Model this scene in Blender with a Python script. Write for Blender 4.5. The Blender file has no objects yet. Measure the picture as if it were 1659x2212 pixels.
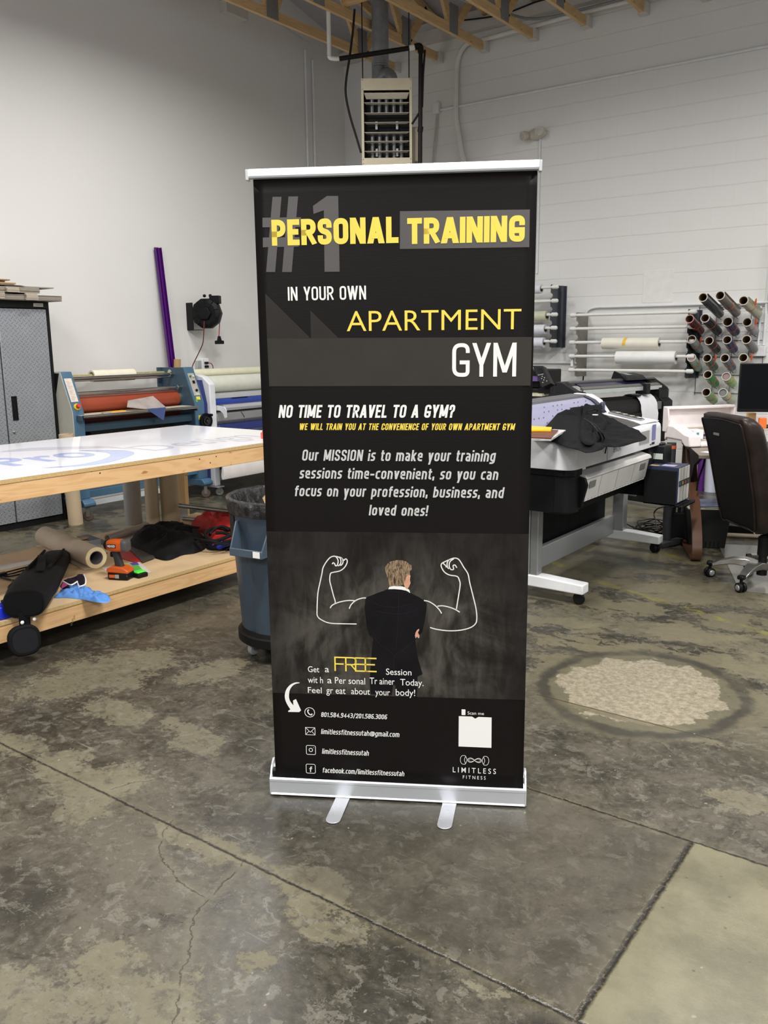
import bpy, bmesh, math, random
from mathutils import Vector, Matrix, noise as mnoise
SC = bpy.context.scene
COL = SC.collection
PI = math.pi
R = math.radians

# ---------------------------------------------------------------- camera
cam_d = bpy.data.cameras.new('camera'); cam = bpy.data.objects.new('camera', cam_d); COL.objects.link(cam)
SC.camera = cam
cam_d.sensor_fit = 'VERTICAL'; cam_d.sensor_height = 24.0
cam_d.lens = 24.0 * 1848.6 / 2212.0
cam_d.clip_start = 0.05; cam_d.clip_end = 60
_yaw, _pit, _rol = R(-36.2255), R(11.2653), R(0.5890)
_F = Vector((math.sin(_yaw)*math.cos(_pit), math.cos(_yaw)*math.cos(_pit), -math.sin(_pit)))
_r = Vector((math.cos(_yaw), -math.sin(_yaw), 0)); _d = _F.cross(_r)
_rx = _r*math.cos(_rol) + _d*math.sin(_rol); _dn = _d*math.cos(_rol) - _r*math.sin(_rol)
M3 = Matrix((_rx, -_dn, -_F)).transposed()
cam.matrix_world = Matrix.Translation((0, 0, 1.556)) @ M3.to_4x4()

# ---------------------------------------------------------------- world, lamps, exposure
W = bpy.data.worlds.new('world'); SC.world = W; W.use_nodes = True
W.node_tree.nodes['Background'].inputs[0].default_value = (0.93, 0.97, 1.0, 1)
W.node_tree.nodes['Background'].inputs[1].default_value = 0.46
def lamp(x, y, z, sx, sy, watt, col=(1, 0.975, 0.94), spread=172, rz=0):
    l = bpy.data.lights.new('unseen_lamp', 'AREA'); l.shape = 'RECTANGLE'; l.size = sx; l.size_y = sy
    l.energy = watt; l.color = col; l.spread = R(spread)
    o = bpy.data.objects.new('unseen_lamp', l); COL.objects.link(o); o.location = (x, y, z); o.rotation_euler = (0, 0, rz)
    return o
for lx_, ly_, lz_, lw_ in ((-5.0, 5.0, 4.5, 92), (-4.6, 1.2, 4.5, 120), (-1.2, 2.2, 4.5, 215), (-1.2, 6.0, 4.5, 85), (2.4, 2.2, 4.5, 220), (2.4, 6.0, 4.5, 140), (-1.2, -2.4, 3.7, 230), (2.4, -2.4, 3.7, 250)):  # unseen lamps; last two set low and strong to light the table shelf
    lamp(lx_, ly_, lz_, 0.35, 1.3, lw_)
SC.view_settings.view_transform = 'Standard'; SC.view_settings.look = 'None'
SC.view_settings.exposure = -0.16; SC.view_settings.gamma = 1.0
SC.view_settings.use_curve_mapping = False

# ---------------------------------------------------------------- node helper
def lin(c):
    return tuple((v/12.92 if v <= 0.04045 else ((v+0.055)/1.055)**2.4) for v in [t/255.0 for t in c])
class NT:
    def __init__(s, m): s.t = m.node_tree; s.n = s.t.nodes; s.l = s.t.links
    def link(s, v, inp):
        if isinstance(v, bpy.types.NodeSocket): s.l.new(v, inp)
        else:
            if isinstance(v, (tuple, list)) and len(v) == 3 and inp.type == 'RGBA': v = (*v, 1)
            inp.default_value = v
    def m(s, op, a, b=0.0, c=0.0, clamp=False):
        n = s.n.new('ShaderNodeMath'); n.operation = op; n.use_clamp = clamp
        s.link(a, n.inputs[0]); s.link(b, n.inputs[1]); s.link(c, n.inputs[2]); return n.outputs[0]
    def v(s, op, a, b=(0, 0, 0), c=(0, 0, 0)):
        n = s.n.new('ShaderNodeVectorMath'); n.operation = op
        s.link(a, n.inputs[0]); s.link(b, n.inputs[1])
        if op in ('MULTIPLY_ADD',): s.link(c, n.inputs[2])
        return n.outputs['Value'] if op in ('DOT_PRODUCT', 'LENGTH', 'DISTANCE') else n.outputs[0]
    def pos(s): return s.n.new('ShaderNodeNewGeometry').outputs['Position']
    def obj(s): return s.n.new('ShaderNodeTexCoord').outputs['Object']
    def noise(s, vec, scale, detail=4, rough=0.55, dist=0.0, col=False):
        n = s.n.new('ShaderNodeTexNoise'); s.link(vec, n.inputs['Vector'])
        n.inputs['Scale'].default_value = scale; n.inputs['Detail'].default_value = detail
        n.inputs['Roughness'].default_value = rough; n.inputs['Distortion'].default_value = dist
        return n.outputs[1] if col else n.outputs[0]
    def scale(s, vec, k):
        return s.v('MULTIPLY', vec, k)
    def ss(s, x, a, b, lo=0.0, hi=1.0):
        n = s.n.new('ShaderNodeMapRange'); n.interpolation_type = 'SMOOTHSTEP'
        s.link(x, n.inputs[0]); s.link(a, n.inputs[1]); s.link(b, n.inputs[2]); s.link(lo, n.inputs[3]); s.link(hi, n.inputs[4])
        return n.outputs[0]
    def mix(s, f, a, b, bt='MIX'):
        n = s.n.new('ShaderNodeMix'); n.data_type = 'RGBA'; n.blend_type = bt
        s.link(f, n.inputs[0]); s.link(a, n.inputs[6]); s.link(b, n.inputs[7]); return n.outputs[2]
    def xyz(s, vec):
        n = s.n.new('ShaderNodeSeparateXYZ'); s.link(vec, n.inputs[0]); return n.outputs
    def comb(s, x, y, z):
        n = s.n.new('ShaderNodeCombineXYZ'); s.link(x, n.inputs[0]); s.link(y, n.inputs[1]); s.link(z, n.inputs[2]); return n.outputs[0]
    def bump(s, h, strength=0.5, dist=0.01):
        n = s.n.new('ShaderNodeBump'); n.inputs['Strength'].default_value = strength; n.inputs['Distance'].default_value = dist
        s.link(h, n.inputs['Height']); s.l.new(n.outputs[0], s.bsdf.inputs['Normal'])
def newmat(name, rough=0.5, metal=0.0, spec=0.5):
    m = bpy.data.materials.new(name); m.use_nodes = True
    t = NT(m); b = t.n['Principled BSDF']; t.bsdf = b
    b.inputs['Roughness'].default_value = rough; b.inputs['Metallic'].default_value = metal
    b.inputs['Specular IOR Level'].default_value = spec
    return m, t
_mc = {}
def mat(name, rgb, rough=0.5, metal=0.0, var=0.06, nscale=12, bump=0.0, bscale=200, spec=0.5, stretch=(1, 1, 1), coat=0.0, trans=0.0):
    if name in _mc: return _mc[name]
    if max(rgb) < 60 and spec == 0.5: spec = 0.22
    m, t = newmat(name, rough, metal, spec)
    v = t.scale(t.obj(), stretch); n = t.noise(v, nscale, 4)
    c = lin(rgb); lo = tuple(max(0, x*(1-var*2)) for x in c); hi = tuple(min(1, x*(1+var*2)) for x in c)
    t.link(t.mix(n, lo, hi), t.bsdf.inputs['Base Color'])
    t.link(t.ss(n, 0.2, 0.8, max(0, rough-0.05), min(1, rough+0.05)), t.bsdf.inputs['Roughness'])
    if coat: t.bsdf.inputs['Coat Weight'].default_value = coat; t.bsdf.inputs['Coat Roughness'].default_value = 0.08
    if trans: t.bsdf.inputs['Transmission Weight'].default_value = trans
    if bump: t.bump(t.noise(v, bscale, 3), bump, 0.003)
    _mc[name] = m; return m

# ---------------------------------------------------------------- object helpers
def world_of(o):
    m = o.matrix_basis.copy()
    while o.parent: o = o.parent; m = o.matrix_basis @ m
    return m
def tag(o, label=None, cat=None, group=None, kind=None):
    if label: o['label'] = label
    if cat: o['category'] = cat
    if group: o['group'] = group
    if kind: o['kind'] = kind
    return o
def thing(name, loc, label, cat, rz=0, group=None):
    o = bpy.data.objects.new(name, None); COL.objects.link(o); o.location = loc; o.rotation_euler = (0, 0, rz)
    o.empty_display_size = 0.05
    return tag(o, label, cat, group)
class MB:
    def __init__(s): s.b = bmesh.new()
    def box(s, lo, hi, mtx=None):
        vs = [s.b.verts.new((x, y, z)) for x in (lo[0], hi[0]) for y in (lo[1], hi[1]) for z in (lo[2], hi[2])]
        if mtx:
            for v in vs: v.co = mtx @ v.co
        for f in ((0, 1, 3, 2), (4, 6, 7, 5), (0, 4, 5, 1), (2, 3, 7, 6), (0, 2, 6, 4), (1, 5, 7, 3)):
            s.b.faces.new([vs[i] for i in f])
        return s
    def cbox(s, c, size, mtx=None):
        return s.box([c[i]-size[i]/2 for i in range(3)], [c[i]+size[i]/2 for i in range(3)], mtx)
    def prism(s, pts, a, d):
        """pts: list of 3D points (planar outline); extruded by vector d"""
        d = Vector(d); n = len(pts)
        A = [s.b.verts.new(Vector(p)) for p in pts]; B = [s.b.verts.new(Vector(p)+d) for p in pts]
        s.b.faces.new(A[::-1]); s.b.faces.new(B)
        for i in range(n): s.b.faces.new((A[i], A[(i+1) % n], B[(i+1) % n], B[i]))
        return s
    def loop(s, rings, closed=True, cap=True):
        L = [[s.b.verts.new(Vector(p)) for p in r] for r in rings]
        n = len(L[0])
        for i in range(len(L)-1):
            for j in range(n if closed else n-1):
                k = (j+1) % n
                s.b.faces.new((L[i][j], L[i][k], L[i+1][k], L[i+1][j]))
        if cap and closed:
            s.b.faces.new(L[0][::-1]); s.b.faces.new(L[-1])
        return s
    def tube(s, pts, r, seg=12, cap=True):
        pts = [Vector(p) for p in pts]; n = len(pts)
        rs = r if isinstance(r, (list, tuple)) else [r]*n
        rings = []; prev = None
        for i, p in enumerate(pts):
            t = (pts[min(i+1, n-1)]-pts[max(i-1, 0)]).normalized()
            if prev is None:
                a = t.orthogonal().normalized()
            else:
                a = (prev - t*prev.dot(t)); a = a.normalized() if a.length > 1e-6 else t.orthogonal().normalized()
            prev = a; b = t.cross(a)
            rings.append([p + (a*math.cos(2*PI*k/seg)+b*math.sin(2*PI*k/seg))*rs[i] for k in range(seg)])
        return s.loop(rings, True, cap)
    def pipe(s, p0, p1, ro, ri, seg=20):
        """hollow open tube"""
        p0, p1 = Vector(p0), Vector(p1); t = (p1-p0).normalized(); a = t.orthogonal().normalized(); b = t.cross(a)
        c = lambda p, r: [s.b.verts.new(p+(a*math.cos(2*PI*k/seg)+b*math.sin(2*PI*k/seg))*r) for k in range(seg)]
        o0, o1, i0, i1 = c(p0, ro), c(p1, ro), c(p0, ri), c(p1, ri)
        for k in range(seg):
            j = (k+1) % seg
            s.b.faces.new((o0[k], o0[j], o1[j], o1[k])); s.b.faces.new((i0[j], i0[k], i1[k], i1[j]))
            s.b.faces.new((o0[j], o0[k], i0[k], i0[j])); s.b.faces.new((o1[k], o1[j], i1[j], i1[k]))
        return s
    def lathe(s, prof, c=(0, 0, 0), axis='Z', seg=24):
        rings = []
        for r, h in prof:
            ring = []
            for k in range(seg):
                x, y = max(r, 1e-4)*math.cos(2*PI*k/seg), max(r, 1e-4)*math.sin(2*PI*k/seg)
                p = {'Z': (x, y, h), 'X': (h, x, y), 'Y': (y, h, x)}[axis]
                ring.append(Vector(c)+Vector(p))
            rings.append(ring)
        return s.loop(rings, True, True)
    def sphere(s, c, r, sc=(1, 1, 1), seg=16):
        rings = []
        for i in range(1, seg//2):
            th = PI*i/(seg//2)
            rings.append([Vector(c)+Vector((r*sc[0]*math.sin(th)*math.cos(2*PI*k/seg), r*sc[1]*math.sin(th)*math.sin(2*PI*k/seg), -r*sc[2]*math.cos(th))) for k in range(seg)])
        return s.loop(rings, True, True)
    def face(s, pts):
        s.b.faces.new([s.b.verts.new(Vector(p)) for p in pts]); return s
    def xf(s, m):
        bmesh.ops.transform(s.b, matrix=m, verts=s.b.verts); return s
def obj(name, mb, m, parent=None, bevel=0.0, smooth=30, local=False, label=None, seg=2, base=None):
    me = bpy.data.meshes.new(name)
    bmesh.ops.recalc_face_normals(mb.b, faces=mb.b.faces)
    mb.b.to_mesh(me); mb.b.free()
    o = bpy.data.objects.new(name, me); COL.objects.link(o)
    if parent:
        o.parent = parent
        if not local: me.transform(world_of(parent).inverted())
    elif not local:
        if base is None:
            xs = [v.co for v in me.vertices]
            if xs:
                base = Vector(((min(v.x for v in xs)+max(v.x for v in xs))/2, (min(v.y for v in xs)+max(v.y for v in xs))/2, min(v.z for v in xs)))
        me.transform(Matrix.Translation(-Vector(base))); o.location = base
    if isinstance(m, (list, tuple)):
        for q in m: me.materials.append(q)
    else: me.materials.append(m)
    if smooth:
        me.shade_smooth(); me.set_sharp_from_angle(angle=R(smooth))
    if bevel:
        md = o.modifiers.new('bevel', 'BEVEL'); md.width = bevel; md.segments = seg; md.limit_method = 'ANGLE'; md.angle_limit = R(40)
        md.harden_normals = False
    if label: o['label'] = label
    return o
def struct(o): o['kind'] = 'structure'; return o
def dup(root, loc, rz=None, label=None, group=None):
    r = root.copy(); COL.objects.link(r); r.location = loc
    if rz is not None: r.rotation_euler = (0, 0, rz)
    if label: r['label'] = label
    if group: r['group'] = group
    for ch in list(root.children):
        c = ch.copy(); COL.objects.link(c); c.parent = r
        for g in list(ch.children):
            d = g.copy(); COL.objects.link(d); d.parent = c
    return r
def arc(cx, cy, r, a0, a1, n=8):
    return [(cx+r*math.cos(R(a0+(a1-a0)*i/n)), cy+r*math.sin(R(a0+(a1-a0)*i/n))) for i in range(n+1)]
def rrect(x0, y0, x1, y1, r, n=5):
    return arc(x1-r, y1-r, r, 0, 90, n)+arc(x0+r, y1-r, r, 90, 180, n)+arc(x0+r, y0+r, r, 180, 270, n)+arc(x1-r, y0+r, r, 270, 360, n)
def spline(pts, n=6, closed=False):
    pts = [Vector(p) for p in pts]; out = []; N = len(pts)
    for i in range(N if closed else N-1):
        g = lambda k: pts[k % N] if closed else pts[max(0, min(N-1, k))]
        p0, p1, p2, p3 = g(i-1), g(i), g(i+1), g(i+2)
        for k in range(n):
            t = k/n
            out.append(0.5*((2*p1)+(p2-p0)*t+(2*p0-5*p1+4*p2-p3)*t*t+(3*p1-p0-3*p2+p3)*t*t*t))
    if not closed: out.append(pts[-1])
    return out

# ---------------------------------------------------------------- shared materials
white_paint = mat('white_metal_paint', (236, 238, 240), 0.35)
alu = mat('brushed_aluminium', (216, 219, 224), 0.32, 0.55, var=0.03, stretch=(2, 2, 90))
chrome = mat('chrome', (200, 200, 198), 0.14, 1.0, var=0.02)
steel = mat('dull_steel', (150, 150, 148), 0.4, 0.9)
blackp = mat('black_plastic', (17, 17, 18), 0.45)
blackm = mat('black_powder_coat', (24, 24, 25), 0.5)
greyp = mat('grey_plastic', (110, 112, 116), 0.45)
rubber = mat('dark_rubber', (30, 30, 30), 0.6)
pipe_white = mat('white_pipe_plastic', (232, 232, 226), 0.35)
cardb = mat('cardboard', (178, 146, 104), 0.8, bump=0.2)
card_grey = mat('grey_cardboard', (150, 142, 130), 0.85, var=0.15, nscale=30, stretch=(1, 1, 30))
card_core = mat('cardboard_core', (96, 74, 50), 0.85)
lumber = None

def wood_mat(name, base, dark, scale=1.0, axis='Y'):
    if name in _mc: return _mc[name]
    m, t = newmat(name, 0.6)
    st = {'Y': (9, .8, 9), 'X': (.8, 9, 9), 'Z': (9, 9, .8)}[axis]
    v = t.scale(t.obj(), tuple(q*scale for q in st))
    n = t.noise(v, 1.3, 3, 0.5, 0.6)
    rings = t.m('SINE', t.m('MULTIPLY', n, 46.0))
    r2 = t.ss(rings, -0.2, 1.0)
    fine = t.noise(t.scale(v, (6, 2, 6)), 6, 3)
    c = t.mix(t.m('MULTIPLY', r2, 0.42), lin(base), lin(dark))
    c = t.mix(t.m('MULTIPLY', fine, 0.35), c, lin(tuple(q*0.82 for q in base)))
    k = t.noise(t.scale(t.obj(), (1.2, 3.0, 9.0)), 3.0, 1, 0.4)
    c = t.mix(t.ss(k, 0.73, 0.78, 0.0, 0.75), c, lin((150, 92, 52)))
    t.link(c, t.bsdf.inputs['Base Color']); _mc[name] = m; return m
pine = wood_mat('pine_lumber', (228, 186, 134), (204, 150, 96))
pine_d = wood_mat('truss_lumber', (222, 188, 138), (192, 150, 100))
pine_x = wood_mat('pine_lumber_crosswise', (224, 184, 134), (200, 148, 98), axis='X')
pine_z = wood_mat('pine_lumber_upright', (214, 178, 124), (190, 146, 92), axis='Z')
# ================================================================ FLOOR
def floor_mat():
    m, t = newmat('worn_concrete', 0.3, 0, 0.5)
    P = t.pos()
    n_big = t.noise(P, 1.1, 9, 0.62, 0.4)
    n_mid = t.noise(P, 6.0, 10, 0.78, 0.8)
    n_fine = t.noise(P, 38.0, 5, 0.7)
    n_grit = t.noise(P, 170.0, 3, 0.7)
    warp = t.v('MULTIPLY_ADD', t.noise(P, 3.5, 6, 0.65, 0.0, True), (0.34, 0.34, 0), (-0.17, -0.17, 0))
    PW = t.v('ADD', P, warp)
    warps = t.v('MULTIPLY_ADD', t.noise(P, 14, 4, 0.6, 0.0, True), (0.035, 0.035, 0), (-0.0175, -0.0175, 0))
    PS = t.v('ADD', P, warps)
    dark, mid, lite, tan = lin((62, 58, 50)), lin((112, 106, 93)), lin((150, 146, 133)), lin((164, 152, 120))
    f = t.m('ADD', t.m('MULTIPLY', n_big, 0.45), t.m('ADD', t.m('MULTIPLY', n_mid, 0.35), t.m('MULTIPLY', n_fine, 0.2)))
    c = t.mix(t.ss(f, 0.42, 0.58), dark, mid)
    # small pale flakes and scuffs
    fl = t.noise(t.scale(PW, (1.0, 1.7, 1)), 9.0, 10, 0.72, 0.3)
    c = t.mix(t.ss(fl, 0.565, 0.60, 0, 0.45), c, lite)
    sc = t.noise(t.scale(P, (2.0, 26, 1)), 2.2, 5, 0.6, 0.3)
    c = t.mix(t.ss(sc, 0.66, 0.72, 0, 0.35), c, lite)
    # worn tan patches where the sealer has gone
    d = None
    for (cx, cy, a, b) in TAN:
        q = t.v('LENGTH', t.v('MULTIPLY_ADD', PW, (1/a, 1/b, 0), (-cx/a, -cy/b, 0)))
        d = q if d is None else t.m('MINIMUM', d, q)
    edge = t.m('ADD', t.m('MULTIPLY_ADD', t.noise(P, 9, 10, 0.78, 0.5), 2.2, -1.1), t.m('MULTIPLY_ADD', t.noise(P, 45, 6, 0.7), 1.4, -0.7))
    dd = t.m('ADD', d, edge)
    tanv = t.mix(t.noise(P, 22, 5, 0.7), lin((128, 120, 96)), lin((162, 154, 126)))
    c = t.mix(t.m('MULTIPLY', t.ss(dd, 0.84, 0.96, 0.62, 0.0), t.ss(t.noise(PS, 13, 9, 0.75), 0.40, 0.47, 0.35, 1.0)), c, tanv)
    # crisp little flakes, light and dark, and long scuffs
    k1 = t.noise(PS, 19.0, 5, 0.6, 0.6)
    c = t.mix(t.ss(k1, 0.600, 0.615, 0, 0.30), c, lin((158, 156, 146)))
    c = t.mix(t.ss(k1, 0.385, 0.400, 0.34, 0), c, lin((60, 56, 50)))
    k2 = t.noise(PS, 52.0, 6, 0.7, 0.3)
    c = t.mix(t.ss(k2, 0.600, 0.625, 0, 0.32), c, lin((160, 154, 136)))
    c = t.mix(t.ss(k2, 0.365, 0.39, 0.42, 0), c, lin((50, 47, 41)))
    rot = t.n.new('ShaderNodeMapping'); t.link(P, rot.inputs['Vector']); rot.inputs['Rotation'].default_value = (0, 0, 0.75); rot.inputs['Scale'].default_value = (1.1, 42, 1)
    s1 = t.noise(rot.outputs[0], 1.6, 4, 0.55, 0.15)
    c = t.mix(t.ss(s1, 0.685, 0.72, 0, 0.4), c, lin((176, 170, 154)))
    rot2 = t.n.new('ShaderNodeMapping'); t.link(P, rot2.inputs['Vector']); rot2.inputs['Rotation'].default_value = (0, 0, -0.5); rot2.inputs['Scale'].default_value = (0.9, 55, 1)
    s2 = t.noise(rot2.outputs[0], 2.0, 4, 0.55, 0.15)
    c = t.mix(t.ss(s2, 0.70, 0.73, 0, 0.35), c, lin((170, 164, 148)))
    # general far-zone tan mottling
    xyz = t.xyz(P); X, Y = xyz[0], xyz[1]
    far = t.m('MULTIPLY', t.ss(Y, 2.9, 4.0), t.ss(t.noise(t.scale(PW, (1, 1.6, 1)), 2.3, 10, 0.72), 0.485, 0.505))
    c = t.mix(t.m('MULTIPLY', far, 0.8), c, tanv)
    # slab at lower right, another pour of concrete
    sl = t.m('MULTIPLY', t.ss(X, -0.665, -0.655), t.m('MULTIPLY', t.ss(Y, 1.645, 1.65), t.ss(Y, 2.535, 2.545, 1, 0)))
    slc = t.mix(t.ss(t.noise(P, 3.5, 8, 0.7), 0.35, 0.65), lin((126, 121, 98)), lin((160, 154, 126)))
    slc = t.mix(t.ss(t.noise(t.scale(PW, (2, 1, 1)), 2.6, 6, 0.6), 0.69, 0.72, 0, 0.6), slc, lin((112, 104, 84)))
    c = t.mix(t.m('MULTIPLY', sl, 0.85), c, slc)
    # middle slab, smoother and darker
    ms = t.m('MULTIPLY', t.ss(X, -0.69, -0.68, 1, 0), t.m('MULTIPLY', t.ss(Y, 1.66, 1.68), t.ss(Y, 2.50, 2.53, 1, 0)))
    msc = t.mix(t.ss(t.noise(P, 2.4, 9, 0.65), 0.35, 0.65), lin((84, 79, 70)), lin((110, 104, 93)))
    c = t.mix(t.m('MULTIPLY', ms, t.ss(X, -1.9, -1.4, 0, 0.5)), c, msc)
    # round filled hole: dark ring, pale filler, straight saw cut across it
    oc = t.v('MULTIPLY_ADD', PS, (1/0.43, 1/0.47, 0), (1.215/0.43, -3.62/0.47, 0))
    ol = t.v('LENGTH', oc)
    olr = t.m('ADD', ol, t.m('MULTIPLY_ADD', t.noise(P, 5, 6, 0.7), 0.3, -0.15))
    ring = t.m('MULTIPLY', t.m('MULTIPLY', t.ss(olr, 0.90, 0.97), t.ss(olr, 1.02, 1.12, 1, 0)), t.ss(t.noise(P, 3.2, 4), 0.3, 0.5, 0.35, 1))
    inn = t.ss(t.m('ADD', ol, t.m('MULTIPLY_ADD', t.noise(P, 6, 7, 0.65), 0.7, -0.35)), 0.80, 0.83, 1, 0)
    c = t.mix(t.m('MULTIPLY', t.ss(ol, 1.0, 1.2, 1, 0), 0.8), c, lin((128, 122, 100)))
    c = t.mix(t.m('MULTIPLY', ring, 0.85), c, lin((72, 69, 63)))
    fill = t.mix(t.ss(t.noise(P, 34, 8, 0.8), 0.38, 0.62), lin((158, 148, 126)), lin((202, 192, 170)))
    fill = t.mix(t.ss(k2, 0.35, 0.38, 0.3, 0), fill, lin((96, 88, 72)))
    c = t.mix(t.m('MULTIPLY', inn, 0.95), c, fill)
    cutb = t.m('MULTIPLY', t.ss(Y, 3.30, 3.31, 1, 0), t.ss(Y, 3.255, 3.262))
    c = t.mix(t.m('MULTIPLY', cutb, t.ss(ol, 0.9, 1.0, 0.7, 0)), c, lin((126, 118, 92)))
    # painted yellow line, half worn off
    PJ = t.v('ADD', PS, t.v('MULTIPLY_ADD', t.noise(P, 32, 5, 0.7, 0.0, True), (0.035, 0.035, 0), (-0.0175, -0.0175, 0)))
    def seg(a, b, Pv=PJ):
        ax, ay = a; bx, by = b; L2 = (bx-ax)**2+(by-ay)**2
        q = t.v('SUBTRACT', Pv, (ax, ay, 0))
        q = t.v('MULTIPLY', q, (1, 1, 0))
        k = t.m('DIVIDE', t.v('DOT_PRODUCT', q, (bx-ax, by-ay, 0)), L2, 0, True)
        n = t.n.new('ShaderNodeVectorMath'); n.operation = 'SCALE'; n.inputs[0].default_value = (bx-ax, by-ay, 0); t.link(k, n.inputs[3])
        return t.v('DISTANCE', q, n.outputs[0])
    def chain(pts):
        d = None
        for i in range(len(pts)-1):
            s_ = seg(pts[i], pts[i+1]); d = s_ if d is None else t.m('MINIMUM', d, s_)
        return d
    yl = t.m('MINIMUM', chain([(-2.71, 5.60), (-2.1, 5.20), (-1.48, 4.95), (-0.6, 4.60)]), chain([(-2.50, 6.55), (-2.03, 6.22), (-1.5, 5.9)]))
    ym = t.m('MULTIPLY', t.ss(yl, 0.02, 0.035, 1, 0), t.ss(t.noise(PW, 5, 10, 0.8), 0.45, 0.56))
    c = t.mix(t.m('MULTIPLY', ym, 0.7), c, lin((176, 168, 66)))
    # control joints
    jn = t.m('MULTIPLY_ADD', t.noise(P, 26, 5, 0.7), 0.02, -0.01)
    j1 = t.m('ABSOLUTE', t.m('ADD', t.m('SUBTRACT', Y, 1.648), jn))
    j2 = t.m('ADD', t.m('ABSOLUTE', t.m('ADD', t.m('SUBTRACT', Y, 2.538), jn)), t.ss(X, -1.5, -1.3, 1, 0))
    j3 = t.m('ADD', t.m('ABSOLUTE', t.m('ADD', t.m('SUBTRACT', X, -0.668), jn)), t.m('ADD', t.ss(Y, 1.64, 1.65, 1, 0), t.ss(Y, 2.535, 2.545)))
    j4 = t.m('ADD', t.m('ABSOLUTE', t.m('ADD', t.m('SUBTRACT', Y, 3.30), t.m('MULTIPLY', jn, 0.5))), t.m('ADD', t.ss(X, -1.62, -1.58, 1, 0), t.ss(X, -0.82, -0.78)))
    wide = t.m('MINIMUM', j1, t.m('MINIMUM', j2, t.m('MULTIPLY', j3, 0.62)))
    cm = t.ss(wide, 0.001, 0.0085, 1, 0)
    halo = t.ss(wide, 0.006, 0.05, 1, 0)
    c = t.mix(t.m('MULTIPLY', halo, 0.16), c, lin((150, 140, 108)))
    c = t.mix(t.m('MULTIPLY', t.ss(j4, 0.001, 0.007, 1, 0), 0.8), c, lin((70, 62, 48)))
    cr = t.m('MINIMUM', chain(CR1), chain(CR2))
    cr = t.m('MINIMUM', cr, chain(CR3))
    crk = t.m('MULTIPLY', t.ss(cr, 0.0008, 0.0030, 1, 0), t.ss(t.noise(P, 14, 3), 0.35, 0.45))
    c = t.mix(t.ss(cr, 0.003, 0.03, 0.25, 0), c, lin((152, 145, 122)))
    c = t.mix(t.m('MULTIPLY', crk, 0.75), c, lin((44, 40, 33)))
    grit = t.noise(P, 90, 3, 0.6)
    jc = t.mix(t.ss(grit, 0.52, 0.7), lin((34, 31, 26)), lin((120, 108, 84)))
    c = t.mix(cm, c, jc)
    # little black specks and pits
    vor = t.n.new('ShaderNodeTexVoronoi'); t.link(PS, vor.inputs['Vector']); vor.inputs['Scale'].default_value = 16
    c = t.mix(t.ss(vor.outputs['Distance'], 0.05, 0.09, 0.55, 0), c, lin((60, 54, 46)))
    vor2 = t.n.new('ShaderNodeTexVoronoi'); t.link(PS, vor2.inputs['Vector']); vor2.inputs['Scale'].default_value = 11.3
    c = t.mix(t.ss(vor2.outputs['Distance'], 0.03, 0.06, 0.6, 0), c, lin((196, 190, 172)))
    c = t.mix(0.35, c, t.mix(n_grit, lin((60, 56, 48)), lin((170, 164, 146))), 'OVERLAY')
    c = t.mix(1.0, c, (0.62, 0.632, 0.64), 'MULTIPLY')
    t.link(c, t.bsdf.inputs['Base Color'])
    rg = t.m('ADD', t.ss(n_mid, 0.3, 0.7, 0.26, 0.42), t.m('MULTIPLY', t.ss(dd, 0.92, 1.0, 1, 0), 0.14))
    t.link(rg, t.bsdf.inputs['Roughness'])
    h = t.m('ADD', t.m('MULTIPLY', n_fine, 0.25), t.m('MULTIPLY', n_grit, 0.12))
    h = t.m('SUBTRACT', h, t.m('ADD', t.m('MULTIPLY', cm, 1.6), t.m('MULTIPLY', crk, 0.8)))
    t.bump(h, 0.35, 0.006)
    return m
TAN = [(-3.446, 2.135, 0.22, 0.2), (-3.416, 2.328, 0.3, 0.16), (-3.383, 2.535, 0.22, 0.2), (-3.015, 2.122, 0.16, 0.1), (-2.906, 2.112, 0.12, 0.1),
 (-2.663, 2.145, 0.11, 0.07), (-2.986, 2.662, 0.15, 0.22), (-2.48, 2.119, 0.14, 0.1), (-2.767, 1.685, 0.14, 0.1), (-2.546, 1.671, 0.18, 0.12), (-2.463, 1.729, 0.14, 0.14),
 (-2.396, 1.583, 0.12, 0.1), (-3.054, 1.669, 0.2, 0.06), (-1.975, 1.608, 0.16, 0.05), (-1.851, 1.65, 0.16, 0.05), (-1.485, 1.668, 0.16, 0.08), (-1.378, 1.582, 0.12, 0.09), (-1.58, 1.654, 0.06, 0.05),
 (-1.746, 0.922, 0.25, 0.1), (-1.565, 1.105, 0.22, 0.12), (-1.709, 1.118, 0.12, 0.05), (-1.413, 1.349, 0.06, 0.05), (-0.901, 1.615, 0.04, 0.02),
 (-1.882, 4.451, 0.3, 0.18), (-1.474, 4.439, 0.32, 0.16), (-1.595, 5.205, 0.45, 0.22), (-1.216, 5.343, 0.4, 0.2), (-1.104, 4.513, 0.3, 0.12), (-0.85, 4.21, 0.18, 0.25), (-0.573, 2.865, 0.12, 0.1), (-0.666, 2.874, 0.05, 0.05),
 (-2.19, 5.471, 0.35, 0.2), (-0.883, 3.284, 0.2, 0.06), (-6.156, 3.642, 0.6, 0.3), (-2.859, 7.886, 0.5, 0.6)]
CR1 = [(-1.756, 1.657), (-1.734, 1.587), (-1.715, 1.518), (-1.706, 1.46), (-1.672, 1.374), (-1.631, 1.333), (-1.554, 1.249), (-1.511, 1.18), (-1.45, 1.132), (-1.398, 1.067)]
CR2 = [(-2.118, 1.672), (-2.067, 1.591), (-1.992, 1.52), (-1.83, 1.464), (-1.708, 1.453)]
CR3 = [(-2.449, 1.679), (-2.421, 1.758), (-2.379, 1.812)]
XL, YB = -7.3, 9.2
b = MB().box((XL-0.1, -4.0, -0.1), (5.0, YB+0.1, 0.0))
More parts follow.
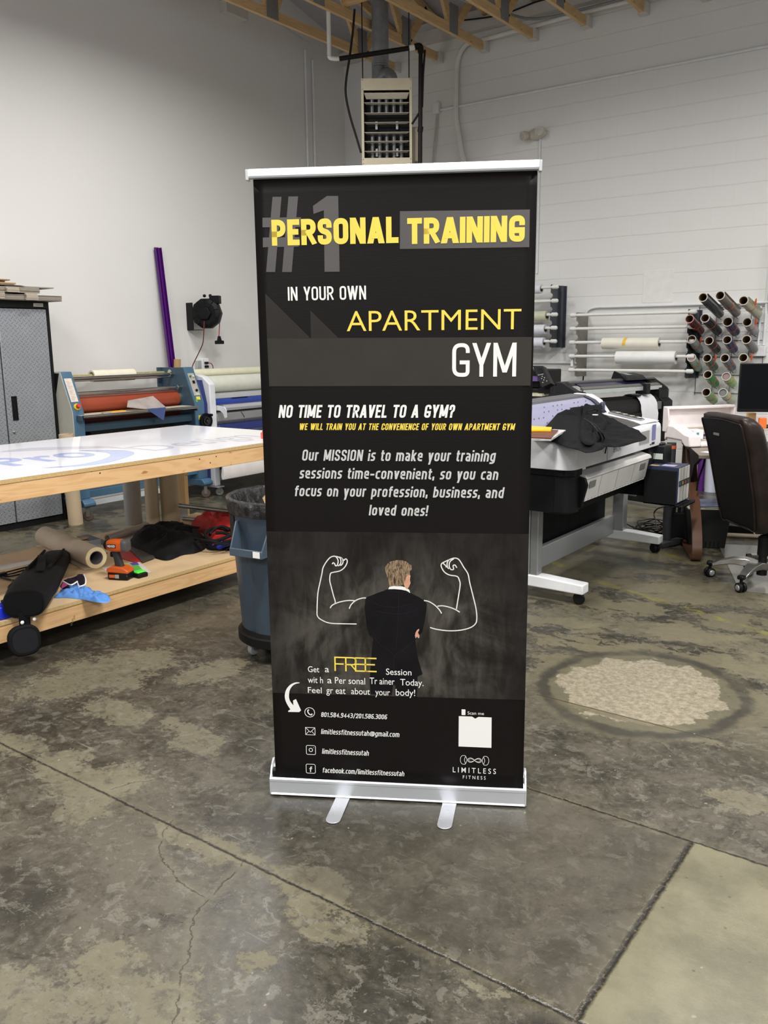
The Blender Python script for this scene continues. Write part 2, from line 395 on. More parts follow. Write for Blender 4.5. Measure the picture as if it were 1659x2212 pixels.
struct(obj('floor', b, floor_mat(), base=(0, 0, 0), smooth=0))

# ================================================================ WALLS, CEILING
def drywall():
    m, t = newmat('white_drywall', 0.6)
    P = t.pos()
    c = t.mix(t.noise(P, 0.9, 5), lin((224, 223, 220)), lin((232, 231, 229)))
    sm = t.noise(t.scale(P, (1, 1, .5)), 3, 7, 0.65)
    c = t.mix(t.ss(sm, 0.66, 0.74, 0, 0.12), c, lin((170, 168, 162)))
    t.link(c, t.bsdf.inputs['Base Color']); t.bump(t.noise(P, 60, 3), 0.04, 0.004); return m
def blockwall():
    m, t = newmat('painted_concrete_block', 0.5)
    P = t.pos(); xyz = t.xyz(P); X, Z = xyz[0], xyz[2]
    wob = t.m('MULTIPLY_ADD', t.noise(P, 5, 3), 0.012, -0.006)
    zz = t.m('ADD', t.m('DIVIDE', t.m('ADD', Z, wob), 0.2032), 0.07)
    fz = t.m('ABSOLUTE', t.m('SUBTRACT', t.m('FRACT', zz), 0.5))
    row = t.m('FLOOR', zz)
    xx = t.m('ADD', t.m('DIVIDE', X, 0.4064), t.m('MULTIPLY', t.m('MODULO', row, 2.0), 0.5))
    fx = t.m('ABSOLUTE', t.m('SUBTRACT', t.m('FRACT', t.m('ADD', xx, 40.0)), 0.5))
    on = t.ss(X, -6.62, -6.6)
    h = t.m('MULTIPLY', t.ss(fz, 0.455, 0.492), on)
    vv = t.m('MULTIPLY', t.m('MULTIPLY', t.ss(fx, 0.482, 0.497), 0.22), on)
    j = t.m('MAXIMUM', h, vv)
    c = t.mix(t.noise(P, 1.2, 5), lin((228, 228, 225)), lin((237, 236, 234)))
    low = t.ss(Z, 0.9, 2.2, 1, 0)
    gr = t.m('MULTIPLY', t.ss(t.noise(t.scale(P, (1, 1, 1.4)), 3.5, 8, 0.65), 0.5, 0.66), low)
    c = t.mix(t.m('MULTIPLY', gr, 0.25), c, lin((150, 150, 146)))
    c = t.mix(t.m('MULTIPLY', j, 0.12), c, lin((140, 138, 132)))
    t.link(c, t.bsdf.inputs['Base Color'])
    t.bump(t.m('SUBTRACT', t.m('MULTIPLY', t.noise(P, 45, 4), 0.12), j), 0.3, 0.008); return m
b = MB().box((XL-0.1, -4.0, 0), (XL, YB, 8.7))
struct(obj('wall_left', b, drywall(), base=(XL, 0, 0), smooth=0))
b = MB().box((XL-0.1, YB, 0), (5.0, YB+0.1, 5.3))
struct(obj('wall_back', b, blockwall(), base=(0, YB, 0), smooth=0))
ceil_m = mat('painted_roof_deck', (176, 172, 176), 0.8)
def zc(y): return 5.22+0.25*(YB-y)
b = MB().prism([(XL, YB+0.1, zc(YB+0.1)), (XL, -4, zc(-4)), (XL, -4, zc(-4)+0.1), (XL, YB+0.1, zc(YB+0.1)+0.1)], 0, (12.3, 0, 0))
struct(obj('ceiling', b, ceil_m, smooth=0))
plate_w = mat('white_painted_ledger', (206, 203, 196), 0.6)
b = MB().box((XL, 9.10, 4.98), (5.0, 9.2, 5.10))
struct(obj('trim_1', b, plate_w, smooth=0))
b = MB().box((XL, YB-0.015, 0.0), (-2.6, YB, 0.1))
struct(obj('baseboard_back', b, mat('dark_vinyl_base', (50, 48, 46), 0.5), smooth=0))

# ================================================================ ROOF TRUSSES
gal = mat('galvanised_plate', (132, 132, 132), 0.6, 0.15, var=0.15, nscale=60)
hang = mat('white_end_block', (214, 210, 202), 0.5)
ord_t = ['nearest the left wall', 'second from the left wall', 'third from the left wall', 'fourth from the left wall', 'fifth from the left wall', 'sixth from the left wall', 'seventh from the left wall', 'eighth from the left wall', 'at the far right edge']
ZT = 4.755
for i in range(8):
    x = -6.46+0.61*i
    t_ = thing('roof_truss', (x, YB, ZT), 'wooden roof truss overhead, '+ord_t[i], 'roof truss', group='roof trusses under the ceiling')
    b = MB().box((x-0.019, -1.0, ZT), (x+0.019, YB-0.10, ZT+0.092))
    obj('bottom_chord', b, pine_d, t_, smooth=0)
    b = MB().box((x-0.045, YB-0.10, ZT-0.008), (x+0.045, YB-0.002, ZT+0.10))
    obj('end_block', b, hang, t_, bevel=0.003, smooth=0)
    b = MB().box((x-0.019, 7.05, zc(7.0)-0.3), (x+0.019, YB-0.02, zc(7.0)-0.3+0.01))
    b = MB().prism([(x-0.019, YB-0.03, zc(YB)-0.10), (x-0.019, 0, zc(0)-0.10), (x-0.019, 0, zc(0)-0.01), (x-0.019, YB-0.03, zc(YB)-0.01)], 0, (0.038, 0, 0))
    obj('top_chord', b, pine_d, t_, smooth=0)
    for k, yn in enumerate((8.47, 6.98, 5.49)):
        for s_ in (-1, 1):
            y1 = yn+s_*0.42; z1 = zc(y1)-0.06
            w = 0.045
            d = Vector((0, y1-yn, z1-ZT-0.05)).normalized(); p = Vector((0, -d.z, d.y))*w
            a0 = Vector((x-0.019, yn+s_*0.03, ZT+0.06)); a1 = Vector((x-0.019, y1, z1))
            b = MB().prism([a0+p, a1+p, a1-p, a0-p], 0, (0.038, 0, 0))
            obj('web', b, pine_d, t_, smooth=0)
        b = MB().box((x+0.0195, yn-0.085, ZT+0.005), (x+0.0215, yn+0.085, ZT+0.29)).box((x-0.0215, yn-0.085, ZT+0.005), (x-0.0195, yn+0.085, ZT+0.29))
        obj('gusset_plate', b, gal, t_, smooth=0)
b = MB().box((-5.81, 7.30, ZT+0.093), (-4.65, 7.39, ZT+0.13))
tag(obj('cross_brace', b, pine_x, smooth=0), 'short wooden brace lying across the trusses above the heater', 'brace')
# ================================================================ STROKE LETTERING
G = {
'A':(.52,[['d',(0,0),(.5,1)],['d',(1,0),(.5,1)],[(.28,.24),(.72,.24)]]),
'B':(.46,[['c',(0,0),(0,1),(1,1,.3),(1,.52,.3),(0,.52)],['c',(0,0),(0,.52),(1,.52,.3),(1,0,.3)]]),
'C':(.46,[[(1,.76),(1,1,.24),(0,1,.3),(0,0,.3),(1,0,.24),(1,.24)]]),
'D':(.46,[['c',(0,0),(0,1),(1,1,.3),(1,0,.3)]]),
'E':(.38,[[(1,1),(0,1),(0,0),(1,0)],[(0,.52),(.85,.52)]]),
'F':(.38,[[(1,1),(0,1),(0,0)],[(0,.5),(.85,.5)]]),
'G':(.46,[[(1,.8),(1,1,.24),(0,1,.3),(0,0,.3),(1,0,.12),(1,.42),(.55,.42)]]),
'H':(.46,[[(0,0),(0,1)],[(1,0),(1,1)],[(0,.5),(1,.5)]]),
'I':(.12,[[(.5,0),(.5,1)]]),
'L':(.38,[[(0,1),(0,0),(1,0)]]),
'M':(.6,[[(0,0),(0,1)],[(1,0),(1,1)],['d',(0,1),(.5,.12)],['d',(1,1),(.5,.12)]]),
'N':(.48,[[(0,0),(0,1)],[(1,0),(1,1)],['d',(0,1),(1,0)]]),
'O':(.46,[['c',(0,0,.3),(0,1,.3),(1,1,.3),(1,0,.3)]]),
'P':(.44,[[(0,0),(0,1),(1,1,.3),(1,.42,.3),(0,.42)]]),
'R':(.46,[[(0,0),(0,1),(1,1,.3),(1,.47,.3),(0,.47)],[(.5,.47),(1,0)]]),
'S':(.44,[[(1,.82),(1,1,.2),(0,1,.24),(0,.56,.2),(1,.44,.2),(1,0,.24),(0,0,.2),(0,.18)]]),
'T':(.44,[[(0,1),(1,1)],[(.5,1),(.5,0)]]),
'U':(.46,[[(0,1),(0,0,.3),(1,0,.3),(1,1)]]),
'V':(.48,[['d',(0,1),(.5,0)],['d',(1,1),(.5,0)]]),
'W':(.74,[['d',(0,1),(.26,0)],['d',(.5,1),(.26,0)],['d',(.5,1),(.74,0)],['d',(1,1),(.74,0)]]),
'Y':(.48,[['d',(0,1),(.5,.36)],['d',(1,1),(.5,.36)],[(.5,.42),(.5,0)]]),
'?':(.4,[[(0,.72),(0,1,.3),(1,1,.3),(1,.55,.25),(.5,.45,.1),(.5,.26)],[(.5,0),(.5,.03)]]),
'!':(.12,[[(.5,.36),(.5,1)],[(.5,0),(.5,.03)]]),
'.':(.12,[[(.5,0),(.5,.04)]]), ',':(.12,[[(.8,.12),(.3,-.12)]]),
'-':(.34,[[(0,.38),(1,.38)]]), '/':(.34,[[(0,-.1),(1,1.05)]]),
'@':(.8,[['c',(.3,.2,.15),(.3,.62,.15),(.68,.62,.15),(.68,.2,.15)],[(.68,.62),(.72,.12,.05),(1,.12,.2),(1,.85,.3),(0,.85,.3),(0,-.06,.3),(.8,-.06)]]),
'a':(.4,[[(.08,.72),(1,.72,.25),(1,0)],['c',(1,.4),(0,.4,.18),(0,0,.18),(1,0)]]),
'b':(.42,[[(0,1),(0,0)],['c',(0,0),(0,.72),(1,.72,.28),(1,0,.28)]]),
'c':(.36,[[(1,.72),(0,.72,.28),(0,0,.28),(1,0)]]),
'd':(.42,[[(1,1),(1,0)],['c',(1,0),(1,.72),(0,.72,.28),(0,0,.28)]]),
'e':(.4,[[(1,0),(0,0,.28),(0,.72,.28),(1,.72,.28),(1,.36),(0,.36)]]),
'f':(.3,[[(1,1),(.35,1,.2),(.35,0)],[(0,.7),(1,.7)]]),
'g':(.42,[['c',(1,0),(1,.72),(0,.72,.28),(0,0,.28)],[(1,.72),(1,-.25,.2),(0,-.25)]]),
'h':(.42,[[(0,1),(0,0)],[(0,.72),(1,.72,.28),(1,0)]]),
'i':(.12,[[(.5,0),(.5,.64)],[(.5,.98),(.5,1)]]),
'k':(.42,[[(0,1),(0,0)],['d',(1,.76),(.15,.33)],['d',(.3,.42),(1,0)]]),
'l':(.12,[[(.5,0),(.5,1)]]),
'm':(.66,[[(0,0),(0,.72)],[(0,.72),(.5,.72,.22),(.5,0)],[(.5,.72),(1,.72,.22),(1,0)]]),
'n':(.42,[[(0,0),(0,.72)],[(0,.72),(1,.72,.28),(1,0)]]),
'o':(.42,[['c',(0,0,.28),(0,.72,.28),(1,.72,.28),(1,0,.28)]]),
'p':(.42,[[(0,.72),(0,-.27)],['c',(0,0),(0,.72),(1,.72,.28),(1,0,.28)]]),
'r':(.28,[[(0,0),(0,.72)],[(0,.6),(.2,.72,.1),(1,.72)]]),
's':(.36,[[(1,.72),(0,.72,.14),(0,.38,.14),(1,.34,.14),(1,0,.14),(0,0)]]),
't':(.28,[[(.3,.95),(.3,0,.2),(1,0)],[(0,.72),(1,.72)]]),
'u':(.42,[[(0,.72),(0,0,.28),(1,0,.1),(1,.72)]]),
'v':(.42,[['d',(0,.76),(.5,0)],['d',(1,.76),(.5,0)]]),
'y':(.42,[['d',(0,.76),(.5,0)],['d',(1,.76),(.32,-.3)]]),
'0':(.42,[['c',(0,0,.3),(0,1,.3),(1,1,.3),(1,0,.3)]]),
'1':(.26,[[(0,.82),(.8,1),(.8,0)]]),
'2':(.42,[[(0,.75),(0,1,.3),(1,1,.3),(1,.6,.1),(0,0),(1,0)]]),
'3':(.42,[[(0,1),(1,1,.3),(1,.53,.25),(.3,.53)],[(.3,.53),(1,.53,.25),(1,0,.3),(0,0)]]),
'4':(.46,[[(.75,0),(.75,1),(0,.28),(1,.28)]]),
'5':(.42,[[(1,1),(0,1),(0,.55),(1,.6,.3),(1,0,.3),(0,0)]]),
'6':(.42,[[(1,1),(0,1,.3),(0,0,.3),(1,0,.3),(1,.57,.3),(0,.57)]]),
'8':(.42,[['c',(0,.53,.2),(0,1,.3),(1,1,.3),(1,.53,.2)],['c',(0,0,.3),(0,.53,.2),(1,.53,.2),(1,0,.3)]]),
'9':(.42,[[(0,0),(1,0,.3),(1,1,.3),(0,1,.3),(0,.45,.3),(1,.45)]]),
}
def rounded(pts, closed):
    out = []; n = len(pts)
    for i, (p, r) in enumerate(pts):
        if r <= 0 or (not closed and i in (0, n-1)): out.append(p); continue
        a = pts[(i-1) % n][0]-p; c = pts[(i+1) % n][0]-p
        la, lc = a.length, c.length
        if la < 1e-6 or lc < 1e-6: out.append(p); continue
        r1 = min(r, la*0.5 if pts[(i-1) % n][1] > 0 else la*0.98, lc*0.5 if pts[(i+1) % n][1] > 0 else lc*0.98)
        s = p+a/la*r1; e = p+c/lc*r1
        for k in range(7):
            t = k/6; out.append(s*(1-t)**2+p*2*t*(1-t)+e*t*t)
    return out
def ribbon(mb, pts, th, closed, tf, clampy=None, cap=True):
    """flat ribbon of thickness th along 2D pts, mapped by tf(x,y)->3D"""
    P = [pts[0]]
    for p in pts[1:]:
        if (p-P[-1]).length > 1e-6: P.append(p)
    if closed and (P[0]-P[-1]).length < 1e-6: P.pop()
    n = len(P)
    if n < 2: return
    L, Rr = [], []
    for i in range(n):
        if closed: d0 = (P[i]-P[i-1]).normalized(); d1 = (P[(i+1) % n]-P[i]).normalized()
        else:
            d0 = (P[i]-P[i-1]).normalized() if i > 0 else (P[1]-P[0]).normalized()
            d1 = (P[i+1]-P[i]).normalized() if i < n-1 else d0
        n0 = Vector((-d0.y, d0.x)); n1 = Vector((-d1.y, d1.x)); m = n0+n1
        if m.length < 1e-3: m = n0
        m.normalize(); k = min(1/max(m.dot(n0), 0.2), 2.6)
        off = m*th/2*k; q = P[i]
        if cap and not closed:
            if i == 0: q = q-d1*th/2
            if i == n-1: q = q+d0*th/2
        a, b = q+off, q-off
        if clampy: a.y = min(max(a.y, clampy[0]), clampy[1]); b.y = min(max(b.y, clampy[0]), clampy[1])
        L.append(a); Rr.append(b)
    LV = [mb.b.verts.new(tf(p.x, p.y)) for p in L]; RV = [mb.b.verts.new(tf(p.x, p.y)) for p in Rr]
    for i in range(n if closed else n-1):
        j = (i+1) % n
        try: mb.b.faces.new((LV[i], LV[j], RV[j], RV[i]))
        except ValueError: pass
def write(mb, s, x0, y0, x1, H, th, tf, slant=0.0, gap=0.10, space=0.26, slope=0.0):
    """condensed lettering between x0 and x1 on baseline y0, cap height H, stroke th (all metres)"""
    t = th/H
    tot = sum((space if c == ' ' else G[c][0]) for c in s)+gap*(len(s)-1)
    nfix = sum(t for c in s if c in "Iil!.,")
    k = ((x1-x0)/H - t*0)/tot
    x = 0.0
    for c in s:
        w = (space if c == ' ' else G[c][0])*k
        if c != ' ':
            for si, st in enumerate(G[c][1]):
                if st[0] == 'd':
                    (ax_, ay_), (bx_, by_) = st[1:]; hw = t*0.56
                    Y0_, Y1_ = (ay_ if ay_ in (0, 1) or ay_ > .7 or ay_ < -.2 else ay_), by_
                    X0_ = x+t/2+ax_*(w-t); X1_ = x+t/2+bx_*(w-t)
                    vs_ = [mb.b.verts.new(tf(x0+(a+slant*b_)*H, y0+b_*H+slope*(a*H), si)) for a, b_ in ((X0_-hw, Y0_), (X0_+hw, Y0_), (X1_+hw, Y1_), (X1_-hw, Y1_))]
                    mb.b.faces.new(vs_); continue
                cl = st[0] == 'c'; pts = st[1:] if cl else st
                q = []
                for p in pts:
                    X = x + (t/2 + p[0]*(w-t) if w > t else w/2)
                    yy = t/2 + p[1]*(1-t)
                    q.append((Vector((X, yy)), p[2] if len(p) > 2 else 0))
                q = [(v, min(r_, max(w*0.5, 0.05))) for v, r_ in q]
                ys = [v.y for v, _ in q]
                rr = rounded(q, cl)
                lo = min(ys)-t/2; hi = max(ys)+t/2
                ribbon(mb, rr, t, cl, lambda a, b_: tf(x0+(a+slant*b_)*H, y0+b_*H+slope*(a*H), si), (lo, hi))
        x += w+gap*k
_fc = {}
def font_mesh(s, bold=0.0):
    cu = bpy.data.curves.new('lettering', 'FONT'); cu.body = s; cu.size = 1.0; cu.offset = bold; cu.resolution_u = 4
    o = bpy.data.objects.new('lettering', cu); COL.objects.link(o)
    dg = bpy.context.evaluated_depsgraph_get(); dg.update()
    me = bpy.data.meshes.new_from_object(o.evaluated_get(dg))
    vs = [v.co.xy.copy() for v in me.vertices]; fs = [tuple(p.vertices) for p in me.polygons]
    bpy.data.objects.remove(o); bpy.data.curves.remove(cu); bpy.data.meshes.remove(me)
    return vs, fs
def fontwrite(mb, s, x0, y0, x1, y1, tf, bold=0.0, slope=0.0, slant=0.0):
    """ordinary lettering stretched to fill the box x0..x1, y0..y1"""
    vs, fs = font_mesh(s, bold)
    ax, bx = min(v.x for v in vs), max(v.x for v in vs); ay, by = min(v.y for v in vs), max(v.y for v in vs)
    V = []
    for v in vs:
        X = x0+(v.x-ax)/(bx-ax)*(x1-x0); Y = y0+(v.y-ay)/(by-ay)*(y1-y0)
        V.append(mb.b.verts.new(tf(X+slant*(Y-y0), Y+slope*(X-x0))))
    for f in fs:
        try: mb.b.faces.new([V[i] for i in f])
        except ValueError: pass

# ================================================================ ROLL-UP BANNER
BA = Vector((-1.954, 1.976, 0.0)); BU = Vector((0.8677, 0.4971, 0.0)); BN = Vector((0.4971, -0.8677, 0.0))   # left foot of the front, along, towards the viewer
def btf(off):
    def f(x, z, k=0): return BA+BU*x+BN*(off+k*0.00012)+Vector((0, 0, z))
    return f
ban = thing('banner_stand', BA+BU*0.4425, 'black roll-up banner for personal training with aluminium base and top rail', 'banner stand')
def bprism(prof, x0, x1):
    """profile in (depth off, z) extruded along the banner"""
    return MB().prism([BA+BU*x0+BN*o_+Vector((0, 0, z)) for o_, z in prof], 0, BU*(x1-x0))
def banner_mat():
    m, t = newmat('printed_banner_vinyl', 0.45, 0, 0.18)
    O = t.obj(); v = t.scale(O, (1, 1, 1))
    c = t.mix(t.noise(v, 3, 3), lin((17, 14, 13)), lin((21, 17, 16)))
    t.link(c, t.bsdf.inputs['Base Color'])
    zz = t.xyz(O)[2]
    rib = t.m('SINE', t.m('MULTIPLY', zz, 1900.0))
    t.bump(t.m('ADD', t.m('MULTIPLY', rib, 0.18), t.noise(v, 2.2, 2)), 0.08, 0.006)
    return m
bm_ = banner_mat()
# sheet as a gently bowed sheet of vinyl
sheet = MB(); NX, NZ = 24, 40
def bow(x, z):
    e = (x-0.4465)/0.4275
    return -0.003*(abs(e)**8)
grid = [[sheet.b.verts.new(BA+BU*(0.021+0.853*i/NX)+BN*(-0.0005+bow(0.021+0.853*i/NX, 0.07+1.98*j/NZ))+Vector((0, 0, 0.07+1.98*j/NZ))) for i in range(NX+1)] for j in range(NZ+1)]
for j in range(NZ):
    for i in range(NX): sheet.b.faces.new((grid[j][i], grid[j][i+1], grid[j+1][i+1], grid[j+1][i]))
sh = obj('printed_sheet', sheet, bm_, ban)
_sd = sh.modifiers.new('thick', 'SOLIDIFY'); _sd.thickness = 0.0006; _sd.offset = -1 
grey_l = mat('printed_grey_light', (84, 80, 78), 0.4, var=0.02)
grey_d = mat('printed_grey_dark', (56, 53, 49), 0.4, var=0.02)
grey_t = mat('printed_grey_triangle', (46, 42, 39), 0.4, var=0.02)
yel = mat('printed_yellow', (250, 222, 84), 0.4, var=0.01)
wht = mat('printed_white', (244, 244, 240), 0.4, var=0.01)
pgr = mat('printed_pale_grey', (205, 204, 202), 0.4, var=0.01)
def flat(mb, pts, off):
    f = btf(off); mb.face([f(*p) for p in pts])
L1, L2, L3, L4 = 0.0010, 0.0017, 0.0019, 0.0021
b = MB()
flat(b, [(0.4686, 1.9391), (0.8539, 1.934), (0.8546, 1.8272), (0.4679, 1.8301)], L1)
Z = 2.552
obj('grey_box', b, grey_l, sh, smooth=0)
b = MB()
flat(b, [(0.0801, 1.9906), (0.1082, 1.9903), (0.0806, 1.77), (0.052, 1.7706)], L1)
flat(b, [(0.1295, 1.9903), (0.1592, 1.99), (0.1326, 1.7691), (0.1024, 1.7696)], L1)
flat(b, [(0.0467, 1.9309), (0.1663, 1.9295), (0.1632, 1.901), (0.0457, 1.9028)], L1+0.0001)
flat(b, [(0.0456, 1.8729), (0.1607, 1.8714), (0.1576, 1.8438), (0.0445, 1.844)], L1+0.0001)
obj('hash_mark', b, grey_l, sh, smooth=0)
b = MB()
flat(b, [(0.2042, 1.9611), (0.2477, 1.9886), (0.2821, 1.9877), (0.282, 1.7674), (0.2352, 1.7677), (0.2373, 1.9476), (0.2052, 1.938)], L1)
obj('numeral_mark', b, grey_l, sh, smooth=0)
b = MB()
flat(b, [(0.0473, 1.5692), (0.8688, 1.565), (0.8678, 1.4188), (0.0488, 1.4202)], L1)
obj('grey_band', b, grey_d, sh, smooth=0)
b = MB()
flat(b, [(0.0467, 1.7064), (0.1862, 1.5678), (0.0473, 1.5692)], L1)
obj('triangle_mark', b, grey_t, sh, smooth=0)
b = MB()
flat(b, [(0.1874, 1.6533), (0.2751, 1.5674), (0.1874, 1.5683)], L1)
obj('triangle_mark', b, grey_t, sh, smooth=0)
CUR = [None, None]
def wr(mb, s, p0, p1x, top, th, off=L2, **k):
    b_ = MB(); write(b_, s, p0[0], p0[1], p1x, top-p0[1], th, btf(off), **k)
    obj('lettering', b_, CUR[0], sh, smooth=0)
def fw(s, x0, y0, x1, y1, tf, **k):
    b_ = MB(); fontwrite(b_, s, x0, y0, x1, y1, tf, **k); obj('lettering', b_, CUR[0], sh, smooth=0)
def ic(name, fn):
    b_ = MB(); fn(b_); obj(name, b_, CUR[0], sh, smooth=0)
CUR[0] = yel
wr(b, 'PERSONAL', (0.0738, 1.848), 0.4639, 1.924, 0.0165, gap=0.055)
wr(b, 'TRAINING', (0.4904, 1.8437), 0.8404, 1.9185, 0.0165, gap=0.055)
A0, A1 = (0.3011, 1.5887), (0.8354, 1.6489)
fw('APARTMENT', A0[0], A0[1], A1[0], A1[1], btf(L2), bold=-0.004)
wr(b, 'WE WILL TRAIN YOU AT THE CONVENIENCE OF YOUR OWN APARTMENT GYM', (0.1408, 1.2819), 0.8205, 1.3028, 0.0034, slant=0.2)
fr_ = MB()
for ch, x0, x1 in (('F', 0.2382, 0.2748), ('R', 0.2748, 0.3141), ('E', 0.3078, 0.3533), ('E', 0.3408, 0.381)):
    write(fr_, ch, x0, 0.4707, x1, 0.050899999999999945, 0.0048, btf(L4))
obj('lettering', fr_, yel, sh, smooth=0)
CUR[0] = wht
wr(b, 'IN YOUR OWN', (0.1184, 1.6833), 0.3627, 1.7245, 0.0054, gap=0.09)
wr(b, 'GYM', (0.6276, 1.4468), 0.8231, 1.5487, 0.0118, gap=0.07)
wr(b, 'NO TIME TO TRAVEL TO A GYM?', (0.0751, 1.3206), 0.6327, 1.3611, 0.0068, slant=0.16, gap=0.08)
for s_, p0, x1, tp in (('Get', (0.1473, 0.4636), 0.1862, 0.4847), ('a', (0.2055, 0.4649), 0.2195, 0.4805), ('Session', (0.4125, 0.4631), 0.4978, 0.4852),
    ('wit h', (0.1462, 0.4247), 0.1979, 0.4473), ('a', (0.2128, 0.4256), 0.2281, 0.4413), ('Per sonal', (0.2388, 0.4257), 0.3416, 0.4489), ('Tr ainer', (0.3574, 0.4282), 0.4411, 0.4513),
    ('Feel', (0.1452, 0.3886), 0.1928, 0.4098), ('about', (0.2935, 0.3894), 0.3574, 0.4119)):
    fw(s_, p0[0], p0[1], x1, tp, btf(L4), bold=0.002)
for s_, p0, x1, tp in (('Today.', (0.4601, 0.4199), 0.5381, 0.45), ('gr eat', (0.2085, 0.3812), 0.2741, 0.4079), ('your', (0.3756, 0.3818), 0.4254, 0.4044), ('body!', (0.4446, 0.3829), 0.51, 0.4139)):
    fw(s_, p0[0], p0[1], x1, tp, btf(L4), bold=0.002)
for s_, p0, x1, tp, th in (('801.584.9443/201.586.3006', (0.188, 0.3031), 0.4135, 0.3201, .0025), ('limitlessfitnessutah@gmail.com', (0.1865, 0.2402), 0.4552, 0.2589, .0025),
    ('limitlessfitnessutah', (0.1882, 0.1672), 0.3498, 0.1863, .0025), ('facebook.com/limitlessfitnessutah', (0.1878, 0.0968), 0.4709, 0.1156, .0025)):
    wr(b, s_, p0, x1, tp, th, slant=0.12)
for s_, p0, x1, tp in (('Scan me', (0.6851, 0.3315), 0.7395, 0.3427), ('L I M I T L E S S', (0.6372, 0.1199), 0.7822, 0.1393), ('F I T N E S S', (0.6712, 0.0977), 0.7481, 0.1101)):
    fw(s_, p0[0], p0[1], x1, tp, btf(L2), bold=0.003 if s_[0] == 'L' else 0.0)
CUR[0] = pgr
for s_, p0, x1, tp in (('Our MISSION is to make your training', (0.1472, 1.1833), 0.7622, 1.219), ('sessions time-convenient, so you can', (0.1373, 1.1253), 0.772, 1.1604),
    ('focus on your profession, business, and', (0.119, 1.067), 0.7898, 1.1019), ('loved ones!', (0.362, 1.0064), 0.5496, 1.0409)):
    wr(b, s_, p0, x1, tp, 0.0056, slant=0.15, gap=0.11)
# icons and arrow
b = MB()
def rib(mb, pts, th, off, closed=False, n=4):
    q = [Vector((p[0], p[1], 0)) for p in pts]; q = spline(q, n, closed) if n > 1 else q
    ribbon(mb, [v.xy for v in q], th, closed, btf(off), None, False)
_a = spline([Vector((*p, 0)) for p in [(0.117, 0.4251), (0.1017, 0.4243), (0.0838, 0.4147), (0.0698, 0.3968), (0.0643, 0.3732), (0.0689, 0.3499), (0.0826, 0.3253)]], 4)
_c = spline([Vector((*p, 0)) for p in [(0.0933, 0.3408), (0.082, 0.3571), (0.079, 0.3738), (0.0823, 0.3956), (0.0917, 0.4109), (0.1031, 0.419), (0.1169, 0.4228)]], 4)
n_ = len(_a)
for i in range(n_-1):
    j = n_-1-i
    flat(b, [_a[i].xy, _a[i+1].xy, _c[j-1].xy, _c[j].xy], L2)
flat(b, [(0.0826, 0.3263), (0.0933, 0.3415), (0.0926, 0.3589), (0.103, 0.3646), (0.1194, 0.324), (0.1128, 0.3174), (0.0752, 0.3165), (0.0741, 0.3199)], L2+0.0001)
obj('arrow_mark', b, wht, sh, smooth=0)
b = MB()
K = 570, 1420, 5.027
cx, cz = (0.1492, 0.3178); rr_ = 0.016999999999999987
rib(b, [(cx+rr_*math.cos(k*PI/10), cz+rr_*math.sin(k*PI/10)) for k in range(20)], 0.0021, L2, True, 1)
rib(b, [(0.1473, 0.3268), (0.1427, 0.3243), (0.1441, 0.3159), (0.1494, 0.3101), (0.1551, 0.309), (0.1571, 0.3137)], 0.0038, L2)
obj('phone_icon', b, wht, sh, smooth=0)
b = MB()
e0, e1 = [(0.1329, 0.2356), (0.1657, 0.2621)]
rib(b, [(e0[0], e0[1]), (e1[0], e0[1]), (e1[0], e1[1]), (e0[0], e1[1])], 0.0018, L2, True, 1)
rib(b, [(e0[0], e1[1]), ((e0[0]+e1[0])/2, e0[1]+(e1[1]-e0[1])*.35), (e1[0], e1[1])], 0.0018, L2, False, 1)
rib(b, [(e0[0], e0[1]), (e0[0]+(e1[0]-e0[0])*.36, e0[1]+(e1[1]-e0[1])*.5)], 0.0016, L2, False, 1)
rib(b, [(e1[0], e0[1]), (e0[0]+(e1[0]-e0[0])*.64, e0[1]+(e1[1]-e0[1])*.5)], 0.0016, L2, False, 1)
obj('envelope_icon', b, wht, sh, smooth=0)
b = MB()
q0, q1 = [(0.1337, 0.1625), (0.1655, 0.1958)]
rib(b, rrect(q0[0], q0[1], q1[0], q1[1], 0.005), 0.0019, L2, True, 1)
cx, cz = (0.1493, 0.1794)
rib(b, [(cx+.0062*math.cos(k*PI/10), cz+.0062*math.sin(k*PI/10)) for k in range(20)], 0.0022, L2, True, 1)
rib(b, [(cx+.0085, cz+.009), (cx+.0105, cz+.009)], 0.002, L2, False, 1)
obj('camera_icon', b, wht, sh, smooth=0)
b = MB()
q0, q1 = [(0.1311, 0.0924), (0.1631, 0.126)]
rib(b, rrect(q0[0], q0[1], q1[0], q1[1], 0.005), 0.0019, L2, True, 1)
rib(b, [(0.1521, 0.1159), (0.1479, 0.115), (0.1465, 0.1108), (0.1461, 0.0969)], 0.0034, L2)
rib(b, [(0.1422, 0.1092), (0.1519, 0.1096)], 0.0030, L2, False, 1)
obj('letter_icon', b, wht, sh, smooth=0)
b = MB()
flat(b, rrect(*(0.6651, 0.329), *(0.678, 0.3494), 0.0015), L2)
obj('handset_icon', b, wht, sh, smooth=0)
b = MB()
flat(b, [(0.656, 0.3246), (0.7002, 0.3248), (0.7106, 0.3176), (0.7215, 0.3245), (0.765, 0.324), (0.7658, 0.215), (0.6559, 0.2152)], L2)
obj('blank_code_panel', b, wht, sh, smooth=0)
b = MB()
